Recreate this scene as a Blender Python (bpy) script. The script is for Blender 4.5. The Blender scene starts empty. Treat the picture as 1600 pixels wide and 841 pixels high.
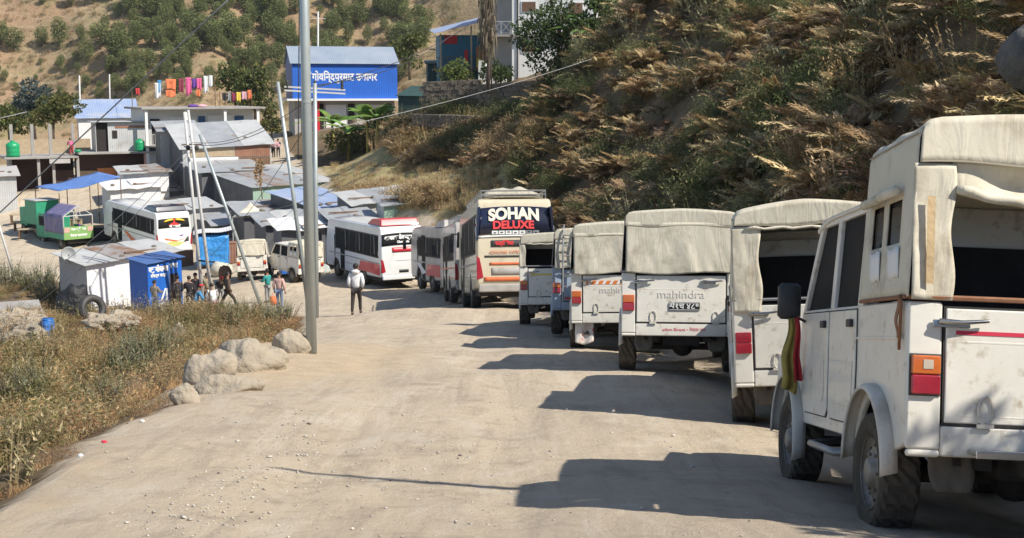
import bpy, math, random
import numpy as np
from mathutils import Vector, Matrix, Euler
from mathutils import noise as mnoise

S = bpy.context.scene
COL = S.collection
R = math.radians
random.seed(7)
rng = np.random.default_rng(11)

# ------------------------------------------------------------------ camera
FPX = 1950.0
PITCH = R(8.17)
cam_d = bpy.data.cameras.new('camera')
cam = bpy.data.objects.new('camera', cam_d)
COL.objects.link(cam)
cam.location = (0, 0, 0)
cam.rotation_euler = (R(90) - PITCH, 0, 0)
cam_d.sensor_width = 36.0
cam_d.lens = FPX / 1600.0 * 36.0
cam_d.clip_start = 0.1
cam_d.clip_end = 3000
S.camera = cam

# ------------------------------------------------------------------ light
SUN = Vector((1.98, -1.08, 2.28)).normalized()
sun_el = math.asin(SUN.z)
sun_az = math.atan2(SUN.x, SUN.y)
W = bpy.data.worlds.new('World')
S.world = W
W.use_nodes = True
wn = W.node_tree.nodes
wl = W.node_tree.links
bg = wn['Background']
sky = wn.new('ShaderNodeTexSky')
sky.sky_type = 'NISHITA'
sky.sun_disc = False
sky.sun_elevation = sun_el
sky.sun_rotation = sun_az
sky.altitude = 1500
sky.air_density = 1.0
sky.dust_density = 1.0
wl.new(sky.outputs[0], bg.inputs[0])
bg.inputs[1].default_value = 0.11
sd = bpy.data.lights.new('sun', 'SUN')
sd.energy = 4.6
sd.angle = R(0.55)
sd.color = (1.0, 0.945, 0.85)
so = bpy.data.objects.new('sun', sd)
COL.objects.link(so)
so.rotation_euler = SUN.to_track_quat('Z', 'Y').to_euler()
S.view_settings.view_transform = 'Standard'
S.view_settings.look = 'None'
S.view_settings.gamma = 1.0
S.view_settings.use_curve_mapping = False
S.view_settings.exposure = 0.55
S.cycles.max_bounces = 6
S.cycles.diffuse_bounces = 3
S.cycles.glossy_bounces = 2
S.cycles.transmission_bounces = 3
S.cycles.transparent_max_bounces = 6
S.cycles.use_denoising = True

# ------------------------------------------------------------------ tagging
def tag(o, label=None, cat=None, group=None, kind=None):
    if label: o['label'] = label
    if cat: o['category'] = cat
    if group: o['group'] = group
    if kind: o['kind'] = kind
    return o

def thing(name, label, cat, loc=(0, 0, 0), rot=(0, 0, 0), group=None, scale=1.0):
    o = bpy.data.objects.new(name, None)
    COL.objects.link(o)
    o.empty_display_size = 0.3
    o.location = loc
    o.rotation_euler = rot
    o.scale = (scale,) * 3
    return tag(o, label, cat, group)

def sub(name, parent, loc=(0, 0, 0), rot=(0, 0, 0), scale=(1, 1, 1)):
    o = bpy.data.objects.new(name, None)
    COL.objects.link(o)
    o.empty_display_size = 0.1
    o.parent = parent
    o.location = loc
    o.rotation_euler = rot
    o.scale = scale
    return o

def copy_tree(o, parent=None):
    c = o.copy()
    COL.objects.link(c)
    c.parent = parent
    for ch in list(o.children):
        copy_tree(ch, c)
    return c

# ------------------------------------------------------------------ materials
def NN(nt, t, **kw):
    n = nt.nodes.new(t)
    for k, v in kw.items():
        setattr(n, k, v)
    return n

def c4(c):
    return (c[0], c[1], c[2], 1.0)

def mat(name, col, rough=0.7, col2=None, scale=3.0, amt=0.35, metal=0.0, bump=0.0, bscale=20.0,
        dirt=None, dscale=1.2, dlo=0.5, dhi=0.7, spec=0.5, wave=None, coat=0.0, trans=0.0, detail=5.0, gen=False, folds=0.0):
    """noise varied surface: col <-> col2, plus patches of dirt, bump, and corrugation (wave=(axis, pitch, strength))"""
    m = bpy.data.materials.new(name)
    m.use_nodes = True
    nt = m.node_tree
    b = nt.nodes['Principled BSDF']
    L = nt.links
    tc = NN(nt, 'ShaderNodeTexCoord')
    co = tc.outputs['Object']
    if col2 is None:
        col2 = tuple(max(0.0, x * (1 - amt)) for x in col)
    n1 = NN(nt, 'ShaderNodeTexNoise')
    n1.inputs['Scale'].default_value = scale
    n1.inputs['Detail'].default_value = detail
    n1.inputs['Roughness'].default_value = 0.65
    L.new(co, n1.inputs['Vector'])
    cr = NN(nt, 'ShaderNodeMapRange')
    cr.inputs[1].default_value = 0.32
    cr.inputs[2].default_value = 0.68
    L.new(n1.outputs['Fac'], cr.inputs[0])
    mx = NN(nt, 'ShaderNodeMix', data_type='RGBA')
    mx.inputs[6].default_value = c4(col)
    mx.inputs[7].default_value = c4(col2)
    L.new(cr.outputs[0], mx.inputs[0])
    out = mx.outputs[2]
    if dirt is not None:
        n2 = NN(nt, 'ShaderNodeTexNoise')
        n2.inputs['Scale'].default_value = dscale
        n2.inputs['Detail'].default_value = 8
        n2.inputs['Roughness'].default_value = 0.7
        L.new(co, n2.inputs['Vector'])
        r2 = NN(nt, 'ShaderNodeMapRange')
        r2.inputs[1].default_value = dlo
        r2.inputs[2].default_value = dhi
        L.new(n2.outputs['Fac'], r2.inputs[0])
        m2 = NN(nt, 'ShaderNodeMix', data_type='RGBA')
        m2.inputs[7].default_value = c4(dirt)
        L.new(r2.outputs[0], m2.inputs[0])
        L.new(out, m2.inputs[6])
        out = m2.outputs[2]
    L.new(out, b.inputs['Base Color'])
    b.inputs['Roughness'].default_value = rough
    b.inputs['Metallic'].default_value = metal
    b.inputs['Specular IOR Level'].default_value = spec
    b.inputs['Coat Weight'].default_value = coat
    h = None
    if bump:
        n3 = NN(nt, 'ShaderNodeTexNoise')
        n3.inputs['Scale'].default_value = bscale
        n3.inputs['Detail'].default_value = 6
        L.new(co, n3.inputs['Vector'])
        bp = NN(nt, 'ShaderNodeBump')
        bp.inputs['Strength'].default_value = bump
        bp.inputs['Distance'].default_value = 0.6 / bscale
        L.new(n3.outputs['Fac'], bp.inputs['Height'])
        h = bp.outputs[0]
    if folds:
        mp = NN(nt, 'ShaderNodeMapping'); mp.inputs['Scale'].default_value = (3.4, 1.6, 0.9); mp.inputs['Rotation'].default_value = (0, 0.35, 0)
        L.new(co, mp.inputs[0])
        nf = NN(nt, 'ShaderNodeTexNoise'); nf.inputs['Scale'].default_value = 1.5; nf.inputs['Detail'].default_value = 3; nf.inputs['Roughness'].default_value = 0.55; nf.inputs['Distortion'].default_value = 0.9
        L.new(mp.outputs[0], nf.inputs['Vector'])
        ab = NN(nt, 'ShaderNodeMath', operation='SUBTRACT'); ab.inputs[1].default_value = 0.5; L.new(nf.outputs['Fac'], ab.inputs[0])
        a2 = NN(nt, 'ShaderNodeMath', operation='ABSOLUTE'); L.new(ab.outputs[0], a2.inputs[0])
        bf = NN(nt, 'ShaderNodeBump'); bf.inputs['Strength'].default_value = folds; bf.inputs['Distance'].default_value = 0.12
        L.new(a2.outputs[0], bf.inputs['Height'])
        if h is not None: L.new(h, bf.inputs['Normal'])
        h = bf.outputs[0]
    if wave:
        wv = NN(nt, 'ShaderNodeTexWave', wave_type='BANDS', bands_direction=wave[0], wave_profile='SIN')
        wv.inputs['Scale'].default_value = 0.314 / wave[1]
        L.new(co, wv.inputs['Vector'])
        b2 = NN(nt, 'ShaderNodeBump')
        b2.inputs['Strength'].default_value = wave[2]
        b2.inputs['Distance'].default_value = 0.05
        L.new(wv.outputs['Fac'], b2.inputs['Height'])
        if h is not None:
            L.new(h, b2.inputs['Normal'])
        h = b2.outputs[0]
    if h is not None:
        L.new(h, b.inputs['Normal'])
    return m

def leafmat(name, rough=0.75, trans=0.25):
    m = bpy.data.materials.new(name)
    m.use_nodes = True
    nt = m.node_tree
    b = nt.nodes['Principled BSDF']
    a = NN(nt, 'ShaderNodeAttribute', attribute_name='Col')
    nt.links.new(a.outputs['Color'], b.inputs['Base Color'])
    b.inputs['Roughness'].default_value = rough
    b.inputs['Specular IOR Level'].default_value = 0.25
    t = NN(nt, 'ShaderNodeBsdfTranslucent')
    nt.links.new(a.outputs['Color'], t.inputs['Color'])
    mx = NN(nt, 'ShaderNodeMixShader')
    mx.inputs[0].default_value = trans
    nt.links.new(b.outputs[0], mx.inputs[1])
    nt.links.new(t.outputs[0], mx.inputs[2])
    nt.links.new(mx.outputs[0], nt.nodes['Material Output'].inputs[0])
    return m

# ------------------------------------------------------------------ mesh builder
class MB:
    def __init__(s):
        s.v = []
        s.f = []
    def add(s, vs, fs):
        n = len(s.v)
        s.v.extend([tuple(map(float, p)) for p in vs])
        s.f.extend([tuple(i + n for i in f) for f in fs])
        return s
    def box(s, x0, x1, y0, y1, z0, z1):
        return s.add([(x0, y0, z0), (x1, y0, z0), (x1, y1, z0), (x0, y1, z0), (x0, y0, z1), (x1, y0, z1), (x1, y1, z1), (x0, y1, z1)],
                     [(3, 2, 1, 0), (4, 5, 6, 7), (0, 1, 5, 4), (1, 2, 6, 5), (2, 3, 7, 6), (3, 0, 4, 7)])
    def hexa(s, p):
        return s.add(p, [(3, 2, 1, 0), (4, 5, 6, 7), (0, 1, 5, 4), (1, 2, 6, 5), (2, 3, 7, 6), (3, 0, 4, 7)])
    def cyl(s, p0, p1, r0, r1=None, n=10, cap=True):
        p0 = Vector(p0); p1 = Vector(p1)
        if r1 is None: r1 = r0
        d = (p1 - p0).normalized()
        a = d.orthogonal().normalized()
        b = d.cross(a)
        vs = []
        for p, r in ((p0, r0), (p1, r1)):
            for i in range(n):
                t = 2 * math.pi * i / n
                vs.append(p + (a * math.cos(t) + b * math.sin(t)) * r)
        fs = [(i, (i + 1) % n, n + (i + 1) % n, n + i) for i in range(n)]
        if cap:
            fs += [tuple(range(n - 1, -1, -1)), tuple(range(n, 2 * n))]
        return s.add(vs, fs)
    def tube(s, pts, r, n=6, cap=True):
        pts = [Vector(p) for p in pts]
        m = len(pts)
        rs = r if isinstance(r, (list, tuple)) else [r] * m
        vs = []
        a = None
        for k, p in enumerate(pts):
            d = (pts[min(k + 1, m - 1)] - pts[max(k - 1, 0)])
            if d.length < 1e-9: d = Vector((0, 0, 1))
            d.normalize()
            if a is None: a = d.orthogonal().normalized()
            a = (a - d * a.dot(d))
            a = a.normalized() if a.length > 1e-6 else d.orthogonal().normalized()
            b = d.cross(a)
            for i in range(n):
                t = 2 * math.pi * i / n
                vs.append(p + (a * math.cos(t) + b * math.sin(t)) * rs[k])
        fs = []
        for k in range(m - 1):
            for i in range(n):
                fs.append((k * n + i, k * n + (i + 1) % n, (k + 1) * n + (i + 1) % n, (k + 1) * n + i))
        if cap:
            fs += [tuple(range(n - 1, -1, -1)), tuple(range((m - 1) * n, m * n))]
        return s.add(vs, fs)
    def prism(s, poly, a0, a1, axis='x'):
        n = len(poly)
        def mk(p, a):
            return {'x': (a, p[0], p[1]), 'y': (p[0], a, p[1]), 'z': (p[0], p[1], a)}[axis]
        vs = [mk(p, a0) for p in poly] + [mk(p, a1) for p in poly]
        fs = [tuple(range(n - 1, -1, -1)), tuple(range(n, 2 * n))] + [(i, (i + 1) % n, n + (i + 1) % n, n + i) for i in range(n)]
        return s.add(vs, fs)
    def grid(s, fn, nu, nv, cu=False):
        vs = [fn(i / nu, j / nv) for j in range(nv + 1) for i in range(nu + (0 if cu else 1))]
        w = nu if cu else nu + 1
        fs = []
        for j in range(nv):
            for i in range(nu):
                i2 = (i + 1) % w if cu else i + 1
                fs.append((j * w + i, j * w + i2, (j + 1) * w + i2, (j + 1) * w + i))
        return s.add(vs, fs)
    def ell(s, c, r, nu=12, nv=8, fn=None):
        def f(u, v):
            a = 2 * math.pi * u
            t = math.pi * v
            d = Vector((math.cos(a) * math.sin(t), math.sin(a) * math.sin(t), math.cos(t)))
            k = fn(d) if fn else 1.0
            return (c[0] + r[0] * d.x * k, c[1] + r[1] * d.y * k, c[2] + r[2] * d.z * k)
        return s.grid(f, nu, nv, cu=True)
    def lathe(s, prof, axis='z', c=(0, 0, 0), n=16):
        """prof: list of (radius, height)"""
        def f(u, v):
            k = int(round(v * (len(prof) - 1)))
            r, h = prof[k]
            a = 2 * math.pi * u
            x, y = r * math.cos(a), r * math.sin(a)
            p = {'z': (x, y, h), 'x': (h, x, y), 'y': (x, h, y)}[axis]
            return (p[0] + c[0], p[1] + c[1], p[2] + c[2])
        return s.grid(f, n, len(prof) - 1, cu=True)
    def warp(s, fn):
        s.v = [tuple(fn(*p)) for p in s.v]
        return s
    def build(s, name, m, parent=None, bevel=0.0, smooth=False, seg=2, solid=0.0, subsurf=0):
        me = bpy.data.meshes.new(name)
        me.from_pydata(s.v, [], s.f)
        me.update()
        import bmesh
        bm = bmesh.new()
        bm.from_mesh(me)
        bmesh.ops.recalc_face_normals(bm, faces=bm.faces)
        bm.to_mesh(me)
        bm.free()
        if smooth:
            me.polygons.foreach_set('use_smooth', [True] * len(me.polygons))
        if isinstance(m, (list, tuple)):
            for q in m: me.materials.append(q)
        else:
            me.materials.append(m)
        o = bpy.data.objects.new(name, me)
        COL.objects.link(o)
        o.parent = parent
        if subsurf:
            q = o.modifiers.new('sub', 'SUBSURF'); q.levels = subsurf; q.render_levels = subsurf
        if solid:
            q = o.modifiers.new('solid', 'SOLIDIFY'); q.thickness = solid; q.offset = 0
        if bevel:
            q = o.modifiers.new('bevel', 'BEVEL'); q.width = bevel; q.segments = seg
            q.limit_method = 'ANGLE'; q.angle_limit = R(35)
            me.polygons.foreach_set('use_smooth', [True] * len(me.polygons))
            w = o.modifiers.new('wn', 'WEIGHTED_NORMAL'); w.keep_sharp = False
        return o

def fbm(x, y, z=0.0, sc=1.0, oc=4):
    return mnoise.fractal(Vector((x * sc, y * sc, z * sc)), 1.0, 2.0, oc)

def text_obj(name, txt, size, m, parent, loc, rot, extrude=0.004, sx=1.0, bend=0.0, align='CENTER', shear=0.0, bold=0.0):
    """lettering turned into a mesh; its plane is local XY, so rot brings it upright"""
    cu = bpy.data.curves.new(name, 'FONT')
    cu.body = txt
    cu.size = size
    cu.extrude = extrude
    cu.offset = bold
    cu.align_x = align
    cu.align_y = 'CENTER'
    cu.shear = shear
    t = bpy.data.objects.new(name, cu)
    COL.objects.link(t)
    dg = bpy.context.evaluated_depsgraph_get()
    dg.update()
    me = bpy.data.meshes.new_from_object(t.evaluated_get(dg))
    bpy.data.objects.remove(t)
    me.name = name
    for v in me.vertices:
        v.co.x *= sx
        if bend:
            v.co.y -= bend * v.co.x * v.co.x
    me.materials.clear()
    me.materials.append(m)
    o = bpy.data.objects.new(name, me)
    COL.objects.link(o)
    o.parent = parent
    o.location = loc
    o.rotation_euler = rot
    return o
# ------------------------------------------------------------------ where things stand
cT, sT = math.cos(PITCH), math.sin(PITCH)
def ray(px, py):
    u = (px - 800) / FPX
    v = (420.5 - py) / FPX
    y = cT + v * sT
    return u / y, (-sT + v * cT) / y
def P(px, py, Y):
    a, b = ray(px, py)
    return Vector((a * Y, Y, b * Y))

ZR = [(-12, 1.4), (0, -1.15), (7.5, -2.75), (10.2, -3.28), (13.5, -3.72), (18.2, -4.15), (22.8, -4.75), (29, -5.5), (38, -6.65), (46, -7.85), (55, -8.95), (65, -9.95), (80, -10.6)]
XB = [(-12, 5.4), (0, 5.2), (7, 5.2), (17, 5.0), (25, 3.8), (38, 2.6), (50, 0.8), (58, -1.2), (66, -3.5)]
def interp(t, Y):
    return float(np.interp(Y, [a for a, _ in t], [b for _, b in t]))
def zroad(Y): return interp(ZR, Y)
def xbank(Y): return interp(XB, Y)
CP = []
for Y in (-12, -5, 0, 4, 7.5, 10.2, 13.5, 18.2, 22.8, 29, 38, 46, 55, 65):
    xb = xbank(Y)
    CP.append((xb, Y, zroad(Y)))
    CP.append((xb - 2.5, Y, zroad(Y)))
    if Y < 40: CP.append((xb - 6.0, Y, zroad(Y) - 0.04))
for Y in (-12, -4, 2, 8, 14, 20, 27, 34, 42, 50, 58):
    for r_, hh in ((1, 1.2), (2.5, 2.9), (5, 5.6), (9, 9.6), (14, 14.2), (22, 19), (34, 24)):
        k = 1.0 if Y < 45 else 0.92
        CP.append((xbank(Y) + r_, Y, zroad(Y) + hh * k))
PXC = [
 # left bank and the ground below the road edge
 (0, 800, 8.2), (130, 705, 11.0), (0, 700, 14.2), (60, 620, 20), (200, 610, 17.5), (275, 640, 14.2), (200, 560, 28), (60, 560, 30), (0, 520, 38), (330, 590, 19), (360, 530, 31), (487, 555, 24),
 (480, 500, 37), (556, 492, 41.5), (430, 483, 53), (340, 490, 54.5), (243, 487, 59), (150, 505, 59), (100, 500, 60), (60, 480, 60), (0, 470, 60),
 (0, 430, 72), (100, 420, 75), (190, 402, 82), (100, 387, 85), (250, 420, 76), (0, 340, 96), (40, 306, 100), (-100, 330, 100), (-100, 430, 72), (200, 300, 100), (385, 442, 65), (465, 432, 66), (330, 400, 78), (590, 447, 63), (508, 434, 69), (545, 440, 67), (470, 428, 68), (430, 415, 73), (520, 425, 73),
 (300, 275, 105), (250, 330, 92), (400, 330, 90), (450, 240, 112), (520, 290, 88),
 # slope behind the buses
 (640, 297, 74), (700, 262, 84), (760, 285, 70), (560, 262, 95), (500, 262, 98), (780, 232, 82), (850, 205, 80), (700, 192, 91), (620, 215, 104), (590, 240, 100),
 (760, 136, 94), (700, 136, 93), (860, 132, 90), (680, 134, 104), (800, 130, 110), (900, 100, 82), (960, 55, 76), (1020, 0, 72), (500, 205, 122), (600, 190, 122),
]
for px, py, Y in PXC:
    p = P(px, py, Y)
    CP.append(tuple(p))
CP += [(-60, 30, -14), (-40, 20, -8.5), (-30, 5, -5), (-15, -10, 1), (-14, 0, -2.6), (-70, 70, -15), (-110, 100, -16), (-60, 130, -8), (-20, 150, -4), (20, 130, 4), (30, 100, 9), (60, 90, 24), (60, 60, 26),
       (-120, 160, -8), (-60, 180, -22), (0, 190, -18), (80, 190, 10), (-140, 230, -40), (-40, 250, -45), (60, 250, -20), (140, 220, 20), (60, 20, 24), (60, -10, 26), (100, 60, 34)]
cp = np.array(CP)
cx = cp[:, :2]
def kern(d): return np.sqrt(d * d + 1.0)
D = np.sqrt(((cx[:, None, :] - cx[None, :, :]) ** 2).sum(2))
A = np.zeros((len(cp) + 1, len(cp) + 1))
A[:-1, :-1] = kern(D) - np.eye(len(cp)) * 0.12
A[:-1, -1] = 1
A[-1, :-1] = 1
wts = np.linalg.solve(A, np.append(cp[:, 2], 0))
def gbase(X, Y):
    X = np.atleast_1d(np.asarray(X, float)); Y = np.atleast_1d(np.asarray(Y, float))
    out = np.empty(X.shape)
    for s0 in range(0, X.size, 20000):
        x = X.ravel()[s0:s0 + 20000]; y = Y.ravel()[s0:s0 + 20000]
        d = np.sqrt((x[:, None] - cx[:, 0]) ** 2 + (y[:, None] - cx[:, 1]) ** 2)
        out.ravel()[s0:s0 + 20000] = kern(d) @ wts[:-1] + wts[-1]
    return out
def vnoise(x, y, seed=0):
    """smooth value noise on numpy arrays"""
    xi = np.floor(x).astype(int); yi = np.floor(y).astype(int)
    fx = x - xi; fy = y - yi
    fx = fx * fx * (3 - 2 * fx); fy = fy * fy * (3 - 2 * fy)
    def h(a, b):
        n = (a * 374761393 + b * 668265263 + seed * 974711) & 0x7fffffff
        n = ((n ^ (n >> 13)) * 1274126177) & 0x7fffffff
        return ((n ^ (n >> 16)) & 0xffff) / 65535.0
    return (h(xi, yi) * (1 - fx) + h(xi + 1, yi) * fx) * (1 - fy) + (h(xi, yi + 1) * (1 - fx) + h(xi + 1, yi + 1) * fx) * fy - 0.5
def vfbm(x, y, sc, oc=4, seed=0):
    t = 0; a = 1.0
    for k in range(oc):
        t = t + a * vnoise(x * sc + 13.7 * k, y * sc + 7.1 * k, seed + k)
        sc *= 2.03; a *= 0.52
    return t
def pip(x, y, poly):
    ins = np.zeros(x.shape, bool)
    n = len(poly)
    for i in range(n):
        x1, y1 = poly[i]; x2, y2 = poly[(i + 1) % n]
        c = ((y1 > y) != (y2 > y)) & (x < (x2 - x1) * (y - y1) / (y2 - y1 + 1e-12) + x1)
        ins ^= c
    return ins
def pdist(x, y, poly):
    d = np.full(x.shape, 1e9)
    n = len(poly)
    for i in range(n):
        x1, y1 = poly[i]; x2, y2 = poly[(i + 1) % n]
        L2 = (x2 - x1) ** 2 + (y2 - y1) ** 2 + 1e-12
        t = np.clip(((x - x1) * (x2 - x1) + (y - y1) * (y2 - y1)) / L2, 0, 1)
        d = np.minimum(d, np.hypot(x - x1 - t * (x2 - x1), y - y1 - t * (y2 - y1)))
    return d
YS = np.geomspace(4, 260, 1600)
def at0(px, py):
    a, b = ray(px, py)
    g = gbase(a * YS, YS)
    k = np.argmax(b * YS < g)
    if b * YS[k] >= g[k]: k = len(YS) - 1
    return Vector((a * YS[k], YS[k], g[k]))
LB_PX = [(-60, 835), (0, 797), (60, 762), (130, 705), (200, 662), (270, 640), (300, 606), (400, 572), (470, 548), (478, 520), (478, 494), (430, 486), (330, 494), (250, 495), (205, 507), (150, 508), (105, 500), (98, 440), (60, 428), (-40, 436)]
LBP = [tuple(at0(*p)[:2]) for p in LB_PX]
LBP = LBP + [(-75, 66), (-75, -12), (-4.6, -12), (-4.4, 0)]
BB = [(xbank(Y), Y) for Y in (-12, 0, 7, 17, 25, 38, 50, 58, 66)]
UP = [tuple(at0(px, py)[:2]) for px, py in ((662, 300), (560, 292), (480, 262), (440, 225), (430, 205))]
RBP = BB + UP + [(-25, 170), (-60, 260), (150, 260), (150, -12)]
def sdist(x, y, poly):
    d = pdist(x, y, poly)
    return np.where(pip(x, y, poly), d, -d)
def ground_detail(X, Y, sl, sr):
    bank = np.clip(sr / 2.0, 0, 1)
    lb = np.clip(sl / 1.5, 0, 1)
    z = bank * 0.75 * vfbm(X, Y, 0.35, 4, 3) + lb * 1.1 * vfbm(X, Y, 0.33, 4, 5)
    z = z + 0.05 * vfbm(X, Y, 0.45, 3, 9) * (Y > 5) + 0.03 * vfbm(X, Y, 2.2, 3, 12)
    # the shoulder breaks down below the road edge
    z = z - 0.55 * np.clip(sl / 1.6, 0, 1) * np.clip((42 - Y) / 10, 0, 1) * np.clip((Y - 2) / 3, 0, 1)
    # wheel ruts
    z = z - 0.03 * np.exp(-((X - 0.10 * vfbm(X * 0, Y, 0.2, 2, 4) * 6 + 0.15 * (Y - 10) * 0.3 - 0.1) / 0.30) ** 2) - 0.03 * np.exp(-((X - 0.6 * vfbm(X * 0, Y, 0.2, 2, 4) + 0.045 * (Y - 10) + 1.6) / 0.30) ** 2)
    # low mound of earth thrown up round the foot of the pole
    z = z + 0.42 * np.exp(-(((X + 4.7) / 1.9) ** 2 + ((Y - 21.5) / 3.4) ** 2))
    return z
def G(X, Y):
    X = np.atleast_1d(np.asarray(X, float)); Y = np.atleast_1d(np.asarray(Y, float))
    sl = sdist(X, Y, LBP); sr = sdist(X, Y, RBP)
    return gbase(X, Y) + ground_detail(X, Y, sl, sr)
def g(X, Y): return float(G(X, Y)[0])
def at(px, py):
    a, b = ray(px, py)
    gg = G(a * YS, YS)
    k = int(np.argmax(b * YS < gg))
    return Vector((a * YS[k], YS[k], gg[k]))
def onray(px, Y):
    """ground point at depth Y under picture column px"""
    a, _ = ray(px, 420)
    x = (px - 800) / FPX * Y / (cT)     # close enough for small heights
    for _i in range(3):
        z = g(x, Y)
        # z/Y -> v
        bz = z / Y
        v = (bz * cT + sT) / (cT - bz * sT)
        x = (px - 800) / FPX * Y / (cT + v * sT)
    return Vector((x, Y, g(x, Y)))

# ------------------------------------------------------------------ ground sheets
def ground_material():
    m = bpy.data.materials.new('dry_earth')
    m.use_nodes = True
    nt = m.node_tree; L = nt.links
    b = nt.nodes['Principled BSDF']
    tc = NN(nt, 'ShaderNodeTexCoord')
    co = tc.outputs['Object']
    def noise(sc, det=6, ro=0.6, dist=0.0):
        n = NN(nt, 'ShaderNodeTexNoise')
        n.inputs['Scale'].default_value = sc
        n.inputs['Detail'].default_value = det
        n.inputs['Roughness'].default_value = ro
        n.inputs['Distortion'].default_value = dist
        L.new(co, n.inputs['Vector'])
        return n.outputs['Fac']
    def rngm(x, a, c, d=0.0, e=1.0):
        r_ = NN(nt, 'ShaderNodeMapRange')
        r_.inputs[1].default_value = a; r_.inputs[2].default_value = c
        r_.inputs[3].default_value = d; r_.inputs[4].default_value = e
        L.new(x, r_.inputs[0])
        return r_.outputs[0]
    def mix(f, a, c):
        q = NN(nt, 'ShaderNodeMix', data_type='RGBA')
        if isinstance(f, float): q.inputs[0].default_value = f
        else: L.new(f, q.inputs[0])
        for k, x in ((6, a), (7, c)):
            if isinstance(x, tuple): q.inputs[k].default_value = c4(x)
            else: L.new(x, q.inputs[k])
        return q.outputs[2]
    road = mix(rngm(noise(0.35, 7, 0.65), 0.35, 0.65), (0.46, 0.38, 0.285), (0.53, 0.435, 0.315))
    road = mix(rngm(noise(1.7, 8, 0.7, 0.5), 0.50, 0.70), road, (0.35, 0.285, 0.21))
    road = mix(rngm(noise(0.8, 3, 0.5, 1.5), 0.55, 0.70, 0, 0.6), road, (0.57, 0.50, 0.40))
    road = mix(rngm(noise(60, 4, 0.7), 0.55, 0.75, 0, 0.55), road, (0.26, 0.225, 0.18))
    road = mix(rngm(noise(23, 5, 0.75), 0.60, 0.70, 0, 0.5), road, (0.56, 0.51, 0.44))
    mp = NN(nt, 'ShaderNodeMapping'); mp.inputs['Scale'].default_value = (2.6, 0.22, 1.0); mp.inputs['Rotation'].default_value = (0, 0, R(6))
    L.new(co, mp.inputs[0])
    tn = NN(nt, 'ShaderNodeTexNoise'); tn.inputs['Scale'].default_value = 1.6; tn.inputs['Detail'].default_value = 7; tn.inputs['Roughness'].default_value = 0.7; tn.inputs['Distortion'].default_value = 0.6
    L.new(mp.outputs[0], tn.inputs['Vector'])
    road = mix(rngm(tn.outputs['Fac'], 0.52, 0.66, 0, 0.55), road, (0.33, 0.275, 0.21))
    road = mix(rngm(tn.outputs['Fac'], 0.36, 0.46, 0.5, 0), road, (0.56, 0.49, 0.39))
    sand = mix(rngm(noise(2.5), 0.3, 0.7), (0.53, 0.425, 0.30), (0.44, 0.34, 0.23))
    soil = mix(rngm(noise(1.3), 0.35, 0.65), (0.20, 0.145, 0.085), (0.11, 0.08, 0.05))
    grass = mix(rngm(noise(0.9), 0.35, 0.65), (0.42, 0.32, 0.18), (0.31, 0.275, 0.125))
    at_ = NN(nt, 'ShaderNodeAttribute', attribute_name='Mask')
    sp = NN(nt, 'ShaderNodeSeparateColor')
    L.new(at_.outputs['Color'], sp.inputs[0])
    def rough_edge(x):
        ad = NN(nt, 'ShaderNodeMath', operation='ADD')
        L.new(x, ad.inputs[0]); L.new(rngm(noise(1.6, 8, 0.7), 0.2, 0.8, -0.35, 0.35), ad.inputs[1])
        return rngm(ad.outputs[0], 0.35, 0.65)
    c = mix(rough_edge(sp.outputs[0]), road, soil)
    c = mix(rough_edge(sp.outputs[1]), c, sand)
    c = mix(rough_edge(sp.outputs[2]), c, grass)
    L.new(c, b.inputs['Base Color'])
    b.inputs['Roughness'].default_value = 0.95
    b.inputs['Specular IOR Level'].default_value = 0.15
    bp = NN(nt, 'ShaderNodeBump'); bp.inputs['Strength'].default_value = 0.75; bp.inputs['Distance'].default_value = 0.055
    L.new(noise(6, 9, 0.74), bp.inputs['Height'])
    b2 = NN(nt, 'ShaderNodeBump'); b2.inputs['Strength'].default_value = 0.8; b2.inputs['Distance'].default_value = 0.012
    L.new(noise(45, 5, 0.7), b2.inputs['Height']); L.new(bp.outputs[0], b2.inputs['Normal'])
    L.new(b2.outputs[0], b.inputs['Normal'])
    return m
M_GROUND = ground_material()
NU, NV = 380, 340
yy = np.geomspace(5, 275, NV) - 15
ss = np.linspace(-1.0, 1.0, NU)
ss = np.sign(ss) * np.abs(ss) ** 1.35
Yg = np.repeat(yy[:, None], NU, 1)
Xg = np.where(ss < 0, ss * 1.15, ss * 1.0)[None, :] * (Yg + 17) * 0.8 - 1.0
SL = sdist(Xg, Yg, LBP); SR = sdist(Xg, Yg, RBP)
Zg = gbase(Xg, Yg) + ground_detail(Xg, Yg, SL, SR)
mask_soil = np.clip(np.maximum(SL, SR) / 0.9 + 0.35, 0, 1)
pole = at0(487, 555)
mask_sand = np.clip(1.45 - np.hypot((Xg - pole.x + 0.1) / 2.6, (Yg - pole.y + 3.0) / 5.0), 0, 1)
mask_sand = np.maximum(mask_sand, np.clip(0.55 - np.abs(SL + 0.2) / 0.9, 0, 1) * (Yg < 26))
gl = [tuple(at0(px, py)[:2]) for px, py in ((500, 262), (560, 240), (640, 262), (700, 268), (820, 250), (800, 310), (700, 345), (620, 345), (520, 310))]
mask_grass = np.clip(sdist(Xg, Yg, gl) / 3.0 + 0.45, 0, 1)
far = np.clip((Yg - 118) / 20, 0, 1)
mask_grass = np.maximum(mask_grass, far)
faces_all = []
idx = np.arange(NU * NV).reshape(NV, NU)
quads = np.stack([idx[:-1, :-1], idx[:-1, 1:], idx[1:, 1:], idx[1:, :-1]], -1).reshape(-1, 4)
isroad = (np.maximum(SL, SR) < 0).ravel()[quads].all(1) & (Yg.ravel()[quads].max(1) < 128)
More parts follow.
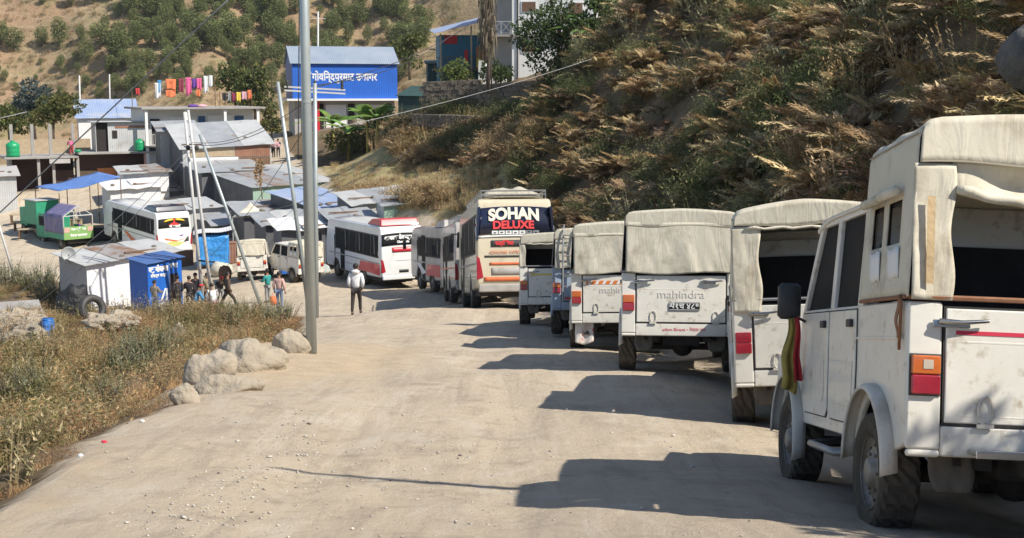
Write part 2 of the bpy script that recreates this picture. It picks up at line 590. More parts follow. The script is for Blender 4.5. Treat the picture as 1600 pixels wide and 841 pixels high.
def np_mesh(name, V, F, m, cols=None, parent=None, smooth=False, colname='Col'):
    me = bpy.data.meshes.new(name)
    k = F.shape[1]
    me.vertices.add(len(V)); me.vertices.foreach_set('co', np.ascontiguousarray(V, np.float32).ravel())
    me.loops.add(F.size); me.loops.foreach_set('vertex_index', np.ascontiguousarray(F, np.int32).ravel())
    me.polygons.add(len(F))
    me.polygons.foreach_set('loop_start', np.arange(0, F.size, k, dtype=np.int32))
    me.polygons.foreach_set('loop_total', np.full(len(F), k, np.int32))
    if smooth: me.polygons.foreach_set('use_smooth', np.ones(len(F), bool))
    me.update(calc_edges=True)
    if cols is not None:
        at_ = me.color_attributes.new(name=colname, type='FLOAT_COLOR', domain='POINT')
        c = np.ones((len(V), 4), np.float32); c[:, :3] = cols
        at_.data.foreach_set('color', c.ravel())
    me.materials.append(m)
    o = bpy.data.objects.new(name, me)
    COL.objects.link(o)
    o.parent = parent
    return o
Vg = np.stack([Xg, Yg, Zg], -1).reshape(-1, 3)
Cg = np.stack([mask_soil, mask_sand, mask_grass], -1).reshape(-1, 3)
def piece(name, Fq):
    used, inv = np.unique(Fq, return_inverse=True)
    o = np_mesh(name, Vg[used], inv.reshape(-1, 4), M_GROUND, Cg[used], smooth=True, colname='Mask')
    return tag(o, kind='structure')
piece('road', quads[isroad])
piece('ground', quads[~isroad])

# far mountain side across the valley
def mountain_z(X, Y):
    b = -34 + 0.60 * (Y - 268) + 0.03 * X
    b = b + 10 * vfbm(X, Y, 0.012, 4, 31) + 2.2 * vfbm(X, Y, 0.06, 3, 41)
    gul = np.abs(vfbm(X + 0.45 * Y, Y * 0.25, 0.018, 3, 57))
    b = b - 7 * np.clip(0.22 - gul, 0, 1) / 0.22 * np.clip((Y - 280) / 40, 0, 1)
    return b
def mountain_material():
    m = bpy.data.materials.new('dry_mountain_side')
    m.use_nodes = True
    nt = m.node_tree; L = nt.links
    b = nt.nodes['Principled BSDF']
    tc = NN(nt, 'ShaderNodeTexCoord')
    def noise(sc, det=6, ro=0.6, vec=None):
        n = NN(nt, 'ShaderNodeTexNoise')
        n.inputs['Scale'].default_value = sc; n.inputs['Detail'].default_value = det; n.inputs['Roughness'].default_value = ro
        L.new(vec or tc.outputs['Object'], n.inputs['Vector'])
        return n.outputs['Fac']
    def rr(x, a, c, d=0.0, e=1.0):
        r_ = NN(nt, 'ShaderNodeMapRange'); r_.inputs[1].default_value = a; r_.inputs[2].default_value = c; r_.inputs[3].default_value = d; r_.inputs[4].default_value = e
        L.new(x, r_.inputs[0]); return r_.outputs[0]
    def mix(f, a, c):
        q = NN(nt, 'ShaderNodeMix', data_type='RGBA'); L.new(f, q.inputs[0])
        for k, x in ((6, a), (7, c)):
            if isinstance(x, tuple): q.inputs[k].default_value = c4(x)
            else: L.new(x, q.inputs[k])
        return q.outputs[2]
    c = mix(rr(noise(0.03), 0.38, 0.62), (0.33, 0.215, 0.13), (0.32, 0.25, 0.15))
    c = mix(rr(noise(0.12, 8, 0.7), 0.5, 0.68), c, (0.23, 0.19, 0.09))
    c = mix(rr(noise(0.9, 6, 0.7), 0.52, 0.72, 0, 0.7), c, (0.14, 0.13, 0.06))
    mp = NN(nt, 'ShaderNodeMapping'); mp.inputs['Scale'].default_value = (0.10, 0.3, 1.6)
    L.new(tc.outputs['Object'], mp.inputs[0])
    c = mix(rr(noise(0.55, 4, 0.6, mp.outputs[0]), 0.56, 0.68, 0, 0.5), c, (0.42, 0.33, 0.21))
    L.new(c, b.inputs['Base Color'])
    b.inputs['Roughness'].default_value = 1.0
    b.inputs['Specular IOR Level'].default_value = 0.1
    bp = NN(nt, 'ShaderNodeBump'); bp.inputs['Strength'].default_value = 0.8; bp.inputs['Distance'].default_value = 1.2
    L.new(noise(0.35, 8, 0.7), bp.inputs['Height']); L.new(bp.outputs[0], b.inputs['Normal'])
    return m
xm = np.linspace(-330, 260, 300); ym = np.linspace(225, 760, 260)
Xm, Ym = np.meshgrid(xm, ym)
Zm = mountain_z(Xm, Ym)
idm = np.arange(Xm.size).reshape(Xm.shape)
qm = np.stack([idm[:-1, :-1], idm[:-1, 1:], idm[1:, 1:], idm[1:, :-1]], -1).reshape(-1, 4)
tag(np_mesh('mountain', np.stack([Xm, Ym, Zm], -1).reshape(-1, 3), qm, mountain_material(), smooth=True), kind='structure')
# ------------------------------------------------------------------ materials for vehicles
M = {}
def cold(c, k): return tuple(min(1, x * k) for x in c)
M['white'] = mat('old_white_paint', (0.74, 0.71, 0.63), 0.36, (0.67, 0.635, 0.55), 4.0, dirt=(0.40, 0.33, 0.23), dscale=7.0, dlo=0.55, dhi=0.72, coat=0.2, detail=8.0)
M['white_dusty'] = mat('dusty_white_paint', (0.64, 0.61, 0.54), 0.6, (0.56, 0.52, 0.44), 2.5, dirt=(0.36, 0.30, 0.22), dscale=2.4, dlo=0.50, dhi=0.72, coat=0.0)
M['cream'] = mat('cream_paint', (0.62, 0.55, 0.40), 0.4, (0.55, 0.47, 0.33), 1.2, dirt=(0.35, 0.29, 0.2), dscale=1.5, dlo=0.55, dhi=0.8, coat=0.2)
M['bluegrey'] = mat('blue_grey_paint', (0.34, 0.42, 0.52), 0.5, (0.28, 0.34, 0.42), 2.0, dirt=(0.33, 0.29, 0.23), dscale=2, dlo=0.5, dhi=0.75)
M['canvas'] = mat('cream_canvas', (0.67, 0.62, 0.50), 0.9, (0.61, 0.56, 0.44), 1.5, dirt=(0.36, 0.30, 0.21), dscale=2.3, dlo=0.50, dhi=0.74, bump=0.12, bscale=60, spec=0.1, folds=0.2)
M['canvas_gray'] = mat('grey_canvas', (0.58, 0.54, 0.44), 0.9, (0.50, 0.465, 0.375), 1.5, dirt=(0.30, 0.26, 0.2), dscale=2.3, dlo=0.50, dhi=0.74, bump=0.12, bscale=60, spec=0.1, folds=0.2)
M['canvas_blue'] = mat('faded_blue_canvas', (0.33, 0.36, 0.36), 0.9, (0.42, 0.42, 0.38), 2.5, bump=0.5, bscale=8, spec=0.15)
M['canvas_seam'] = mat('canvas_seam_tape', (0.40, 0.355, 0.27), 0.9, amt=0.2)
M['stitch'] = mat('faded_orange_webbing', (0.62, 0.45, 0.25), 0.9, bump=0.3)
M['glass'] = mat('dark_window_glass', (0.018, 0.02, 0.022), 0.5, (0.03, 0.03, 0.03), 1.0, spec=0.02)
M['dark'] = mat('dark_underbody', (0.022, 0.02, 0.018), 0.9, (0.05, 0.042, 0.034), 6.0)
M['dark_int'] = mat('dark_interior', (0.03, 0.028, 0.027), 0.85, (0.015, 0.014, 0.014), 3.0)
M['seam'] = mat('panel_gap', (0.05, 0.045, 0.04), 0.9)
M['tyre'] = mat('dusty_tyre_rubber', (0.065, 0.057, 0.047), 0.95, (0.105, 0.09, 0.07), 9.0, bump=0.15, bscale=40, spec=0.15)
M['rim'] = mat('dirty_steel_rim', (0.33, 0.30, 0.26), 0.6, (0.16, 0.135, 0.10), 6.0, metal=0.3)
M['chrome'] = mat('worn_chrome', (0.55, 0.55, 0.54), 0.25, (0.4, 0.4, 0.38), 8.0, metal=1.0)
M['rubber'] = mat('black_rubber', (0.03, 0.03, 0.03), 0.6, (0.06, 0.055, 0.05), 8.0)
M['flap'] = mat('dusty_mud_flap', (0.17, 0.145, 0.11), 0.9, (0.10, 0.085, 0.065), 4.0)
M['red_lens'] = mat('red_lamp_lens', (0.38, 0.02, 0.03), 0.25, (0.26, 0.012, 0.03), 9.0, coat=0.6)
M['orange_lens'] = mat('amber_lamp_lens', (0.62, 0.16, 0.03), 0.25, (0.48, 0.11, 0.02), 9.0, coat=0.6)
M['clear_lens'] = mat('clear_lamp_lens', (0.6, 0.5, 0.4), 0.25, coat=0.6)
M['red_tape'] = mat('red_tape', (0.62, 0.03, 0.07), 0.5, amt=0.15)
M['red_paint'] = mat('red_paint', (0.62, 0.035, 0.05), 0.4, (0.5, 0.03, 0.04), 2, coat=0.3)
M['orange_tape'] = mat('orange_tape', (0.75, 0.22, 0.05), 0.5, amt=0.2)
M['yellow'] = mat('yellow_paint', (0.75, 0.60, 0.10), 0.5, amt=0.2)
M['plate_black'] = mat('black_plate', (0.02, 0.02, 0.02), 0.5)
M['plate_red'] = mat('red_plate', (0.45, 0.03, 0.03), 0.5)
M['letter_white'] = mat('white_lettering', (0.78, 0.78, 0.76), 0.5, amt=0.1)
M['letter_faint'] = mat('pressed_lettering', (0.60, 0.575, 0.51), 0.5, amt=0.05)
M['grey_metal'] = mat('galvanised_tube', (0.36, 0.37, 0.37), 0.5, (0.27, 0.27, 0.27), 5, metal=0.6)
M['rust'] = mat('rusty_strap', (0.20, 0.085, 0.04), 0.9, (0.3, 0.15, 0.08), 8)
M['flag_yellow'] = mat('yellow_green_cloth', (0.38, 0.29, 0.06), 0.9, (0.24, 0.20, 0.06), 9)
M['flag_red'] = mat('red_cloth', (0.50, 0.035, 0.04), 0.9, (0.35, 0.03, 0.04), 6)

def arcp(cy, cz, r, a0, a1, n):
    return [(cy + r * math.cos(R(a0 + (a1 - a0) * i / n)), cz + r * math.sin(R(a0 + (a1 - a0) * i / n))) for i in range(n + 1)]

def make_wheel(parent, x, y, z, r=0.385, w=0.24, side=1, tread=True, n=48, cover=False):
    e = sub('wheel', parent, (x, y, z))
    t = MB()
    h = w / 2
    prof = [(r * 0.60, -h * 0.75), (r * 0.72, -h), (r * 0.88, -h * 1.05), (r * 0.965, -h * 0.92), (r, -h * 0.72), (r, -h * 0.3), (r, 0), (r, h * 0.3), (r, h * 0.72), (r * 0.965, h * 0.92), (r * 0.88, h * 1.05), (r * 0.72, h), (r * 0.60, h * 0.75)]
    t.lathe(prof, 'x', n=n)
    if tread:
        m_ = len(prof)
        for k in range(3, 10):
            for i in range(n):
                q = k * n + i
                x_, y_, z_ = t.v[q]
                lug = ((i + (k % 2) * 1) % 3 == 0) or (k == 6 and i % 4 == 0)
                if lug:
                    s_ = 1 - 0.055
                    t.v[q] = (x_, y_ * s_, z_ * s_)
    t.build('tyre', M['tyre'], e, smooth=not tread)
    d = MB()
    s = side
    d.lathe([(r * 0.62, s * h * 0.85), (r * 0.60, s * h * 0.5), (r * 0.50, s * h * 0.42), (r * 0.42, s * h * 0.62), (r * 0.26, s * h * 0.66), (r * 0.24, s * h * 0.95), (r * 0.14, s * h * 1.05), (0.001, s * h * 1.06)], 'x', n=20)
    for i in range(6):
        a = 2 * math.pi * i / 6
        c = (s * h * 0.62, r * 0.33 * math.cos(a), r * 0.33 * math.sin(a))
        d.cyl(c, (s * h * 0.82, c[1], c[2]), r * 0.03, n=6)
    rm = d.build('rim', M['rim'], e, smooth=True)
    hl = MB()
    for i in range(10):
        a = 2 * math.pi * (i + 0.5) / 10
        c = (s * h * 0.54, r * 0.455 * math.cos(a), r * 0.455 * math.sin(a))
        hl.cyl(c, (s * h * 0.60, c[1], c[2]), r * 0.04, n=8)
    hl.build('rim_hole', M['dark'], e)
    return e

def wr(x, y, z, amp=0.012, seed=0.0, sc=3.0):
    return amp * mnoise.fractal(Vector((x * sc + seed, y * sc, z * sc + seed * 1.7)), 1.0, 2.0, 4)

def make_jeep(name, label, cat, loc, yaw, pitch, roll=0.0, scale=1.0, body='white', canvas='canvas', rear='open', group='vehicles parked in line along the bank',
              plate=None, plate_x=0.12, stripe=None, letters=None, near=False, cover_wheel=False, ladder=False, bumper=True, side_open=False, mirror=True, seed=0.0, canopy_len=1.05, pickup=False, canopy_h=2.36, mudflap=True, skirt_text=False, cab_up=0.05, wide_open=False):
    t = thing(name, label, cat, loc, (0, 0, 0), group, scale)
    t.rotation_mode = 'XYZ'
    t.rotation_euler = (pitch, roll, yaw)
    bm_ = M[body]
    Wd = 0.86
    RA, FA = 0.68, 3.32          # axles
    if pickup: FA = 3.32
    CF = canopy_len              # where the canopy meets the cab
    def lean(x, y, z):
        if z > 1.50:
            x *= 1 - 0.055 * min(1, (z - 1.50) / 0.6)
        return (x, y, z)
    # --- lower body sides with wheel arches
    b = MB()
    side = [(0.0, 0.62), (0.0, 1.44), (0.03, 1.48), (2.98, 1.48), (3.06, 1.22), (3.5, 1.17), (3.98, 1.10), (4.02, 1.02), (4.02, 0.66)]
    side += arcp(FA, 0.42, 0.47, 22, 158, 10)
    side += [(2.84, 0.56), (1.18, 0.56)]
    side += arcp(RA, 0.42, 0.47, 18, 162, 10)
    b.prism(side, -Wd, -Wd + 0.05)
    b.prism(side, Wd - 0.05, Wd)
    b.box(-Wd + 0.052, Wd - 0.052, 0.06, 3.0, 0.62, 0.70)
    b.box(-Wd + 0.052, Wd - 0.052, 2.93, 2.98, 0.70, 1.46)
    # rear corner posts, sill under the tailgate
    b.box(-Wd + 0.001, -0.655, -0.035, 0.0, 0.60, 1.475)
    b.box(0.655, Wd - 0.001, -0.035, 0.0, 0.60, 1.475)
    b.box(-0.655, 0.655, -0.035, 0.05, 0.56, 0.745)
    b.box(-Wd + 0.004, -0.6551, -0.034, 0.0, 0.555, 0.60)
    b.box(0.6551, Wd - 0.004, -0.034, 0.0, 0.555, 0.60)
    bd = b.build('body', bm_, t, bevel=0.022)
    # pressed line along the side and rear
    ln = MB()
    for sx in (-1, 1):
        ln.box(sx * (Wd + 0.004) - 0.004, sx * (Wd + 0.004) + 0.004, 0.06, 2.9, 1.245, 1.262)
    ln.box(-0.55, 0.55, -0.046, -0.036, 1.235, 1.25)
    ln.box(-0.55, 0.55, -0.046, -0.036, 0.80, 0.812)
    ln.build('pressed_line', bm_, bd, bevel=0.003)
    # flares
    for sx in (-1, 1):
        for (cy, a0, a1, nm) in ((RA, 0, 182, 'wheel_flare'), (FA, 0, 200, 'wheel_flare')):
            f = MB()
            def ff(u, v, cy=cy, a0=a0, a1=a1, sx=sx):
                a = R(a0 + (a1 - a0) * u)
                rr = 0.480 + 0.014 * (0.5 - abs(v - 0.5)) * 2
                xx = Wd - 0.02 + (0.10 if near else 0.05) * math.sin(v * math.pi / 2)
                return (sx * xx, cy + rr * math.cos(a) * 1.02, 0.42 + (rr + 0.02) * math.sin(a) + 0.03 * (1 - v))
            f.grid(ff, 18, 4)
            f.build(nm, M['white_dusty'] if body.startswith('white') else bm_, t, smooth=True, solid=0.02)
    # underbody
    u = MB()
    u.box(-0.40, -0.32, 0.05, 3.9, 0.48, 0.60).box(0.32, 0.40, 0.05, 3.9, 0.48, 0.60)
    u.cyl((-0.75, RA, 0.385), (0.75, RA, 0.385), 0.05).cyl((-0.75, FA, 0.385), (0.75, FA, 0.385), 0.045)
    u.ell((0.05, RA, 0.385), (0.16, 0.15, 0.15))
    u.cyl((0.05, RA, 0.40), (0.02, 2.6, 0.55), 0.04)
    u.box(-0.25, 0.28, 0.15, 0.5, 0.42, 0.60)
    u.box(-0.3, 0.3, 2.2, 3.4, 0.40, 0.75)
    for sx in (-1, 1):
        u.tube([(sx * 0.5, RA - 0.55, 0.52), (sx * 0.5, RA, 0.42), (sx * 0.5, RA + 0.55, 0.54)], 0.035, 4)
        u.cyl((sx * 0.42, RA - 0.08, 0.40), (sx * 0.36, RA - 0.15, 0.66), 0.03)
    u.tube([(0.36, 2.3, 0.44), (0.38, 1.3, 0.46), (0.45, 0.6, 0.60), (0.42, -0.05, 0.50)], 0.03, 6)
    u.build('chassis', M['dark'], t)
    for (wx, wy) in ((-1, RA), (1, RA), (-1, FA), (1, FA)):
        make_wheel(t, wx * 0.775, wy, 0.385, side=wx, n=60 if near else 32)
    if mudflap:
        for sx in (-1, 1):
            mf = MB()
            mf.grid(lambda a, c, sx=sx: (sx * 0.53 + (a - 0.5) * 0.27 * (1 - 0.25 * max(0, c - 0.7) / 0.3), 0.16 - 0.05 * c + wr(a, c, sx, 0.02, seed), 0.61 - 0.27 * c), 8, 8)
            mf.build('mud_flap', M['flap'], t, smooth=True, solid=0.012)
    if cover_wheel:
        e = thing_cover = MB()
    # tailgate
    tg = MB()
    tg.box(-0.64, 0.64, -0.045, -0.012, 0.76, 1.44)
    tgo = tg.build('tailgate', bm_, t, bevel=0.012)
    sm = MB(); sm.box(-0.650, 0.652, -0.0375, -0.030, 0.748, 1.452); sm.build('gap', M['seam'], tgo)
    rl = MB(); rl.tube([(-Wd, -0.03, 1.50), (-0.3, -0.045, 1.50), (0.3, -0.045, 1.50), (Wd, -0.03, 1.50)], 0.017, 6)
    rl.tube([(-Wd - 0.01, -0.02, 1.50), (-Wd - 0.012, 0.5, 1.50), (-Wd - 0.01, CF, 1.50)], 0.013, 6)
    rl.tube([(Wd + 0.01, -0.02, 1.50), (Wd + 0.012, 0.5, 1.50), (Wd + 0.01, CF, 1.50)], 0.013, 6)
    rl.build('canopy_rail', M['grey_metal'] if not near else M['rust'], t)
    for hx in ((-0.58, 0.40) if not near else (-0.60,)):
        h = MB()
        h.box(hx - 0.12, hx + 0.10, -0.060, -0.046, 1.325, 1.37)
        h.tube([(hx - 0.09, -0.075, 1.36), (hx + 0.04, -0.095, 1.355), (hx + 0.20, -0.085, 1.37)], [0.02, 0.016, 0.012], 6)
        h.build('handle', M['chrome'], tgo, bevel=0.004)
    # a pressed loop of the hinge
    for hx in (-0.40, 0.50):
        h = MB(); h.tube([(hx + 0.045 * math.cos(a), -0.055, 0.84 + 0.085 * math.sin(a)) for a in np.linspace(0, 6.28, 14)], 0.007, 4)
        h.box(hx - 0.05, hx + 0.05, -0.06, -0.045, 0.738, 0.762)
        h.build('hinge', M['white_dusty'], tgo)
    if stripe:
        s_ = MB(); s_.box(-0.58, 0.60, -0.0485, -0.0455, stripe[1], stripe[1] + stripe[2]); s_.build('reflective_stripe', M[stripe[0]], tgo)
        if stripe[0] == 'orange_tape':
            q = MB()
            for i in range(9):
                x0 = -0.55 + i * 0.13
                q.add([(x0, -0.0495, stripe[1]), (x0 + 0.05, -0.0495, stripe[1]), (x0 + 0.09, -0.0495, stripe[1] + stripe[2]), (x0 + 0.04, -0.0495, stripe[1] + stripe[2])], [(0, 1, 2, 3)])
            q.build('stripe_mark', M['letter_white'], tgo)
    if letters:
        text_obj('lettering', letters, 0.16, M['letter_faint'], tgo, (0.0 if not near else 0.28, -0.047, 1.165 if not near else 1.06), (R(90), 0, 0), 0.004, sx=1.15)
    if plate:
        p = MB(); p.box(plate_x - 0.22, plate_x + 0.22, -0.062, -0.048, 0.935, 1.055)
        po = p.build('number_plate', M['plate_black'], t, bevel=0.004)
        bo = MB()
        for q in ((-0.215, 0.215, 1.042, 1.048), (-0.215, 0.215, 0.942, 0.948)):
            bo.box(plate_x + q[0], plate_x + q[1], -0.0645, -0.0625, q[2], q[3])
        bo.build('plate_border', M['letter_white'], po)
        text_obj('plate_number', plate, 0.115, M['letter_white'], po, (plate_x, -0.064, 0.995), (R(90), 0, 0), 0.001, bold=0.0015)
    if skirt_text:
        text_obj('sill_lettering', 'sdion Birami • नेपाल जय', 0.065, M['red_tape'], t, (0.05, -0.037, 0.655), (R(90), 0, 0), 0.001)
    for sx in (-1, 1):
        e = sub('tail_light', t)
        q = MB(); q.box(sx * 0.755 - 0.085, sx * 0.755 + 0.085, -0.070, -0.036, 0.925, 1.04); q.build('red_lens', M['red_lens'], e, bevel=0.01)
        q = MB(); q.box(sx * 0.755 - 0.085, sx * 0.755 + 0.085, -0.070, -0.036, 1.043, 1.155); q.build('amber_lens', M['orange_lens'] if near or seed > 2 else M['red_lens'], e, bevel=0.01)
        if near:
            q = MB(); q.box(-0.775, -0.715, -0.0735, -0.0705, 1.075, 1.13); q.build('clear_lens', M['clear_lens'], e, bevel=0.004) if sx < 0 else None
            q = MB(); q.box(sx * 0.755 - 0.095, sx * 0.755 + 0.095, -0.045, -0.0352, 0.915, 1.165); q.build('lamp_rim', M['rubber'], e, bevel=0.008)
    if bumper and near:
        q = MB(); q.box(-0.50, 0.52, -0.20, -0.05, 0.585, 0.615).box(-0.50, 0.52, -0.205, -0.195, 0.57, 0.62)
        q.build('rear_step', M['chrome'], t, bevel=0.006)
        q = MB(); q.box(-0.18, -0.10, -0.16, 0.2, 0.46, 0.60).box(0.1, 0.5, -0.05, 0.4, 0.36, 0.58); q.build('tow_bracket', M['dark'], t, bevel=0.01)
        q = MB(); q.ell((0.35, 0.15, 0.45), (0.36, 0.30, 0.13), 16, 8); q.build('spare_wheel', M['tyre'], t, smooth=True)
    # --- cab greenhouse
    cabside = []
    pil = MB()
    z0, z1 = 1.475, 2.02 + cab_up
    def pillar(y0b, y1b, y0t, y1t, za=z0, zb=z1):
        for sx in (-1, 1):
            xa, xb = (-Wd + 0.004, -Wd + 0.05) if sx < 0 else (Wd - 0.05, Wd - 0.004)
            pil.hexa([(xa, y0b, za), (xb, y0b, za), (xb, y1b, za), (xa, y1b, za), (xa, y0t, zb), (xb, y0t, zb), (xb, y1t, zb), (xa, y1t, zb)])
    pillar(CF, CF + 0.14, CF, CF + 0.14)
    pillar(CF + 0.85, CF + 0.95, CF + 0.85, CF + 0.95)
    pillar(2.88, 2.97, 2.50, 2.60)
    for sx in (-1, 1):
        xa, xb = (-Wd + 0.004, -Wd + 0.05) if sx < 0 else (Wd - 0.05, Wd - 0.004)
        pil.box(xa, xb, CF, 2.58, 2.0 + cab_up, 2.06 + cab_up)
    pil.box(-Wd + 0.05, Wd - 0.05, CF, CF + 0.04, 1.48, 2.04 + cab_up)
    pil.warp(lean)
    pil.build('cab_frame', bm_, t, bevel=0.01)
    # roof
    rf = MB()
    def roof(u_, v_):
        x = (u_ * 2 - 1)
        y = CF - 0.02 + (2.66 - CF) * v_
        z = 2.05 + cab_up + 0.075 * (1 - abs(x) ** 3.5) - 0.07 * max(0, v_ - 0.7) / 0.3 * (v_ - 0.7) / 0.3
        return (x * (Wd - 0.035), y, z)
    rf.grid(roof, 16, 12)
    rf.build('roof', bm_, t, smooth=True, solid=0.03)
    # windows
    for sx in (-1, 1):
        x = sx * (Wd - 0.035)
        wm = MB()
        wm.add([(x, CF + 0.14, z0), (x, CF + 0.85, z0), (x, CF + 0.85, 2.0 + cab_up), (x, CF + 0.14, 2.0 + cab_up)], [(0, 1, 2, 3)])
        wm.warp(lean); wm.build('side_window', M['glass'], t)
        wm = MB()
        wm.add([(x, CF + 0.95, z0), (x, 2.88, z0), (x, 2.50, 2.0 + cab_up), (x, CF + 0.95, 2.0 + cab_up)], [(0, 1, 2, 3)])
        wm.warp(lean); wm.build('side_window', M['glass'], t)
    ws = MB()
    ws.add([(-Wd + 0.06, 2.95, 1.47), (Wd - 0.06, 2.95, 1.47), (Wd - 0.11, 2.56, 2.03 + cab_up), (-Wd + 0.11, 2.56, 2.03 + cab_up)], [(0, 1, 2, 3)])
    ws.build('windscreen', M['glass'], t, solid=0.01)
    # doors
    for sx in (-1, 1):
        for (y0, y1, nm) in ((CF + 0.10, CF + 0.88, 'rear_door'), (CF + 0.92, 2.90, 'front_door')):
            if nm == 'rear_door':
                yb = max(y0, RA + 0.50)
                pol = [(yb + 0.06, 0.66), (y1 - 0.06, 0.66), (y1 - 0.01, 0.70), (y1, 1.45), (y0, 1.45), (y0, 1.06), (yb - 0.02, 0.90), (yb, 0.72)]
            else:
                pol = [(y0 + 0.06, 0.66), (y1 - 0.14, 0.66), (y1 - 0.05, 0.76), (y1, 1.05), (y1, 1.45), (y0, 1.45), (y0, 0.72)]
            d = MB(); d.prism(pol, sx * (Wd + 0.001), sx * (Wd + 0.016))
            do = d.build('door', bm_, t, bevel=0.008)
            q = MB()
            cyy = sum(p[0] for p in pol) / len(pol); czz = 1.05
            q.prism([(cyy + (p[0] - cyy) * 1.022, czz + (p[1] - czz) * 1.022) for p in pol], sx * Wd, sx * (Wd + 0.0045))
            q.build('gap', M['seam'], do)
            q = MB(); q.box(sx * (Wd + 0.03) - 0.014, sx * (Wd + 0.03) + 0.014, y0 + 0.06, y0 + 0.17, 1.33, 1.385); q.build('handle', M['rubber'], do, bevel=0.008)
            q = MB()
            q.prism([(cyy + (p[0] - cyy) * 0.80, czz + (p[1] - czz) * 0.40 - 0.12) for p in pol], sx * (Wd + 0.0165), sx * (Wd + 0.0205))
            q.build('pressed_panel', bm_, do, bevel=0.003)
    # bonnet, grille, lamps
    bn = MB(); bn.grid(lambda a, c: ((a * 2 - 1) * (0.70 - 0.04 * c), 2.97 + 1.03 * c, 1.30 - 0.14 * c - 0.10 * abs(a * 2 - 1) ** 4 - 0.10 * max(0, c - 0.9) * 10 * (c - 0.9)), 12, 10)
    bn.build('bonnet', bm_, t, smooth=True, solid=0.03)
    gr = MB(); gr.box(-0.60, 0.60, 4.0, 4.03, 0.72, 1.10); gr.build('grille', M['rubber'], t, bevel=0.01)
    for sx in (-1, 1):
        q = MB(); q.cyl((sx * 0.62, 4.0, 0.95), (sx * 0.62, 4.06, 0.95), 0.10, n=16); q.build('headlight', M['clear_lens'], t, bevel=0.01)
    q = MB(); q.box(-0.84, 0.84, 4.05, 4.17, 0.52, 0.70); q.build('front_bumper', M['rubber'], t, bevel=0.03)
    if mirror:
        for sx in (-1, 1) if near else ():
            q = MB(); q.tube([(sx * Wd, 2.78, 1.38), (sx * (Wd + 0.08), 2.80, 1.42), (sx * (Wd + 0.14), 2.80, 1.50)], 0.012, 6)
            mo = q.build('mirror_arm', M['rubber'], t)
            q = MB(); q.ell((sx * (Wd + 0.15), 2.80, 1.55), (0.115, 0.055, 0.185), 14, 10, lambda d: (1.0 / max(abs(d.x), abs(d.z), 0.72)) * 0.80); q.build('mirror', M['rubber'], t, smooth=True)
    # side step bar
    if near:
        q = MB(); q.tube([(-0.60, 1.35, 0.47), (-Wd - 0.06, 1.45, 0.44), (-Wd - 0.06, 2.25, 0.44), (-0.60, 2.35, 0.47)], 0.028, 8); q.build('side_step', M['grey_metal'], t, smooth=True)
    # --- canopy
    cm = M[canvas]
    HT = canopy_h
    def sec(a, amp=1.0):
        """cross-section from left rail over the top to the right rail, a in 0..1"""
        k = a * 2 - 1
        s = abs(k)
        sg = -1 if k < 0 else 1
        if s > 0.55:
            w = (s - 0.55) / 0.45
            return (sg * (Wd + 0.005 - 0.045 * (1 - w)), 1.50 + (HT - 0.09 - 1.50) * (1 - w))
        w = s / 0.55
        x = (Wd - 0.05) * (w if w < 0.85 else 0.85 + 0.15 * math.sin((w - 0.85) / 0.15 * math.pi / 2))
        z = HT + (0.11 if wide_open else 0.05) * (1 - w ** 1.5) - (0.09 * (1 - math.cos((max(0, w - 0.86) / 0.14) * math.pi / 2)))
        return (sg * x, z)
    YB = -0.045
    cs = MB()
    NA, NB_ = 64, 22
    vs = []
    def cf(a, c):
        x, z = sec(a)
        y = YB + (CF + 0.04 - YB) * c
        k = 1.0
        sag = -0.018 * math.sin(c * math.pi * 2) ** 2 if z > HT - 0.12 else 0
        n_ = wr(x, y, z, 0.006, seed, 1.3)
        sx = (1 if x > 0 else -1) if abs(x) > Wd * 0.85 else 0
        return (x + sx * n_, y, z + sag + (n_ if not sx else 0))
    vsf = [cf(i / NA, j / NB_) for j in range(NB_ + 1) for i in range(NA + 1)]
    fs = []
    for j in range(NB_):
        for i in range(NA):
            q = [vsf[j * (NA + 1) + i], vsf[j * (NA + 1) + i + 1], vsf[(j + 1) * (NA + 1) + i + 1]]
            xm_ = q[0][0]; ym_ = (q[0][1] + q[2][1]) / 2; zm_ = (q[0][2] + q[1][2]) / 2
            # the two side openings
            if abs(xm_) > Wd * 0.85 and 1.85 < zm_ < 2.13 and side_open and (0.22 < ym_ / CF < 0.48 or 0.60 < ym_ / CF < 0.84):
                continue
            fs.append((j * (NA + 1) + i, j * (NA + 1) + i + 1, (j + 1) * (NA + 1) + i + 1, (j + 1) * (NA + 1) + i))
    cs.add(vsf, fs)
    co = cs.build('canopy', cm, t, smooth=True, solid=0.008)
    # seams along the shoulders, hem of the valance, added dark shell painting the interior shade
    for sx in (-1, 1):
        q = MB(); q.tube([(sx * (Wd - 0.04 + 0.003), y_, HT - 0.085 + wr(sx, y_, 0, 0.004, seed)) for y_ in np.linspace(YB, CF + 0.03, 12)], 0.006, 4); q.build('seam', M['canvas_seam'], co)
    q = MB(); q.tube([(x_, YB - 0.022 + wr(x_, 0, HT - (0.27 if near else (0.15 if wide_open else 0.20)), 0.005, seed + 3, 2.5), HT - (0.265 if near else (0.145 if wide_open else 0.195)) + 0.012 * math.sin(((x_ / (Wd - 0.045) + 1) / 2) * 6.28 * 1.5 + seed)) for x_ in np.linspace(-(Wd - 0.05), Wd - 0.05, 30)], 0.007, 4); q.build('hem', M['canvas_seam'], co)
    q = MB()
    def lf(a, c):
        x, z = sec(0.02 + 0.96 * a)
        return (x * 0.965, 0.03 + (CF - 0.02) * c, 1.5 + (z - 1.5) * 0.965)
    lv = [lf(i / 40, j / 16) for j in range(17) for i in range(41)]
    lfc = []
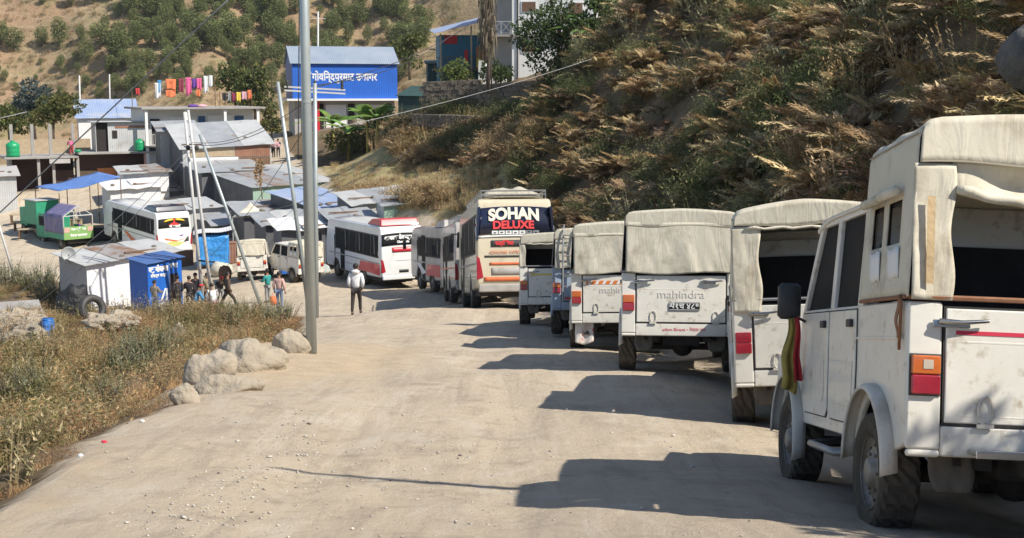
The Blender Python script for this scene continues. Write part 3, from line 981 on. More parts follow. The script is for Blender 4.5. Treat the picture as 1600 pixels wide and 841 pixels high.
    for j in range(16):
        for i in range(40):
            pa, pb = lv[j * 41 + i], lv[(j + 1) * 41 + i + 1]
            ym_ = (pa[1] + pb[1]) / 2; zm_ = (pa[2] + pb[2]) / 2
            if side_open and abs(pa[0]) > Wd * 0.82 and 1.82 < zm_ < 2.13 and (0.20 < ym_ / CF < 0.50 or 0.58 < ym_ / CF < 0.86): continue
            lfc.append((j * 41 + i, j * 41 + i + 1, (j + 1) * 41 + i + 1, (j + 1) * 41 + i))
    q.add(lv, lfc); q.build('shade_lining', M['dark_int'], co, smooth=True)
    # front wall of the canopy above the cab
    fw = MB(); fw.add([(*[sec(i / 24)[0]], CF + 0.035, sec(i / 24)[1]) for i in range(25)], [tuple(range(25))]); fw.build('canopy_front', cm, co)
    if side_open:
        for sx in (-1, 1):
            q = MB()
            q.tube([(sx * (Wd + 0.03), 0.18 * CF, 2.16), (sx * (Wd + 0.045), 0.35 * CF, 2.15), (sx * (Wd + 0.03), 0.53 * CF, 2.15)], [0.032, 0.035, 0.032], 8)
            q.tube([(sx * (Wd + 0.03), 0.56 * CF, 2.15), (sx * (Wd + 0.04), 0.7 * CF, 2.14), (sx * (Wd + 0.03), 0.90 * CF, 2.145)], [0.032, 0.034, 0.032], 8)
            q.build('rolled_flap', cm, co, smooth=True)
        for (ya, yb) in ((0.17, 0.40), (0.58, 0.80)):
            q = MB()
            q.grid(lambda a, c, ya=ya, yb=yb: (-(Wd + 0.008 + 0.004 * math.sin(a * 9)), CF * (ya + (yb - ya) * a), 1.62 + 0.19 * c + 0.01 * math.sin(a * 7)), 4, 4)
            q.build('window_patch', M['letter_white'], co, smooth=True, solid=0.003)
    # valance across the rear, hanging from the roof edge
    def rear_x(a): return sec(0.225 + 0.55 * a)
    va = MB()
    drop = 0.27 if near else (0.15 if wide_open else 0.20)
    def vf(a, c):
        x, z = rear_x(a)
        zt = z
        zb = HT - drop + 0.012 * math.sin(a * 6.28 * 1.5 + seed)
        zz = zt + (min(zb, zt) - zt) * c
        return (x * (1 + 0.01 * c), YB - 0.014 + wr(x, 0, zz, 0.005, seed + 3, 2.5), zz)
    va.grid(vf, 40, 6)
    va.build('canopy_valance', cm, co, smooth=True, solid=0.008)
    if rear == 'closed':
        q = MB()
        def rf_(a, c):
            x = (a * 2 - 1) * (Wd - 0.06)
            z = (HT - drop + 0.05) + (1.47 + 0.02 * math.sin(a * 7 + seed) - (HT - drop + 0.05)) * c
            y = YB - 0.014 - 0.035 * c + 0.028 * c ** 0.5 * mnoise.fractal(Vector((x * 2.4 + seed + z * 0.5, z * 0.8, seed)), 1, 2, 3) + 0.012 * c * mnoise.noise(Vector((x * 9 + z * 3, z * 2.5, seed)))
            return (x, y, z)
        q.grid(rf_, 48, 26)
        q.build('rear_flap', cm, co, smooth=True, solid=0.008)
        q = MB()
        q.grid(lambda a, c: (Wd - 0.13 - 0.012 * math.sin(c * 5), YB - 0.055 + a * 0.03, 1.50 + 0.52 * c), 2, 10)
        q.build('flap_strap', M['rust'], co, solid=0.006)
    else:
        for sx in (-1, 1):
            q = MB()
            wl_ = 0.24 if near else (0.30 if wide_open and sx < 0 else 0.15)
            def pf(a, c, sx=sx):
                x = sx * (Wd - 0.01 - wl_ * a * (1 + 0.06 * math.sin(c * 9 + seed)))
                z = (HT - drop + 0.0) + ((1.485 if not (wide_open and sx < 0) else 1.36) - (HT - drop + 0.0)) * c
                y = YB - 0.006 + 0.018 * min(1, c * 6) * mnoise.fractal(Vector((x * 5 + seed + z, z * 1.6, seed)), 1, 2, 4)
                return (x, y, z)
            q.grid(pf, 12, 22)
            q.build('corner_flap', cm, co, smooth=True, solid=0.008)
            if near and sx < 0:
                q = MB(); q.grid(lambda a, c: (-(Wd - 0.085 - 0.045 * a), YB - 0.036, 2.10 - 0.52 * c), 2, 20)
                q.build('webbing', M['stitch'], co, solid=0.003)
        # rolled up rear flap, sagging
        q = MB()
        pts = []
        rs = []
        for i in range(15):
            a = i / 14 * 2 - 1
            pts.append((a * (Wd - 0.26 if near else Wd - 0.17), YB - 0.02, HT - (0.42 if near else drop + 0.02) - (0.08 if near else 0.01) * (1 - a * a) + 0.01 * math.sin(i * 2.1)))
            rs.append((0.026 if near else 0.012) + 0.008 * math.sin(i * 1.7) ** 2)
        q.tube(pts, rs, 10)
        q.build('rolled_rear_flap', cm, co, smooth=True)
        if near:
            q = MB()
            q.grid(lambda a, c: ((a * 2 - 1) * (Wd - 0.24), YB + 0.01 + 0.10 * math.sin(c * 3.1) * (0.4 + 0.6 * mnoise.noise(Vector((a * 3.0, c, 2.0)))), HT - drop + 0.02 + (-0.19 - 0.08 * (1 - (a * 2 - 1) ** 2)) * c), 30, 10)
            q.build('bunched_flap', cm, co, smooth=True, solid=0.008)
    # benches and cargo inside
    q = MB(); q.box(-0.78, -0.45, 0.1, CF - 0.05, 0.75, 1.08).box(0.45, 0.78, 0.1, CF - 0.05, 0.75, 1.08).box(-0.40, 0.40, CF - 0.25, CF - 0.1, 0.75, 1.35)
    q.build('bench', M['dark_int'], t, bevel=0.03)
    q = MB(); q.grid(lambda a, c: (-0.75 + 1.5 * a, CF - 0.02, 1.1 + 0.8 * c), 1, 1); q.build('shade_lining', M['dark_int'], t)  # dark sheet across the front, interior shade put into its colour
    if ladder:
        q = MB()
        for x_ in (-0.62, -0.38):
            q.tube([(x_, -0.16, 0.75), (x_, -0.16, 1.9), (x_, -0.10, 2.28), (x_, 0.25, 2.40)], 0.02, 6)
        for k in range(7):
            q.cyl((-0.62, -0.16, 0.85 + k * 0.22), (-0.38, -0.16, 0.85 + k * 0.22), 0.014, n=6)
        q.build('ladder', M['grey_metal'], t)
    return t

def ground_pose(X, Y, yaw, L):
    dx, dy = -math.sin(yaw), math.cos(yaw)
    z0 = g(X, Y); z1 = g(X + dx * L, Y + dy * L)
    lx, ly = math.cos(yaw), math.sin(yaw)
    zc = g(X + dx * L * .5 - lx * .7, Y + dy * L * .5 - ly * .7); zd = g(X + dx * L * .5 + lx * .7, Y + dy * L * .5 + ly * .7)
    return z0, math.atan2(z1 - z0, L), -math.atan2(zd - zc, 1.4) * 0.3

def park_jeep(px_left, Yrear, yaw_deg, **kw):
    """left rear corner under picture column px_left at depth Yrear"""
    yaw = R(yaw_deg)
    sc = kw.get('scale', 1.0)
    c = onray(px_left, Yrear)
    X = c.x + 0.86 * sc * math.cos(yaw); Y = Yrear + 0.86 * sc * math.sin(yaw)
    ra = 0.68 * sc
    xr, yr = X - math.sin(yaw) * ra, Y + math.cos(yaw) * ra
    za, pitch, roll = ground_pose(xr, yr, yaw, 2.64 * sc)
    z = za - math.tan(pitch) * ra
    return make_jeep(loc=(X, Y, z + 0.004), yaw=yaw, pitch=pitch, roll=roll, **kw)

J1 = park_jeep(1408, 7.35, -1.8, scale=1.04, canopy_h=2.57, cab_up=0.13, name='parked_jeep', cat='jeep', label='nearest white jeep with open canvas canopy, red tailgate stripe and cloth on mirror', rear='open', near=True, stripe=('red_tape', 1.285, 0.024), side_open=True, seed=0.3, letters='BOLERO')
J2 = park_jeep(1152, 13.8, -9.0, scale=1.05, canopy_h=2.44, wide_open=True, name='parked_jeep', cat='jeep', label='white jeep with open dark canopy back just ahead of the nearest jeep', rear='open', seed=1.3, canvas='canvas')
J3 = park_jeep(970, 17.8, -6.0, name='parked_jeep', cat='jeep', label='white jeep with closed cream rear flap and black number plate', rear='closed', plate='से१च ४८९', plate_x=0.05, letters='mahindra', seed=2.4, canvas='canvas_gray', skirt_text=True)
J4 = park_jeep(893, 22.5, -4.5, name='parked_jeep', cat='jeep', label='white jeep with closed flap and orange striped tape across its tailgate', rear='closed', stripe=('orange_tape', 1.27, 0.07), plate='से१च ३७', plate_x=0.42, letters='mahindra', seed=3.7, canvas='canvas_gray')
J5 = park_jeep(813, 29.0, -3.5, name='parked_jeep', cat='jeep', label='white jeep with grey canopy and yellow tailgate stripe beside the cream bus', rear='open', stripe=('yellow', 1.27, 0.045), canvas='canvas_gray', seed=4.4, scale=0.97, canopy_h=2.26)
J6 = park_jeep(862, 26.0, -5, name='parked_jeep', cat='jeep', label='blue grey jeep with rear ladder between two white jeeps', rear='closed', body='bluegrey', canvas='canvas_gray', ladder=True, stripe=('red_tape', 0.79, 0.07), seed=5.1, scale=0.98, canopy_h=2.30)
J7 = park_jeep(372, 65.0, 8, name='parked_jeep', cat='jeep', label='cream white jeep seen from behind at the leaning pole in the square', rear='closed', canvas='canvas', group='vehicles standing in the square', seed=6.2, scale=0.90, plate=None)
J8 = park_jeep(466, 64.0, 42, name='parked_jeep', cat='jeep', label='white pickup jeep with roof load turned left beside the tall pole', rear='closed', canvas='canvas', group='vehicles standing in the square', seed=7.7, scale=0.90, side_open=True)
# things hanging on the nearest jeep
def jeep_world(j, p):
    bpy.context.view_layer.update()
    return j.matrix_world @ Vector(p)
c0 = jeep_world(J1, (-0.98, 2.78, 1.42))
fl = thing('cloth', 'yellow and red cloth hanging from the nearest jeep mirror', 'cloth', c0)
q = MB(); q.grid(lambda a, c: (-0.05 - 0.05 * c + a * 0.15 * (0.35 + c * 0.6) + 0.015 * math.sin(c * 9), -0.05 + 0.035 * math.sin(a * 11 + c * 3) * (0.3 + c), -0.60 * c - 0.07 * a * c), 12, 16); q.build('yellow_panel', M['flag_yellow'], fl, smooth=True, solid=0.006)
q = MB(); q.grid(lambda a, c: (0.0 + a * 0.08 * (0.4 + c * 0.5) + 0.01 * math.sin(c * 8), -0.07 + 0.03 * math.sin(a * 9 + c * 4) * (0.3 + c), -0.55 * c + 0.02 * a), 8, 16); q.build('red_panel', M['flag_red'], fl, smooth=True, solid=0.006)
c0 = jeep_world(J1, (-0.885, 0.03, 1.50))
q = MB(); q.grid(lambda a, c: (-0.012 + 0.01 * math.sin(c * 8), a * 0.05 + 0.01 * math.sin(c * 6), -0.27 * c), 3, 12)
q.tube([(0, 0.02, 0.01), (0.0, 0.0, -0.05), (-0.01, -0.03, -0.33)], 0.008, 5)
o = q.build('strap', M['rust'], None, smooth=True, solid=0.006); o.location = c0; tag(o, 'brown cloth strap tied to the canopy rail of the nearest jeep', 'strap')
# patterned cover on the wheel of the fourth jeep
c0 = jeep_world(J4, (-0.62, 0.10, 0.42))
q = MB(); q.grid(lambda a, c: (-0.17 + 0.34 * a, 0.02 * math.sin(a * 9 + c * 4), 0.20 - 0.48 * c * (1 - 0.25 * abs(a - 0.45))), 12, 14)
M['spotted'] = mat('white_cloth_with_red_spots', (0.66, 0.60, 0.54), 0.9, (0.72, 0.70, 0.66), 3, dirt=(0.55, 0.10, 0.10), dscale=9, dlo=0.56, dhi=0.60)
o = q.build('rag', M['spotted'], None, smooth=True, solid=0.008); o.location = c0; tag(o, 'white rag with red spots hanging under the orange striped jeep', 'rag')
# ------------------------------------------------------------------ buses
M['bus_white'] = mat('bus_white_paint', (0.74, 0.74, 0.72), 0.35, (0.66, 0.66, 0.63), 1.0, dirt=(0.42, 0.37, 0.3), dscale=1.2, dlo=0.55, dhi=0.85, coat=0.3)
M['bus_silver'] = mat('bus_silver_paint', (0.45, 0.43, 0.40), 0.35, (0.32, 0.29, 0.26), 1.4, dirt=(0.22, 0.18, 0.14), dscale=1.6, dlo=0.5, dhi=0.8, coat=0.2)
M['bus_navy'] = mat('navy_window_film', (0.015, 0.022, 0.055), 0.2, (0.02, 0.02, 0.03), 1.0, spec=0.6)
M['bus_redgloss'] = M['red_paint']
M['bus_orange'] = mat('orange_paint', (0.72, 0.17, 0.06), 0.45, amt=0.25)
M['cream_letter'] = mat('cream_lettering', (0.78, 0.72, 0.58), 0.5, amt=0.1)
M['red_letter'] = mat('red_lettering', (0.75, 0.05, 0.05), 0.5, amt=0.1)
M['yellow_letter'] = mat('yellow_lettering', (0.82, 0.55, 0.04), 0.5, amt=0.1)
M['luggage'] = mat('dusty_tarpaulin', (0.50, 0.46, 0.36), 0.9, (0.36, 0.33, 0.26), 2.0, bump=0.6, bscale=5)

def bus_wheel(t, x, y, side, r=0.46):
    make_wheel(t, x, y, r, r=r, w=0.28, side=side, tread=False, n=28)

def make_bus(name, label, loc, yaw, pitch, L=9.0, H=3.05, Wd=1.2, body='bus_white', trim=None, rearpaint=None, group=None, deco=None, rack=None, side_col=None, seed=0.0, spoiler=None):
    t = thing(name, label, 'bus', loc, (0, 0, 0), group)
    t.rotation_mode = 'XYZ'
    t.rotation_euler = (pitch, 0, yaw)
    RA, FA = 2.3 if L < 8.5 else 2.7, L - 1.7
    out = [(0.10, 0.62), (0.0, 0.75), (0.0, 1.75), (0.10, 2.55), (0.26, H - 0.06), (0.42, H), (L - 0.75, H), (L - 0.30, H - 0.14), (L - 0.02, 1.9), (L, 0.8), (L - 0.12, 0.52)]
    out += arcp(FA, 0.46, 0.54, 8, 172, 10)
    out += [(FA - 0.62, 0.45), (RA + 0.62, 0.45)]
    out += arcp(RA, 0.46, 0.54, 2, 172, 10)
    b = MB(); b.prism(out, -Wd, Wd)
    # narrow the roof
    b.warp(lambda x, y, z: (x * (1 - 0.05 * max(0, (z - 2.0)) / 1.0), y, z))
    # subdivide the roof a little by a crown piece
    bo = b.build('body', M[body], t, bevel=0.09, seg=3)
    cr = MB(); cr.grid(lambda a, c: ((a * 2 - 1) * (Wd - 0.16), 0.5 + (L - 1.4) * c, H + 0.004 + 0.06 * (1 - abs(a * 2 - 1) ** 2.5)), 12, 4)
    cr.build('roof', M[body], t, smooth=True, solid=0.01)
    un = MB(); un.box(-Wd + 0.12, Wd - 0.12, 0.35, L - 0.3, 0.38, 0.8)
    un.cyl((-1, RA, 0.46), (1, RA, 0.46), 0.08).cyl((-1, FA, 0.46), (1, FA, 0.46), 0.07)
    un.box(-0.5, 0.5, 0.12, 0.4, 0.35, 0.62).box(-Wd + 0.2, Wd - 0.2, 0.08, 0.16, 0.42, 0.64)
    un.build('chassis', M['dark'], t)
    for sx in (-1, 1):
        bus_wheel(t, sx * (Wd - 0.16), FA, sx); bus_wheel(t, sx * (Wd - 0.16), RA, sx)
    wx = lambda z: Wd * (1 - 0.05 * max(0, (z - 2.0)) / 1.0)
    # side glazing: one long dark band divided into panes, and the door
    for sx in (-1, 1):
        y = 0.42
        z0, z1 = 1.62, H - 0.48
        npane = int(round((L - 2.2) / 1.0))
        pw = (L - 2.1) / npane
        for k in range(npane):
            q = MB()
            a, c = y + k * pw + 0.035, y + (k + 1) * pw - 0.035
            q.hexa([(sx * (wx(z0) - 0.02), a, z0), (sx * (wx(z0) + 0.006), a, z0), (sx * (wx(z0) + 0.006), c, z0), (sx * (wx(z0) - 0.02), c, z0),
                    (sx * (wx(z1) - 0.02), a, z1), (sx * (wx(z1) + 0.006), a, z1), (sx * (wx(z1) + 0.006), c, z1), (sx * (wx(z1) - 0.02), c, z1)])
            q.build('side_window', M['glass'], t, bevel=0.004)
            if k % 2 == 0:
                q = MB(); q.box(sx * (wx(2.2) + 0.008) - 0.006, sx * (wx(2.2) + 0.008) + 0.006, a + pw * 0.45, a + pw * 0.5, z0 + 0.02, z1 - 0.03); q.build('window_bar', M['grey_metal'], t)
        band = MB(); band.hexa([(sx * (wx(z0) - 0.02), 0.36, z0 - 0.05), (sx * (wx(z0) + 0.0035), 0.36, z0 - 0.05), (sx * (wx(z0) + 0.0035), L - 1.55, z0 - 0.05), (sx * (wx(z0) - 0.02), L - 1.55, z0 - 0.05),
                              (sx * (wx(z1) - 0.02), 0.48, z1 + 0.06), (sx * (wx(z1) + 0.0035), 0.48, z1 + 0.06), (sx * (wx(z1) + 0.0035), L - 1.55, z1 + 0.06), (sx * (wx(z1) - 0.02), L - 1.55, z1 + 0.06)])
        band.build('window_band', M['rubber'], t)
        # door (front) and lower trim
        if sx < 0:
            q = MB(); q.box(-Wd - 0.006, -Wd + 0.01, L - 1.45 - 1.1 + 0.95, L - 1.45 - 1.1 + 1.05, 0.5, 2.3)
            q.box(-Wd - 0.004, -Wd + 0.02, FA - 1.42, FA - 0.75, 0.50, 2.55)
            q.build('door', M['glass'], t, bevel=0.01)
        q = MB(); q.box(sx * Wd - 0.004 * sx, sx * (Wd + 0.008), 0.3, L - 0.6, 1.28, 1.34)
        q.box(sx * Wd - 0.004 * sx, sx * (Wd + 0.008), 0.3, FA - 1.5, 0.93, 0.96)
        q.build('trim_line', M[trim or 'grey_metal'], t)
        if side_col:
            q = MB()
            for k, mname in enumerate(side_col):
                pass
            pts = [(0.22, 0.72), (2.0, 0.75), (3.4, 0.72), (3.0, 1.24), (1.4, 1.27), (0.22, 1.27)]
            q.prism([(p[0], p[1]) for p in pts], sx * (Wd + 0.002), sx * (Wd + 0.010))
            q.build('side_swoosh', M[side_col[0]], t)
            if len(side_col) > 1:
                q = MB(); q.prism([(3.3, 0.85), (4.6, 1.25), (5.2, 1.25), (4.0, 0.75)], sx * (Wd + 0.002), sx * (Wd + 0.010)); q.build('side_swoosh', M[side_col[1]], t)
    # windscreen
    q = MB(); q.hexa([(-Wd + 0.12, L - 0.02, 1.25), (Wd - 0.12, L - 0.02, 1.25), (Wd - 0.12, L + 0.012, 1.25), (-Wd + 0.12, L + 0.012, 1.25), (-Wd + 0.16, L - 0.26, 2.75), (Wd - 0.16, L - 0.26, 2.75), (Wd - 0.16, L - 0.225, 2.75), (-Wd + 0.16, L - 0.225, 2.75)])
    q.build('windscreen', M['glass'], t, bevel=0.01)
    for sx in (-1, 1):
        q = MB(); q.box(sx * 0.95 - 0.15, sx * 0.95 + 0.15, L - 0.01, L + 0.03, 0.85, 1.05); q.build('headlight', M['clear_lens'], t, bevel=0.03)
        q = MB(); q.tube([(sx * (Wd - 0.02), L - 0.2, 2.45), (sx * (Wd + 0.22), L + 0.12, 2.5), (sx * (Wd + 0.25), L + 0.14, 2.3)], 0.02, 6); q.box(sx * (Wd + 0.25) - 0.08, sx * (Wd + 0.25) + 0.08, L + 0.12, L + 0.17, 1.85, 2.3); q.build('mirror', M['rubber'], t)
    # rear: helper giving y on the raked rear for height z
    def ry(z):
        if z < 0.75: return 0.02
        if z < 1.75: return 0.0
        if z < 2.55: return 0.10 * (z - 1.75) / 0.80
        return 0.10 + 0.16 * (z - 2.55) / (H - 0.06 - 2.55)
    def rpanel(nm, x0, x1, z0, z1, mt, d=0.01, bev=0.01, crown=0.0, curve=0.0):
        q = MB()
        n = 16
        vs = []
        for c in (0, 0.5, 1):
            for i in range(n + 1):
                u = i / n
                x = x0 + (x1 - x0) * u
                k = 2 * x / (2 * Wd)
                z = z0 + (z1 - z0) * c + crown * (1 - k * k)
                vs.append((x * (1 - 0.05 * max(0, z - 2.0)), ry(z) - d - curve * (1 - k * k), z))
        fs = []
        for j in range(2):
            for i in range(n):
                fs.append((j * (n + 1) + i, j * (n + 1) + i + 1, (j + 1) * (n + 1) + i + 1, (j + 1) * (n + 1) + i))
        q.add(vs, fs)
        return q.build(nm, M[mt], t, smooth=True, solid=0.014)
    def lamp(sx, z0, z1, w0, nm='tail_light', mt='red_lens'):
        q = MB()
        pol = [(sx * (Wd + 0.004), z0), (sx * (Wd - w0), z0 + 0.06), (sx * (Wd - w0 * 0.75), (z0 + z1) / 2), (sx * (Wd - w0 * 0.45), z1 - 0.05), (sx * (Wd + 0.004), z1)]
        q.prism(pol, -0.022, 0.12, 'y')
        q.build(nm, M[mt], t, bevel=0.012)
    q = MB(); q.box(-Wd + 0.05, Wd - 0.05, -0.06, 0.10, 0.50, 0.72); bump_mat = 'bus_silver' if deco == 'cream' else body
    q.build('rear_bumper', M[bump_mat], t, bevel=0.04)
    if deco == 'cream':
        w = rpanel('rear_window', -Wd + 0.04, Wd - 0.04, 2.10, 2.86, 'bus_navy', 0.012, crown=0.06, curve=0.02)
        text_obj('bus_name', 'SOHAN', 0.46, M['cream_letter'], t, (-0.03, ry(2.7) - 0.075, 2.70), (R(76), 0, 0), 0.004, sx=0.98, bend=0.10, bold=0.022)
        text_obj('bus_name', 'DELUXE', 0.31, M['red_letter'], t, (-0.06, ry(2.34) - 0.06, 2.385), (R(82), 0, 0), 0.004, sx=1.12, bend=0.03, bold=0.012)
        for i in range(7):
            q = MB(); x0 = -0.72 + i * 0.21
            q.box(x0, x0 + 0.185, ry(2.14) - 0.052, ry(2.14) - 0.046, 2.125, 2.225)
            q.build('sticker', M['letter_white'] if i < 5 else M['grey_metal'], t)
            q = MB(); q.box(x0 + 0.05, x0 + 0.13, ry(2.14) - 0.057, ry(2.14) - 0.053, 2.15 + 0.01 * (i % 3), 2.18 + 0.01 * (i % 3)); q.build('sticker_mark', M['bus_navy'], t)
        rpanel('trim_band', -Wd + 0.06, Wd - 0.06, 2.02, 2.065, 'letter_white', 0.012, crown=0.04, curve=0.02)
        rpanel('red_panel', -0.75, 0.75, 1.76, 1.94, 'rubber', 0.012, crown=0.02, curve=0.01)
        text_obj('lettering', 'रात्रि सेवा', 0.15, M['red_letter'], t, (-0.35, ry(1.85) - 0.04, 1.87), (R(84), 0, 0), 0.003, bold=0.006)
        text_obj('lettering', 'ADHUNIK YATRA', 0.12, M['bus_orange'], t, (-0.30, ry(1.6) - 0.03, 1.62), (R(90), 0, 0), 0.003, sx=1.05)
        rpanel('slot', -0.95, 0.6, 1.48, 1.53, 'rubber', 0.012)
        rpanel('red_line', -0.8, 0.8, 1.26, 1.33, 'bus_orange', 0.012)
        rpanel('rear_grille', -0.75, 0.75, 0.98, 1.18, 'bus_silver', 0.010)
        rpanel('orange_band', -Wd + 0.22, Wd - 0.22, 0.80, 0.92, 'bus_orange', 0.014)
        for sx in (-1, 1):
            lamp(sx, 0.85, 1.52, 0.20)
            q = MB(); q.prism([(sx * (Wd + 0.004), 1.95), (sx * (Wd - 0.05), 1.95), (sx * (Wd - 0.14), 2.9), (sx * (Wd * 0.955), 2.9)], -0.004, 0.3, 'y'); q.build('corner_window', M['bus_navy'], t)
            q = MB(); q.cyl((sx * (Wd + 0.01), 0.24, 2.25), (sx * (Wd - 0.02), 0.24, 2.25), 0.12, n=14); q.cyl((sx * (Wd - 0.005), 0.27, 2.52), (sx * (Wd - 0.04), 0.27, 2.52), 0.09, n=12)
            q.build('corner_badge', M['letter_white'], t)
    elif deco == 'redwhite':
        rpanel('rear_window', -Wd + 0.05, Wd - 0.05, 2.18, 2.76, 'glass', 0.012, crown=0.07, curve=0.02)
        text_obj('bus_name', 'आकाश डेलक्स सेवा', 0.26, M['letter_white'], t, (-0.02, ry(2.6) - 0.06, 2.62), (R(80), 0, 0), 0.004, sx=1.0, bend=0.05, bold=0.014)
        text_obj('bus_name', 'Chamunda', 0.15, M['letter_white'], t, (0.0, ry(2.4) - 0.05, 2.39), (R(82), 0, 0), 0.004, bold=0.010)
        rpanel('red_band', -0.6, 1.05, 1.86, 2.10, 'red_paint', 0.013, crown=0.02, curve=0.01)
        rpanel('line', -0.4, 0.4, 1.45, 1.465, 'grey_metal', 0.008)
        rpanel('plate', -0.25, 0.25, 0.85, 1.0, 'plate_black', 0.012)
        for sx in (-1, 1):
            lamp(sx, 0.85, 1.55, 0.22)
    elif deco == 'painted':
        rpanel('rear_window', -Wd + 0.12, Wd - 0.16, 2.00, 2.58, 'glass', 0.012, crown=0.05, curve=0.02)
        for sgn in (-1, 1):
            q = MB(); q.tube([(sgn * (0.08 + 0.62 * k / 6), ry(2.45) - 0.06, 2.52 + 0.03 - 0.12 * (k / 6) ** 2) for k in range(7)], [0.05, 0.07, 0.075, 0.075, 0.07, 0.06, 0.03], 6); q.build('yellow_banner', M['yellow_letter'], t, smooth=True)
        q = MB(); q.prism([(-0.06, 2.30), (0.06, 2.30), (0.04, 2.60), (-0.04, 2.60)], ry(2.45) - 0.075, ry(2.45) - 0.03, 'y'); q.prism([(-0.4, 2.2), (0.4, 2.2), (0.1, 2.36), (-0.1, 2.36)], ry(2.28) - 0.055, ry(2.28) - 0.03, 'y'); q.build('red_mark', M['red_letter'], t)
        text_obj('bus_name', 'माँ भगवती', 0.17, M['letter_white'], t, (0.05, ry(2.1) - 0.05, 2.12), (R(82), 0, 0), 0.004, sx=1.2, bold=0.012)
        q = MB(); q.prism([(-0.9, 0.95), (-0.2, 1.15), (0.7, 1.05), (0.3, 0.85), (-0.6, 0.78)], -0.010, 0.02, 'y'); q.build('painted_leaf', mat('faded_yellow_green', (0.62, 0.64, 0.20), 0.5, amt=0.3), t)
        q = MB(); q.prism([(-0.7, 1.38), (0.2, 1.18), (0.8, 1.3), (0.1, 1.12), (-0.6, 1.26)], -0.013, 0.02, 'y'); q.build('painted_leaf', M['bus_orange'], t)
        q = MB(); q.prism([(0.3, 1.5), (0.62, 1.56), (0.5, 1.42)], -0.013, 0.02, 'y'); q.build('painted_mark', mat('purple_paint', (0.25, 0.12, 0.45), 0.5), t)
        q = MB(); q.prism([(0.6, 1.05), (0.95, 1.45), (0.98, 1.1)], -0.013, 0.02, 'y'); q.build('painted_mark', M['rubber'], t)
        for sx in (-1, 1):
            lamp(sx, 0.85, 1.65, 0.13)
    else:
        rpanel('rear_window', -Wd + 0.10, Wd - 0.10, 2.05, 2.6, 'glass', 0.012, crown=0.05, curve=0.02)
        for sx in (-1, 1):
            lamp(sx, 0.85, 1.5, 0.18)
    if spoiler:
        q = MB(); q.hexa([(-Wd + 0.15, 0.35, H + 0.02), (Wd - 0.15, 0.35, H + 0.02), (Wd - 0.25, 2.6, H + 0.02), (-Wd + 0.25, 2.6, H + 0.02), (-Wd + 0.22, 0.55, H + 0.38), (Wd - 0.22, 0.55, H + 0.38), (Wd - 0.35, 2.1, H + 0.30), (-Wd + 0.35, 2.1, H + 0.30)])
        q.build('roof_pod', M[spoiler], t, bevel=0.06)
    if rack:
        q = MB()
        for sx in (-1, 1):
            q.tube([(sx * 1.0, 0.45, H + 0.24), (sx * 1.0, L - 2.2, H + 0.24)], 0.022, 6)
            for k in range(9):
                y = 0.45 + (L - 2.65) * k / 8
                q.cyl((sx * 1.0, y, H), (sx * 1.0, y, H + 0.24), 0.018, n=6)
        for y in (0.45, L - 2.2):
            q.cyl((-1.0, y, H + 0.24), (1.0, y, H + 0.24), 0.022, n=6)
            q.cyl((-1.0, y, H + 0.13), (1.0, y, H + 0.13), 0.018, n=6)
        q.build('roof_rack', M['grey_metal'], t)
    return t

def park_bus(px_left, Yrear, yaw_deg, L, dz=0.0, **kw):
    yaw = R(yaw_deg)
    c = onray(px_left, Yrear)
    X = c.x + 1.2 * math.cos(yaw); Y = Yrear + 1.2 * math.sin(yaw)
    xr, yr = X - math.sin(yaw) * 2.7, Y + math.cos(yaw) * 2.7
    za, pitch, _ = ground_pose(xr, yr, yaw, L - 4.4)
    return make_bus(loc=(X, Y, za - math.tan(pitch) * 2.7 + 0.005 + dz), yaw=yaw, pitch=pitch, L=L, **kw)

B1 = park_bus(746, 37.3, 6.2, 8.6, name='parked_bus', label='cream bus with large white and red lettering across its dark rear window', body='cream', deco='cream', rack=True, group='buses parked along the road', H=3.14, seed=1)
B2 = park_bus(712, 46.6, 8.5, 6.3, name='parked_bus', label='silver bus directly ahead of the cream bus, mostly hidden', body='bus_silver', deco='plain', group='buses parked along the road', trim='bus_orange', H=3.0, rack=True)
B3 = park_bus(694, 53.4, 17, 6.6, name='parked_bus', label='silver and red striped bus between the red topped bus and silver bus', body='bus_silver', deco='plain', group='buses parked along the road', side_col=['red_paint', 'letter_white'], H=2.9, spoiler='bus_silver')
B4 = park_bus(597, 61.5, 27, 8.6, name='parked_bus', label='white bus with red roof pod and white lettering turned left on the road', body='bus_white', deco='redwhite', group='buses parked along the road', side_col=['red_paint'], H=3.15, spoiler='red_paint', rack=False)
B5 = park_bus(246, 79.0, 40, 8.6, name='parked_bus', label='white bus with yellow banner rear window behind the white shed', body='bus_white', deco='painted', group='vehicles standing in the square', side_col=['letter_white', 'bus_orange'], H=3.0, spoiler='bus_navy')
B1.scale = (1.0, 1.0, 1.08)
B2.scale = (1.0, 1.0, 1.04)
# luggage under a sheet on the cream bus
def luggage(bus, y0, y1, label, m, h=0.32, seed=0, H=3.06):
    q = MB()
    q.grid(lambda a, c: ((a * 2 - 1) * 0.92, y0 + (y1 - y0) * c, H + 0.02 + h * (1 - abs(a * 2 - 1) ** 5) * (1 - abs(c * 2 - 1) ** 6) * (0.75 + 0.45 * mnoise.noise(Vector((a * 4 + seed, c * 6, seed))))), 26, 26)
    bpy.context.view_layer.update()
    o = q.build('luggage', m, None, smooth=True, solid=0.02)
    o.matrix_world = bus.matrix_world.copy()
    tag(o, label, 'luggage')
luggage(B1, 0.55, 2.6, 'pale tarpaulin covered luggage on the cream bus roof', M['luggage'], 0.34, 2, 3.19)
luggage(B2, 0.8, 3.0, 'dark bundle tied on the silver bus roof', M['canvas_blue'], 0.35, 5)
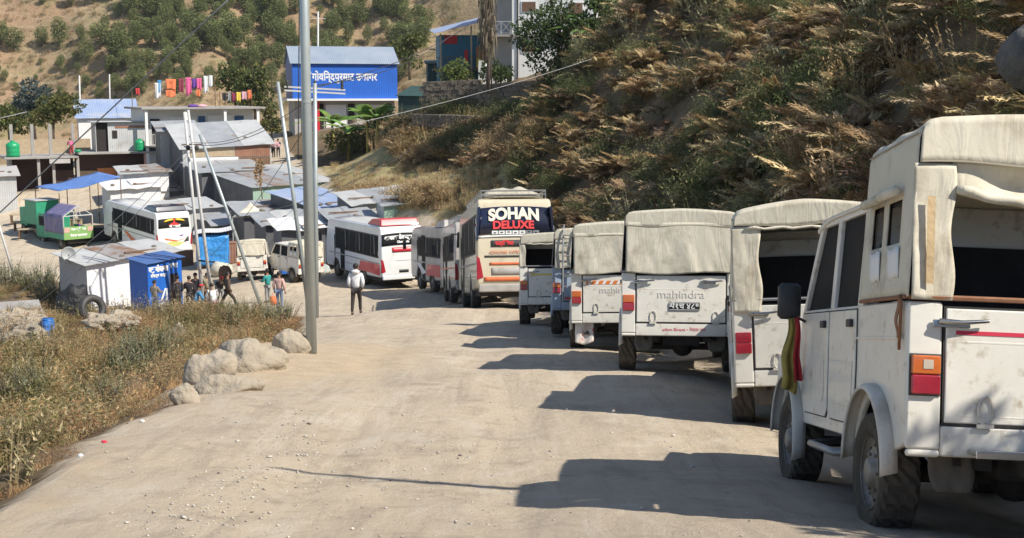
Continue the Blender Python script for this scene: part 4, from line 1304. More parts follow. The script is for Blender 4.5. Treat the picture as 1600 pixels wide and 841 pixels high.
# ------------------------------------------------------------------ plants
M['foliage'] = leafmat('leaf_and_stem', 0.8, 0.35)
M['needles'] = leafmat('pine_needles', 0.8, 0.3)
M['bark'] = mat('grey_brown_bark', (0.17, 0.13, 0.10), 0.95, (0.09, 0.07, 0.05), 8, bump=0.6, bscale=12)
prng = np.random.default_rng(5)

class TM:
    """triangle template: verts, tris, per vertex shade"""
    def __init__(s): s.v = []; s.t = []; s.c = []
    def tri(s, a, b, c, col):
        n = len(s.v); s.v += [a, b, c]; s.t.append((n, n + 1, n + 2)); s.c += [col] * 3
    def done(s):
        return np.array(s.v, np.float32), np.array(s.t, np.int32), np.array(s.c, np.float32)

def rnd(a, b): return float(prng.uniform(a, b))

def frond(t, base, az, L, lift, droop, col, npin=12, wid=0.26, tw=0.022, stemcol=None):
    """arching stem with paired feather leaflets"""
    d = np.array([math.cos(az), math.sin(az), 0.0])
    side = np.array([-math.sin(az), math.cos(az), 0.0])
    up = np.array([0, 0, 1.0])
    base = np.array(base)
    def p(s):
        return base + d * (L * s * math.cos(lift) + 0.15 * L * s * s) + up * (L * s * math.sin(lift) - droop * L * s * s) + side * 0.05 * L * math.sin(3 * s + az * 3)
    prev = p(0)
    for i in range(1, npin + 1):
        s = i / npin
        q = p(s)
        w = 0.008 * (1.2 - s)
        t.tri(prev - side * w, prev + side * w, q, stemcol or col)
        if s > 0.12:
            l = wid * L * (math.sin(math.pi * min(1, s * 0.85 + 0.15)) ** 0.8 + 0.12) * rnd(0.7, 1.15)
            tan = (q - prev); tan = tan / (np.linalg.norm(tan) + 1e-6)
            for sg in (-1, 1):
                dr = side * sg * 0.8 + tan * 0.6 + up * rnd(-0.35, 0.15)
                tip = q + dr * l
                b1 = q + tan * tw * 0.8; b2 = q - tan * tw * 0.8
                k = rnd(0.75, 1.2)
                t.tri(b1, b2, tip, tuple(x * k for x in col))
                # leaflets on the pinna
                mid = q + dr * l * 0.5
                t.tri(mid - dr * l * 0.12, mid + dr * l * 0.14, mid + tan * l * 0.35 + up * rnd(-0.04, 0.03), tuple(x * k * 1.1 for x in col))
                t.tri(mid - dr * l * 0.12, mid + dr * l * 0.14, mid - tan * l * 0.30 + up * rnd(-0.04, 0.03), tuple(x * k * 0.9 for x in col))
        prev = q

def tpl_fern(n, L, cols, lift=(0.3, 1.2), droop=(0.35, 0.7), npin=11):
    t = TM()
    for i in range(n):
        frond(t, (rnd(-.1, .1), rnd(-.1, .1), -0.05), rnd(0, 6.28), L * rnd(0.6, 1.1), rnd(*lift), rnd(*droop), cols[int(rnd(0, len(cols)))], npin)
    return t.done()

def tpl_bush(n, Rr, H, cols, ls=0.05, twigs=10, clump=0.5):
    """leafy bush: leaves gathered in tufts at twig ends"""
    t = TM()
    cen = []
    for i in range(twigs):
        a = rnd(0, 6.28); r = Rr * math.sqrt(rnd(0.05, 1)); h = H * rnd(0.25, 1.0) * (1 - 0.45 * (r / Rr) ** 2)
        c = np.array([r * math.cos(a), r * math.sin(a), h])
        cen.append((c, rnd(0.75, 1.25)))
        w = np.array([0.012, 0.0, 0]); b = np.array([c[0] * 0.15, c[1] * 0.15, -0.1])
        t.tri(b - w, b + w, c, (0.16, 0.12, 0.08))
    for i in range(n):
        c, k = cen[int(rnd(0, len(cen)))]
        o = np.array([prng.normal(), prng.normal(), prng.normal()]) * clump * Rr * 0.33
        p = c + o
        if p[2] < -0.05: p[2] = abs(p[2]) * 0.3
        v1 = prng.normal(size=3); v1 /= np.linalg.norm(v1)
        v2 = prng.normal(size=3); v2 -= v1 * v1.dot(v2); v2 /= np.linalg.norm(v2)
        s = ls * rnd(0.6, 1.4)
        col = cols[int(rnd(0, len(cols)))]
        kk = k * rnd(0.8, 1.2)
        t.tri(p - v1 * s * 0.5, p + v2 * s * 0.5, p + v1 * s * 1.6, tuple(x * kk for x in col))
    return t.done()

def tpl_stalks(n, Rr, H, cols, w=0.012, leaf=0.10, nl=9):
    """upright feathery weed stems"""
    t = TM()
    for i in range(n):
        a = rnd(0, 6.28); r = Rr * math.sqrt(rnd(0, 1)) * 0.5
        b = np.array([r * math.cos(a), r * math.sin(a), -0.05])
        tip = b + np.array([math.cos(a) * Rr * rnd(0.1, 0.8), math.sin(a) * Rr * rnd(0.1, 0.8), H * rnd(0.55, 1.1)])
        col = cols[int(rnd(0, len(cols)))]
        s_ = np.array([-math.sin(a), math.cos(a), 0]) * w
        t.tri(b - s_, b + s_, tip, tuple(x * 0.8 for x in col))
        for k in range(nl):
            f = 0.25 + 0.75 * (k + rnd(0, 1)) / nl
            q = b + (tip - b) * f
            az = rnd(0, 6.28)
            l = leaf * (1.25 - f) * rnd(0.8, 1.7)
            e = q + np.array([math.cos(az) * l, math.sin(az) * l, l * rnd(0.3, 1.0)])
            s2 = np.array([-math.sin(az), math.cos(az), 0.2]) * l * 0.20
            kk = rnd(0.8, 1.25)
            t.tri(q - s2, q + s2, e, tuple(x * kk for x in col))
    return t.done()

def tpl_grass(n, Rr, H, cols, w=0.012):
    t = TM()
    for i in range(n):
        a = rnd(0, 6.28); r = Rr * math.sqrt(rnd(0, 1))
        b = np.array([r * math.cos(a), r * math.sin(a), -0.03])
        az = rnd(0, 6.28); l = H * rnd(0.5, 1.15); bend = rnd(0.15, 0.8)
        m_ = b + np.array([math.cos(az) * l * bend * 0.35, math.sin(az) * l * bend * 0.35, l * 0.62])
        e = b + np.array([math.cos(az) * l * bend, math.sin(az) * l * bend, l * (1 - 0.3 * bend)])
        s_ = np.array([-math.sin(az), math.cos(az), 0]) * w
        c = cols[int(rnd(0, len(cols)))]; kk = rnd(0.8, 1.2); c = tuple(x * kk for x in c)
        t.tri(b - s_, b + s_, m_ + s_ * 0.6, c)
        t.tri(m_ + s_ * 0.6, m_ - s_ * 0.4, e, c)
    return t.done()

def scatter(name, items, mt, parent=None):
    """items: (template, xyz, scale, rotz, tint(3), tilt vector)"""
    Vs, Ts, Cs = [], [], []
    n = 0
    for (tp, pos, sc, rz, tint, tilt) in items:
        v, t, c = tp
        cz, sz = math.cos(rz), math.sin(rz)
        x = (v[:, 0] * cz - v[:, 1] * sz) * sc
        y = (v[:, 0] * sz + v[:, 1] * cz) * sc
        z = v[:, 2] * sc
        Vs.append(np.stack([x + pos[0] + tilt[0] * z, y + pos[1] + tilt[1] * z, z + pos[2]], 1))
        Ts.append(t + n); n += len(v)
        Cs.append(np.clip(c * np.array(tint, np.float32), 0, 0.9))
    return np_mesh(name, np.concatenate(Vs), np.concatenate(Ts), mt, np.concatenate(Cs), parent)

def tpl_obj(name, tp, mt, tint=(1, 1, 1), parent=None):
    return scatter(name, [(tp, (0, 0, 0), 1.0, 0.0, tint, (0, 0))], mt, parent)

STRAW = [(0.49, 0.375, 0.205), (0.40, 0.29, 0.15), (0.56, 0.445, 0.26), (0.31, 0.215, 0.11)]
RUSTY = [(0.30, 0.20, 0.115), (0.23, 0.15, 0.085), (0.34, 0.245, 0.145)]
OLIVE = [(0.19, 0.185, 0.085), (0.25, 0.235, 0.12), (0.14, 0.145, 0.065)]
GREYG = [(0.27, 0.265, 0.165), (0.34, 0.32, 0.21), (0.21, 0.215, 0.125)]
GREEN = [(0.10, 0.125, 0.045), (0.13, 0.155, 0.06), (0.075, 0.095, 0.035)]
DARKG = [(0.05, 0.07, 0.028), (0.07, 0.09, 0.035)]
T_FERN = [tpl_fern(15, 0.95, STRAW, (0.8, 1.45), (0.3, 0.85), 17), tpl_fern(15, 1.05, STRAW + RUSTY[:1], (0.7, 1.45), (0.35, 0.95), 17), tpl_fern(11, 0.9, OLIVE + STRAW[:1]), tpl_fern(13, 1.0, RUSTY)]
T_STALK = [tpl_stalks(26, 0.55, 1.0, GREYG), tpl_stalks(26, 0.5, 0.9, OLIVE), tpl_stalks(24, 0.55, 1.0, STRAW)]
T_BUSH = [tpl_bush(850, 0.6, 0.8, OLIVE + GREEN[:2], 0.036, 18), tpl_bush(850, 0.6, 0.8, GREEN + DARKG, 0.038, 18), tpl_bush(800, 0.55, 0.7, RUSTY + STRAW, 0.034, 18)]
T_DRY = [tpl_bush(800, 0.6, 0.55, RUSTY + STRAW[:1] + GREYG, 0.030, 22), tpl_bush(800, 0.6, 0.5, GREYG + OLIVE, 0.028, 22), tpl_bush(700, 0.6, 0.4, RUSTY, 0.030, 20)]
T_GRASS = [tpl_grass(70, 0.32, 0.42, STRAW), tpl_grass(70, 0.32, 0.38, STRAW + OLIVE), tpl_grass(60, 0.3, 0.34, OLIVE + GREEN)]

# --- undergrowth of the steep right bank
items = []
def put(lst, tp, X, Y, sc, tint=1.0, tilt=(0, 0), tn=None):
    z = g(X, Y)
    k = tint * rnd(0.8, 1.2)
    lst.append((tp, (X, Y, z), sc, rnd(0, 6.28), tn if tn else (k, k * rnd(0.94, 1.04), k * rnd(0.9, 1.05)), tilt))
cand = []
NB = 2900
Yc = 3 + 80 * prng.random(9000) ** 1.35
Rc = 0.2 + 22 * prng.random(9000) ** 1.15
for i in range(9000):
    Y = Yc[i]
    X = float(np.interp(Y, [q[1] for q in BB], [q[0] for q in BB])) + Rc[i]
    cand.append((X, Y))
cand = np.array(cand)
sr = sdist(cand[:, 0], cand[:, 1], RBP)
ok = (sr > 0.15) & (sdist(cand[:, 0], cand[:, 1], gl) < -0.8)
# keep clear of the terraces where the houses stand
TER = [tuple(at0(px, py)[:2]) for px, py in ((670, 140), (860, 134))] + [(14, 104), (-14, 112)]
ok &= ~pip(cand[:, 0], cand[:, 1], TER)
cand = cand[ok][:NB]
for (X, Y) in cand:
    n1 = vnoise(np.array([X * 0.22]), np.array([Y * 0.22]), 77)[0] + 0.35 * vnoise(np.array([X * 0.9]), np.array([Y * 0.9]), 78)[0]
    far_ = max(0.0, (Y - 50) / 30)
    u = rnd(0, 1)
    sc = rnd(0.8, 1.9) * (1 + 0.3 * far_)
    tilt = (-0.16, -0.12)
    if Y < 34 and n1 < 0.24 and rnd(0, 1) < 0.4:
        put(items, T_STALK[2] if rnd(0, 1) < 0.22 else T_FERN[int(rnd(0, 2))], X, Y, rnd(1.0, 1.7), rnd(1.0, 1.35), tilt); continue
    if n1 > 0.24 and u < 0.75: continue          # bare dark earth between the clumps
    if n1 > -0.16:
        tp = T_FERN[0 if u < .3 else 1] if u < .5 else (T_BUSH[0] if u < .62 else (T_FERN[2] if u < .8 else T_FERN[3]))
    elif n1 > -0.34:
        tp = T_STALK[0] if u < .2 else (T_FERN[2] if u < .45 else (T_FERN[1] if u < .85 else T_BUSH[0]))
    else:
        tp = T_BUSH[0] if u < .3 else (T_BUSH[1] if u < .5 else (T_FERN[0] if u < .8 else T_FERN[2]))
    put(items, tp, X, Y, sc, 1.12, tilt)
tag(scatter('bank_undergrowth', items, M['foliage']), 'dry bracken and weeds covering the steep bank above the vehicles', 'undergrowth', kind='stuff')

# --- weeds of the left bank
items = []
lp = np.array(LBP)
X_ = prng.uniform(-40, 0, 16000); Y_ = 6 + 62 * prng.random(16000) ** 1.3
sl = sdist(X_, Y_, LBP)
inview = (X_ / Y_ > -0.47)
ok = (sl > 0.12) & inview
X_, Y_, sl = X_[ok], Y_[ok], sl[ok]
for X, Y, s_ in list(zip(X_, Y_, sl))[:3300]:
    n1 = vnoise(np.array([X * 0.3]), np.array([Y * 0.3]), 177)[0] + 0.4 * vnoise(np.array([X * 1.1]), np.array([Y * 1.1]), 178)[0]
    u = rnd(0, 1)
    sc = rnd(0.35, 0.7) * (0.55 if s_ < 0.5 else 1) * (1 + 0.2 * max(0, (Y - 30) / 30))
    if n1 > 0.10:
        tp = T_STALK[2] if u < .15 else (T_GRASS[0] if u < .35 else (T_DRY[0] if u < .8 else T_DRY[2]))
    elif n1 > -0.22:
        tp = T_STALK[0] if u < .2 else (T_DRY[2] if u < .5 else (T_GRASS[1] if u < .6 else (T_DRY[1] if u < .8 else T_DRY[0])))
    else:
        tp = T_STALK[1] if u < .15 else (T_STALK[0] if u < .4 else (T_DRY[1] if u < .75 else (T_BUSH[0] if u < .88 else T_DRY[0])))
    if tp is T_FERN[3]: sc *= 0.6
    if n1 > 0.26 and rnd(0, 1) < 0.75: continue
    if s_ < 0.9 and rnd(0, 1) < 0.5: continue
    if s_ > 0.5 and rnd(0, 1) < 0.24: tp = (T_DRY[1], T_STALK[0], T_DRY[0], T_DRY[2], T_BUSH[0])[int(rnd(0, 5))]; sc = rnd(0.7, 1.3)
    if s_ < 0.5: tp = T_GRASS[0 if u < 0.6 else 1] if u < 0.4 else T_DRY[2 if u < 0.8 else 0]; sc = rnd(0.2, 0.4)
    if Y > 44: sc *= 0.7
    kk = rnd(0.85, 1.25); put(items, tp, X, Y, sc, tn=(kk * 1.2, kk * 1.02, kk * 0.9))
tag(scatter('roadside_weeds', items, M['foliage']), 'dry weeds and grass on the slope left of the road', 'weeds', kind='stuff')
items = []
T_HAY = tpl_grass(120, 0.35, 0.40, [(0.60, 0.47, 0.24), (0.52, 0.39, 0.18), (0.66, 0.54, 0.30)], 0.016)
for i in range(150):
    p = at(95 + 55 * prng.normal() * 0.7, 578 + 26 * prng.normal())
    if sdist(np.array([p.x]), np.array([p.y]), LBP)[0] > 0.5: items.append((T_HAY, tuple(p), rnd(0.5, 1.0), rnd(0, 6.28), (1, 1, 1), (rnd(-.5, .5), rnd(-.5, .2))))
tag(scatter('cut_straw', items, M['foliage']), 'golden heaps of cut straw lying on the left slope', 'straw', kind='stuff')
# scattered vegetation on the slope behind the buses and round the sheds
items = []
for px0, px1, py0, py1, n, mix in ((620, 850, 195, 255, 460, 'dry'), (540, 700, 300, 325, 40, 'dry'), (660, 860, 180, 200, 60, 'green'), (560, 660, 190, 235, 70, 'dry')):
    for i in range(n):
        p = at(rnd(px0, px1), rnd(py0, py1))
        if px0 == 620 and p.y > 96: continue
        u = rnd(0, 1)
        tp = (T_FERN[0] if u < .3 else T_STALK[2] if u < .55 else T_BUSH[2] if u < .92 else T_BUSH[0]) if mix == 'dry' else (T_BUSH[1] if u < .5 else T_BUSH[0])
        put(items, tp, p.x, p.y, rnd(1.0, 1.9) if mix == 'dry' else rnd(1.2, 2.0))
for i in range(420):
    p = at(rnd(520, 780), rnd(255, 330))
    if sdist(np.array([p.x]), np.array([p.y]), gl)[0] > -1 and p.y > 55: put(items, T_GRASS[0 if rnd(0, 1) < .7 else 1], p.x, p.y, rnd(0.6, 1.3))
tag(scatter('hillside_scrub', items, M['foliage']), 'brown scrub on the slope between the buses and the houses', 'scrub', kind='stuff')

# --- individual shrubs: crown + stem, copied
def make_shrub(name, label, cat, tp, tp2, group, tint=(1, 1, 1)):
    t = thing(name, label, cat, (0, 0, 0), (0, 0, 0), group)
    items = [(tp, (0, 0, 0), 1.0, 0, tint, (0, 0))]
    for k in range(5):
        a = k * 1.26
        items.append((tp2 if k % 2 else tp, (0.35 * math.cos(a), 0.35 * math.sin(a), rnd(0.0, 0.25)), rnd(0.6, 0.85), a, tint, (0.2 * math.cos(a), 0.2 * math.sin(a))))
    scatter('foliage', items, M['foliage'], t)
    q = MB()
    for k in range(6):
        a = k * 1.05
        q.tube([(0, 0, -0.15), (0.12 * math.cos(a), 0.12 * math.sin(a), 0.2), (0.35 * math.cos(a), 0.35 * math.sin(a), 0.55)], [0.02, 0.014, 0.006], 5)
    q.build('stem', M['bark'], t)
    return t
SH = {
 'fern': make_shrub('fern_bush', 'tan arching fern bush on the bank above the jeeps', 'bush', T_FERN[0], T_FERN[1], 'fern bushes on the right bank'),
 'green': make_shrub('green_bush', 'dark green bush on the bank above the jeeps', 'bush', T_BUSH[1], T_BUSH[0], 'green bushes on the right bank'),
 'grey': make_shrub('grey_bush', 'grey green weed bush on the slope left of the road', 'bush', T_STALK[0], T_STALK[1], 'weed bushes on the left slope'),
}
def plant(kind, cat, group, rows):
    """rows: (px, py, scale, label)"""
    for i, (px, py, sc, lb) in enumerate(rows):
        o = SH[kind] if i == 0 else copy_tree(SH[kind])
        p = at(px, py)
        o.location = (p.x, p.y, p.z - 0.03)
        o.rotation_euler = (0, 0, rnd(0, 6.28))
        o.scale = (sc,) * 3
        tag(o, lb, cat, group)
plant('fern', 'bush', 'fern bushes on the right bank', [
 (1230, 250, 1.5, 'tan fern bush drooping just above the open backed second jeep'), (1310, 175, 1.5, 'straw coloured fern bush left of the nearest jeep canopy'), (1165, 290, 1.2, 'low brown fern bush touching the canopy line of the second jeep'),
 (945, 275, 1.6, 'tan fern bush above the orange taped jeep'), (1010, 110, 2.0, 'large straw fern bush high in the middle of the bank'), (1400, 100, 1.4, 'straw fern bush above the nearest jeep canopy'),
 (960, 200, 1.6, 'fern bush halfway up the bank above the orange taped jeep'), (1120, 130, 1.6, 'rusty fern bush beside the bare dark gully of the bank'), (900, 230, 1.7, 'pale fern bush on the bank above the grey canopy jeep'), (1250, 80, 1.7, 'straw fern bush near the top right of the bank')])
plant('green', 'bush', 'green bushes on the right bank', [
 (822, 290, 2.0, 'dark green bush immediately right of the cream bus roof'), (872, 305, 1.6, 'dark bush above the blue grey ladder jeep'), (905, 160, 2.0, 'green bush under the banana plant of the high bank'), (1210, 30, 1.8, 'green bush at the top edge above the second jeep'),
 (1350, 20, 1.6, 'green bush at the top edge above the nearest jeep cab'), (1130, 200, 1.4, 'green bush in the middle of the bank above the closed flap jeep'), (700, 240, 2.0, 'dark green bush in the brown scrub behind the buses'), (745, 228, 2.2, 'dark green bush in the scrub right below the withered tree')])
plant('grey', 'bush', 'weed bushes on the left slope', [
 (392, 502, 1.3, 'grey green bush behind the split boulder'), (435, 506, 1.1, 'grey green bush left of the tall pole foot'), (350, 512, 1.1, 'grey green bush below the seated men'), (205, 590, 1.2, 'grey bush in the middle of the left slope'),
 (160, 645, 1.0, 'grey green bush on the slope left of the tilted rock slab'), (30, 640, 1.2, 'weed bush at the left edge halfway down the slope'), (235, 565, 1.2, 'weed bush above the tilted rock slab'), (60, 455, 2.0, 'olive bush between the dirt square and the blue barrel'), (15, 450, 2.0, 'olive bush at the left edge below the dirt square'), (90, 470, 1.7, 'olive bush touching the side of the white shed')])

# --- trees
def crown_tpl(blobs, n, ls, cols, shell=0.55):
    """leaf tufts in lumpy blobs: (centre, radius3); leaves gather towards the outside of each blob"""
    t = TM()
    w = np.array([b[1][0] * b[1][1] for b in blobs]); w = w / w.sum()
    for i in range(n):
        b = blobs[int(prng.choice(len(blobs), p=w))]
        d = prng.normal(size=3); d /= np.linalg.norm(d)
        r = shell + (1 - shell) * prng.random() ** 0.6
        p = np.array(b[0]) + d * np.array(b[1]) * r * (1 + 0.25 * math.sin(d[0] * 7 + b[0][0]) * math.cos(d[2] * 6))
        v1 = prng.normal(size=3) * 0.5 + d; v1 /= np.linalg.norm(v1)
        v2 = np.cross(v1, prng.normal(size=3)); v2 /= np.linalg.norm(v2)
        s = ls * rnd(0.6, 1.5)
        c = cols[int(rnd(0, len(cols)))]
        k = rnd(0.75, 1.25) * b[2] if len(b) > 2 else rnd(0.75, 1.25)
        t.tri(p - v2 * s * 0.55, p + v2 * s * 0.55, p + v1 * s * 1.2, tuple(x * k for x in c))
    return t.done()

def make_tree(name, label, loc, H, blobs, n, ls, cols, group=None, trunk_r=0.16, lean=(0, 0), limbs=6, cat='tree'):
    t = thing(name, label, cat, loc, (0, 0, 0), group)
    tpl_obj('crown', crown_tpl(blobs, n, ls, cols), M['foliage'], (1, 1, 1), t)
    q = MB()
    top = Vector((lean[0], lean[1], H * 0.75))
    q.tube([(0, 0, -0.4), (lean[0] * 0.2, lean[1] * 0.2, H * 0.25), (lean[0] * 0.55, lean[1] * 0.6, H * 0.5), top], [trunk_r, trunk_r * 0.8, trunk_r * 0.55, trunk_r * 0.2], 8)
    tr = q.build('trunk', M['bark'], t, smooth=True)
    q = MB()
    for k in range(min(limbs, len(blobs))):
        c = Vector(blobs[k][0])
        s = Vector((lean[0] * 0.4, lean[1] * 0.4, H * (0.25 + 0.08 * k)))
        if s.z > c.z: s.z = c.z * 0.6
        q.tube([s, (s + c) * 0.5 + Vector((0.1, 0, 0.15)), c], [trunk_r * 0.45, trunk_r * 0.28, trunk_r * 0.1], 5)
    q.build('limb', M['bark'], tr, smooth=True)
    return t

# pines on the far mountain
PINE = []
PCOL = [(0.16, 0.185, 0.065), (0.19, 0.21, 0.08), (0.12, 0.145, 0.055), (0.22, 0.235, 0.10)]
for k in range(6):
    H = 6.6 + 0.5 * k
    blobs = []
    nb = 7 + k % 3
    for i in range(nb):
        f = i / (nb - 1)
        r = (0.35 + 2.0 * math.sin(math.pi * (0.18 + 0.72 * (1 - f)) ) ** 0.9) * (0.9 if k % 2 else 1.1)
        blobs.append(((rnd(-.3, .3) * (1 - f), rnd(-.3, .3) * (1 - f), H * (0.22 + 0.70 * f)), (r, r, H * 0.12), 1.0 + 0.15 * rnd(-1, 1)))
    tp = crown_tpl(blobs, 1900, 0.24, PCOL, 0.5)
    v, t, c = tp
    q = TM()
    for a in range(5):
        a0, a1 = a * 1.257, (a + 1) * 1.257
        for (z0, z1, r0, r1) in ((-0.5, H * 0.6, 0.16, 0.08),):
            A_ = (r0 * math.cos(a0), r0 * math.sin(a0), z0); B_ = (r0 * math.cos(a1), r0 * math.sin(a1), z0)
            C_ = (r1 * math.cos(a1), r1 * math.sin(a1), z1); D_ = (r1 * math.cos(a0), r1 * math.sin(a0), z1)
            q.tri(A_, B_, C_, (0.13, 0.10, 0.07)); q.tri(A_, C_, D_, (0.13, 0.10, 0.07))
    v2, t2, c2 = q.done()
    o = np_mesh('pine_tree', np.concatenate([v, v2]), np.concatenate([t, t2 + len(v)]), M['needles'], np.concatenate([c, c2]))
    tag(o, 'small round green pine on the dry mountain side across the valley', 'tree', 'pines on the far mountain side')
    PINE.append(o)
ymn = np.geomspace(240, 700, 900)
def at_mtn(px, py):
    a, b = ray(px, py)
    zz = mountain_z(a * ymn, ymn)
    k = int(np.argmax(b * ymn < zz))
    return Vector((a * ymn[k], ymn[k], zz[k]))
# (px, py of the foot, height in px): the ones that read one by one
SP = [(22, 82, 34), (2, 72, 34), (65, 76, 30), (93, 78, 46), (120, 100, 20), (94, 112, 22), (66, 8, 14), (112, 12, 30), (146, 8, 34), (127, 68, 26), (135, 104, 40), (165, 52, 26), (158, 76, 36), (186, 96, 44),
      (122, 116, 16), (232, 76, 26), (205, 30, 40), (255, 80, 36), (296, 60, 40), (335, 82, 44), (272, 98, 28), (246, 128, 26), (220, 128, 30), (182, 150, 32), (205, 152, 30), (135, 140, 20), (155, 160, 22), (222, 150, 36), (262, 126, 30), (296, 122, 18),
      (360, 76, 46), (382, 66, 36), (395, 40, 30), (352, 30, 26), (310, 24, 30), (280, 30, 34), (238, 36, 40), (268, 62, 26), (300, 86, 30), (318, 70, 22), (195, 110, 30), (212, 102, 28), (230, 112, 32), (170, 120, 20), (40, 150, 16), (8, 130, 18),
      (420, 60, 40), (440, 36, 34), (462, 22, 26), (420, 24, 24), (515, 46, 26), (545, 70, 34), (565, 44, 36), (575, 72, 30), (505, 70, 20), (590, 24, 26), (612, 72, 30), (600, 52, 22), (632, 92, 34), (640, 50, 30), (650, 76, 36), (628, 30, 22), (560, 20, 24), (530, 18, 20), (610, 110, 34), (640, 120, 40), (622, 130, 30), (655, 26, 16), (492, 66, 24), (455, 62, 30), (500, 28, 20), (540, 40, 22), (395, 88, 30), (372, 104, 26)]
pn = [0]
def put_pine(px, py, hp):
    p = at_mtn(px, py)
    src = PINE[pn[0] % 6]
    if pn[0] < 6: o = src
    else:
        o = src.copy(); COL.objects.link(o)
    pn[0] += 1
    hw = hp * p.y / FPX
    s = hw / (6.2 + 0.5 * PINE.index(src))
    o.location = p
    o.rotation_euler = (0, 0, rnd(0, 6.28))
    o.scale = (s * rnd(0.95, 1.25), s * rnd(0.95, 1.25), s)
for a in SP: put_pine(*a)
for i in range(235):
    px = rnd(170, 690); py = rnd(-10, 150)
    if 300 < px < 345 and 78 < py < 125: continue
    if 560 < px < 600 and py > 30 and py < 75: continue
    if vnoise(np.array([px * 0.02]), np.array([py * 0.035]), 5)[0] < -0.24: continue
    put_pine(px, py, rnd(18, 42))
for i in range(20):
    put_pine(rnd(0, 180), rnd(100, 190), rnd(8, 16))
items = []
for i in range(1500):
    p = at_mtn(rnd(-60, 720), rnd(-40, 215))
    tp = T_BUSH[2] if rnd(0, 1) < 0.5 else (T_BUSH[0] if rnd(0, 1) < 0.6 else T_GRASS[0])
    items.append((tp, tuple(p), rnd(0.8, 2.6), rnd(0, 6.28), (0.9, 0.9, 0.85), (0, 0)))
tag(scatter('mountain_scrub', items, M['foliage']), 'low dry scrub dotted over the far mountain side', 'scrub', kind='stuff')
# ------------------------------------------------------------------ the town
M['tin'] = mat('weathered_tin_sheet', (0.40, 0.41, 0.41), 0.5, (0.30, 0.31, 0.32), 0.9, metal=0.15, dirt=(0.27, 0.20, 0.14), dscale=0.8, dlo=0.58, dhi=0.72, wave=('X', 0.16, 0.28))
M['tin_pale'] = mat('pale_tin_sheet', (0.52, 0.52, 0.50), 0.5, (0.42, 0.42, 0.41), 0.9, metal=0.1, dirt=(0.33, 0.27, 0.20), dscale=0.9, dlo=0.6, dhi=0.74, wave=('X', 0.16, 0.28))
M['tin_streak'] = mat('rust_streaked_tin', (0.34, 0.33, 0.32), 0.6, (0.26, 0.24, 0.22), 1.5, metal=0.1, dirt=(0.24, 0.13, 0.075), dscale=1.1, dlo=0.48, dhi=0.62, wave=('X', 0.16, 0.28))
M['tin_blue'] = mat('faded_blue_tin_roof', (0.27, 0.35, 0.52), 0.5, (0.36, 0.42, 0.55), 0.5, metal=0.1, dirt=(0.45, 0.45, 0.46), dscale=0.5, dlo=0.54, dhi=0.62, wave=('X', 0.2, 0.28))
M['tin_bluegrey'] = mat('blue_grey_tin_roof', (0.24, 0.29, 0.36), 0.5, (0.32, 0.36, 0.41), 0.4, metal=0.1, wave=('X', 0.2, 0.28))
M['tin_white'] = mat('white_painted_tin_wall', (0.74, 0.73, 0.72), 0.6, (0.64, 0.63, 0.62), 0.8, dirt=(0.45, 0.41, 0.35), dscale=1.1, dlo=0.58, dhi=0.76, wave=('X', 0.16, 0.28))
M['tin_dark_shaded'] = mat('dark_and_shaded_tin_wall', (0.13, 0.13, 0.135), 0.6, (0.08, 0.08, 0.085), 0.8, dirt=(0.2, 0.17, 0.13), dscale=1, dlo=0.55, dhi=0.75, wave=('Y', 0.16, 0.28))  # dark tin; on left walls its tone carries the shade
M['tin_green'] = mat('pale_green_tin_wall', (0.30, 0.42, 0.33), 0.6, (0.24, 0.34, 0.27), 0.8, wave=('X', 0.16, 0.28))
M['tin_rust'] = mat('rusty_brown_tin', (0.30, 0.15, 0.09), 0.7, (0.22, 0.10, 0.06), 1.0, wave=('X', 0.16, 0.28))
M['bright_blue'] = mat('bright_blue_tin_wall', (0.02, 0.13, 0.55), 0.5, (0.018, 0.105, 0.45), 0.6, wave=('X', 0.22, 0.28), coat=0.1)
M['blue_paint'] = mat('blue_painted_metal', (0.015, 0.13, 0.50), 0.45, (0.012, 0.10, 0.42), 1.0, amt=0.2)
M['blue_dark'] = mat('blue_painted_roof', (0.05, 0.12, 0.32), 0.5, (0.08, 0.15, 0.34), 1.0)
M['teal'] = mat('teal_tin_wall', (0.035, 0.16, 0.24), 0.6, (0.03, 0.12, 0.18), 1.0, wave=('X', 0.2, 0.28))
M['green_net'] = mat('dark_green_tin', (0.03, 0.075, 0.065), 0.7, (0.02, 0.05, 0.045), 1.0)
M['concrete'] = mat('grey_concrete', (0.36, 0.34, 0.31), 0.9, (0.27, 0.25, 0.23), 1.2, bump=0.3, bscale=10)
M['whitewash'] = mat('whitewashed_wall', (0.78, 0.77, 0.74), 0.85, (0.70, 0.69, 0.65), 0.7, dirt=(0.5, 0.46, 0.4), dscale=0.7, dlo=0.6, dhi=0.8)
M['plaster_grey'] = mat('grey_plaster', (0.44, 0.42, 0.40), 0.9, (0.36, 0.34, 0.32), 0.8)
M['wood_brown'] = mat('brown_timber', (0.20, 0.115, 0.065), 0.8, (0.13, 0.075, 0.045), 3)
M['wood_pale'] = mat('pale_timber', (0.44, 0.34, 0.22), 0.8, (0.33, 0.25, 0.16), 3)
M['wood_orange'] = mat('orange_timber_door', (0.52, 0.20, 0.07), 0.7, (0.42, 0.15, 0.05), 3)
M['door_blue'] = mat('blue_door', (0.04, 0.12, 0.26), 0.6)
M['dark_room'] = mat('dark_room', (0.03, 0.024, 0.022), 0.9)
M['brown_wall'] = mat('dark_brown_wall', (0.085, 0.05, 0.045), 0.9, (0.06, 0.036, 0.03), 1)
M['stone'] = mat('dry_stone_wall', (0.20, 0.17, 0.13), 0.95, (0.11, 0.09, 0.07), 2.5, bump=0.8, bscale=4)
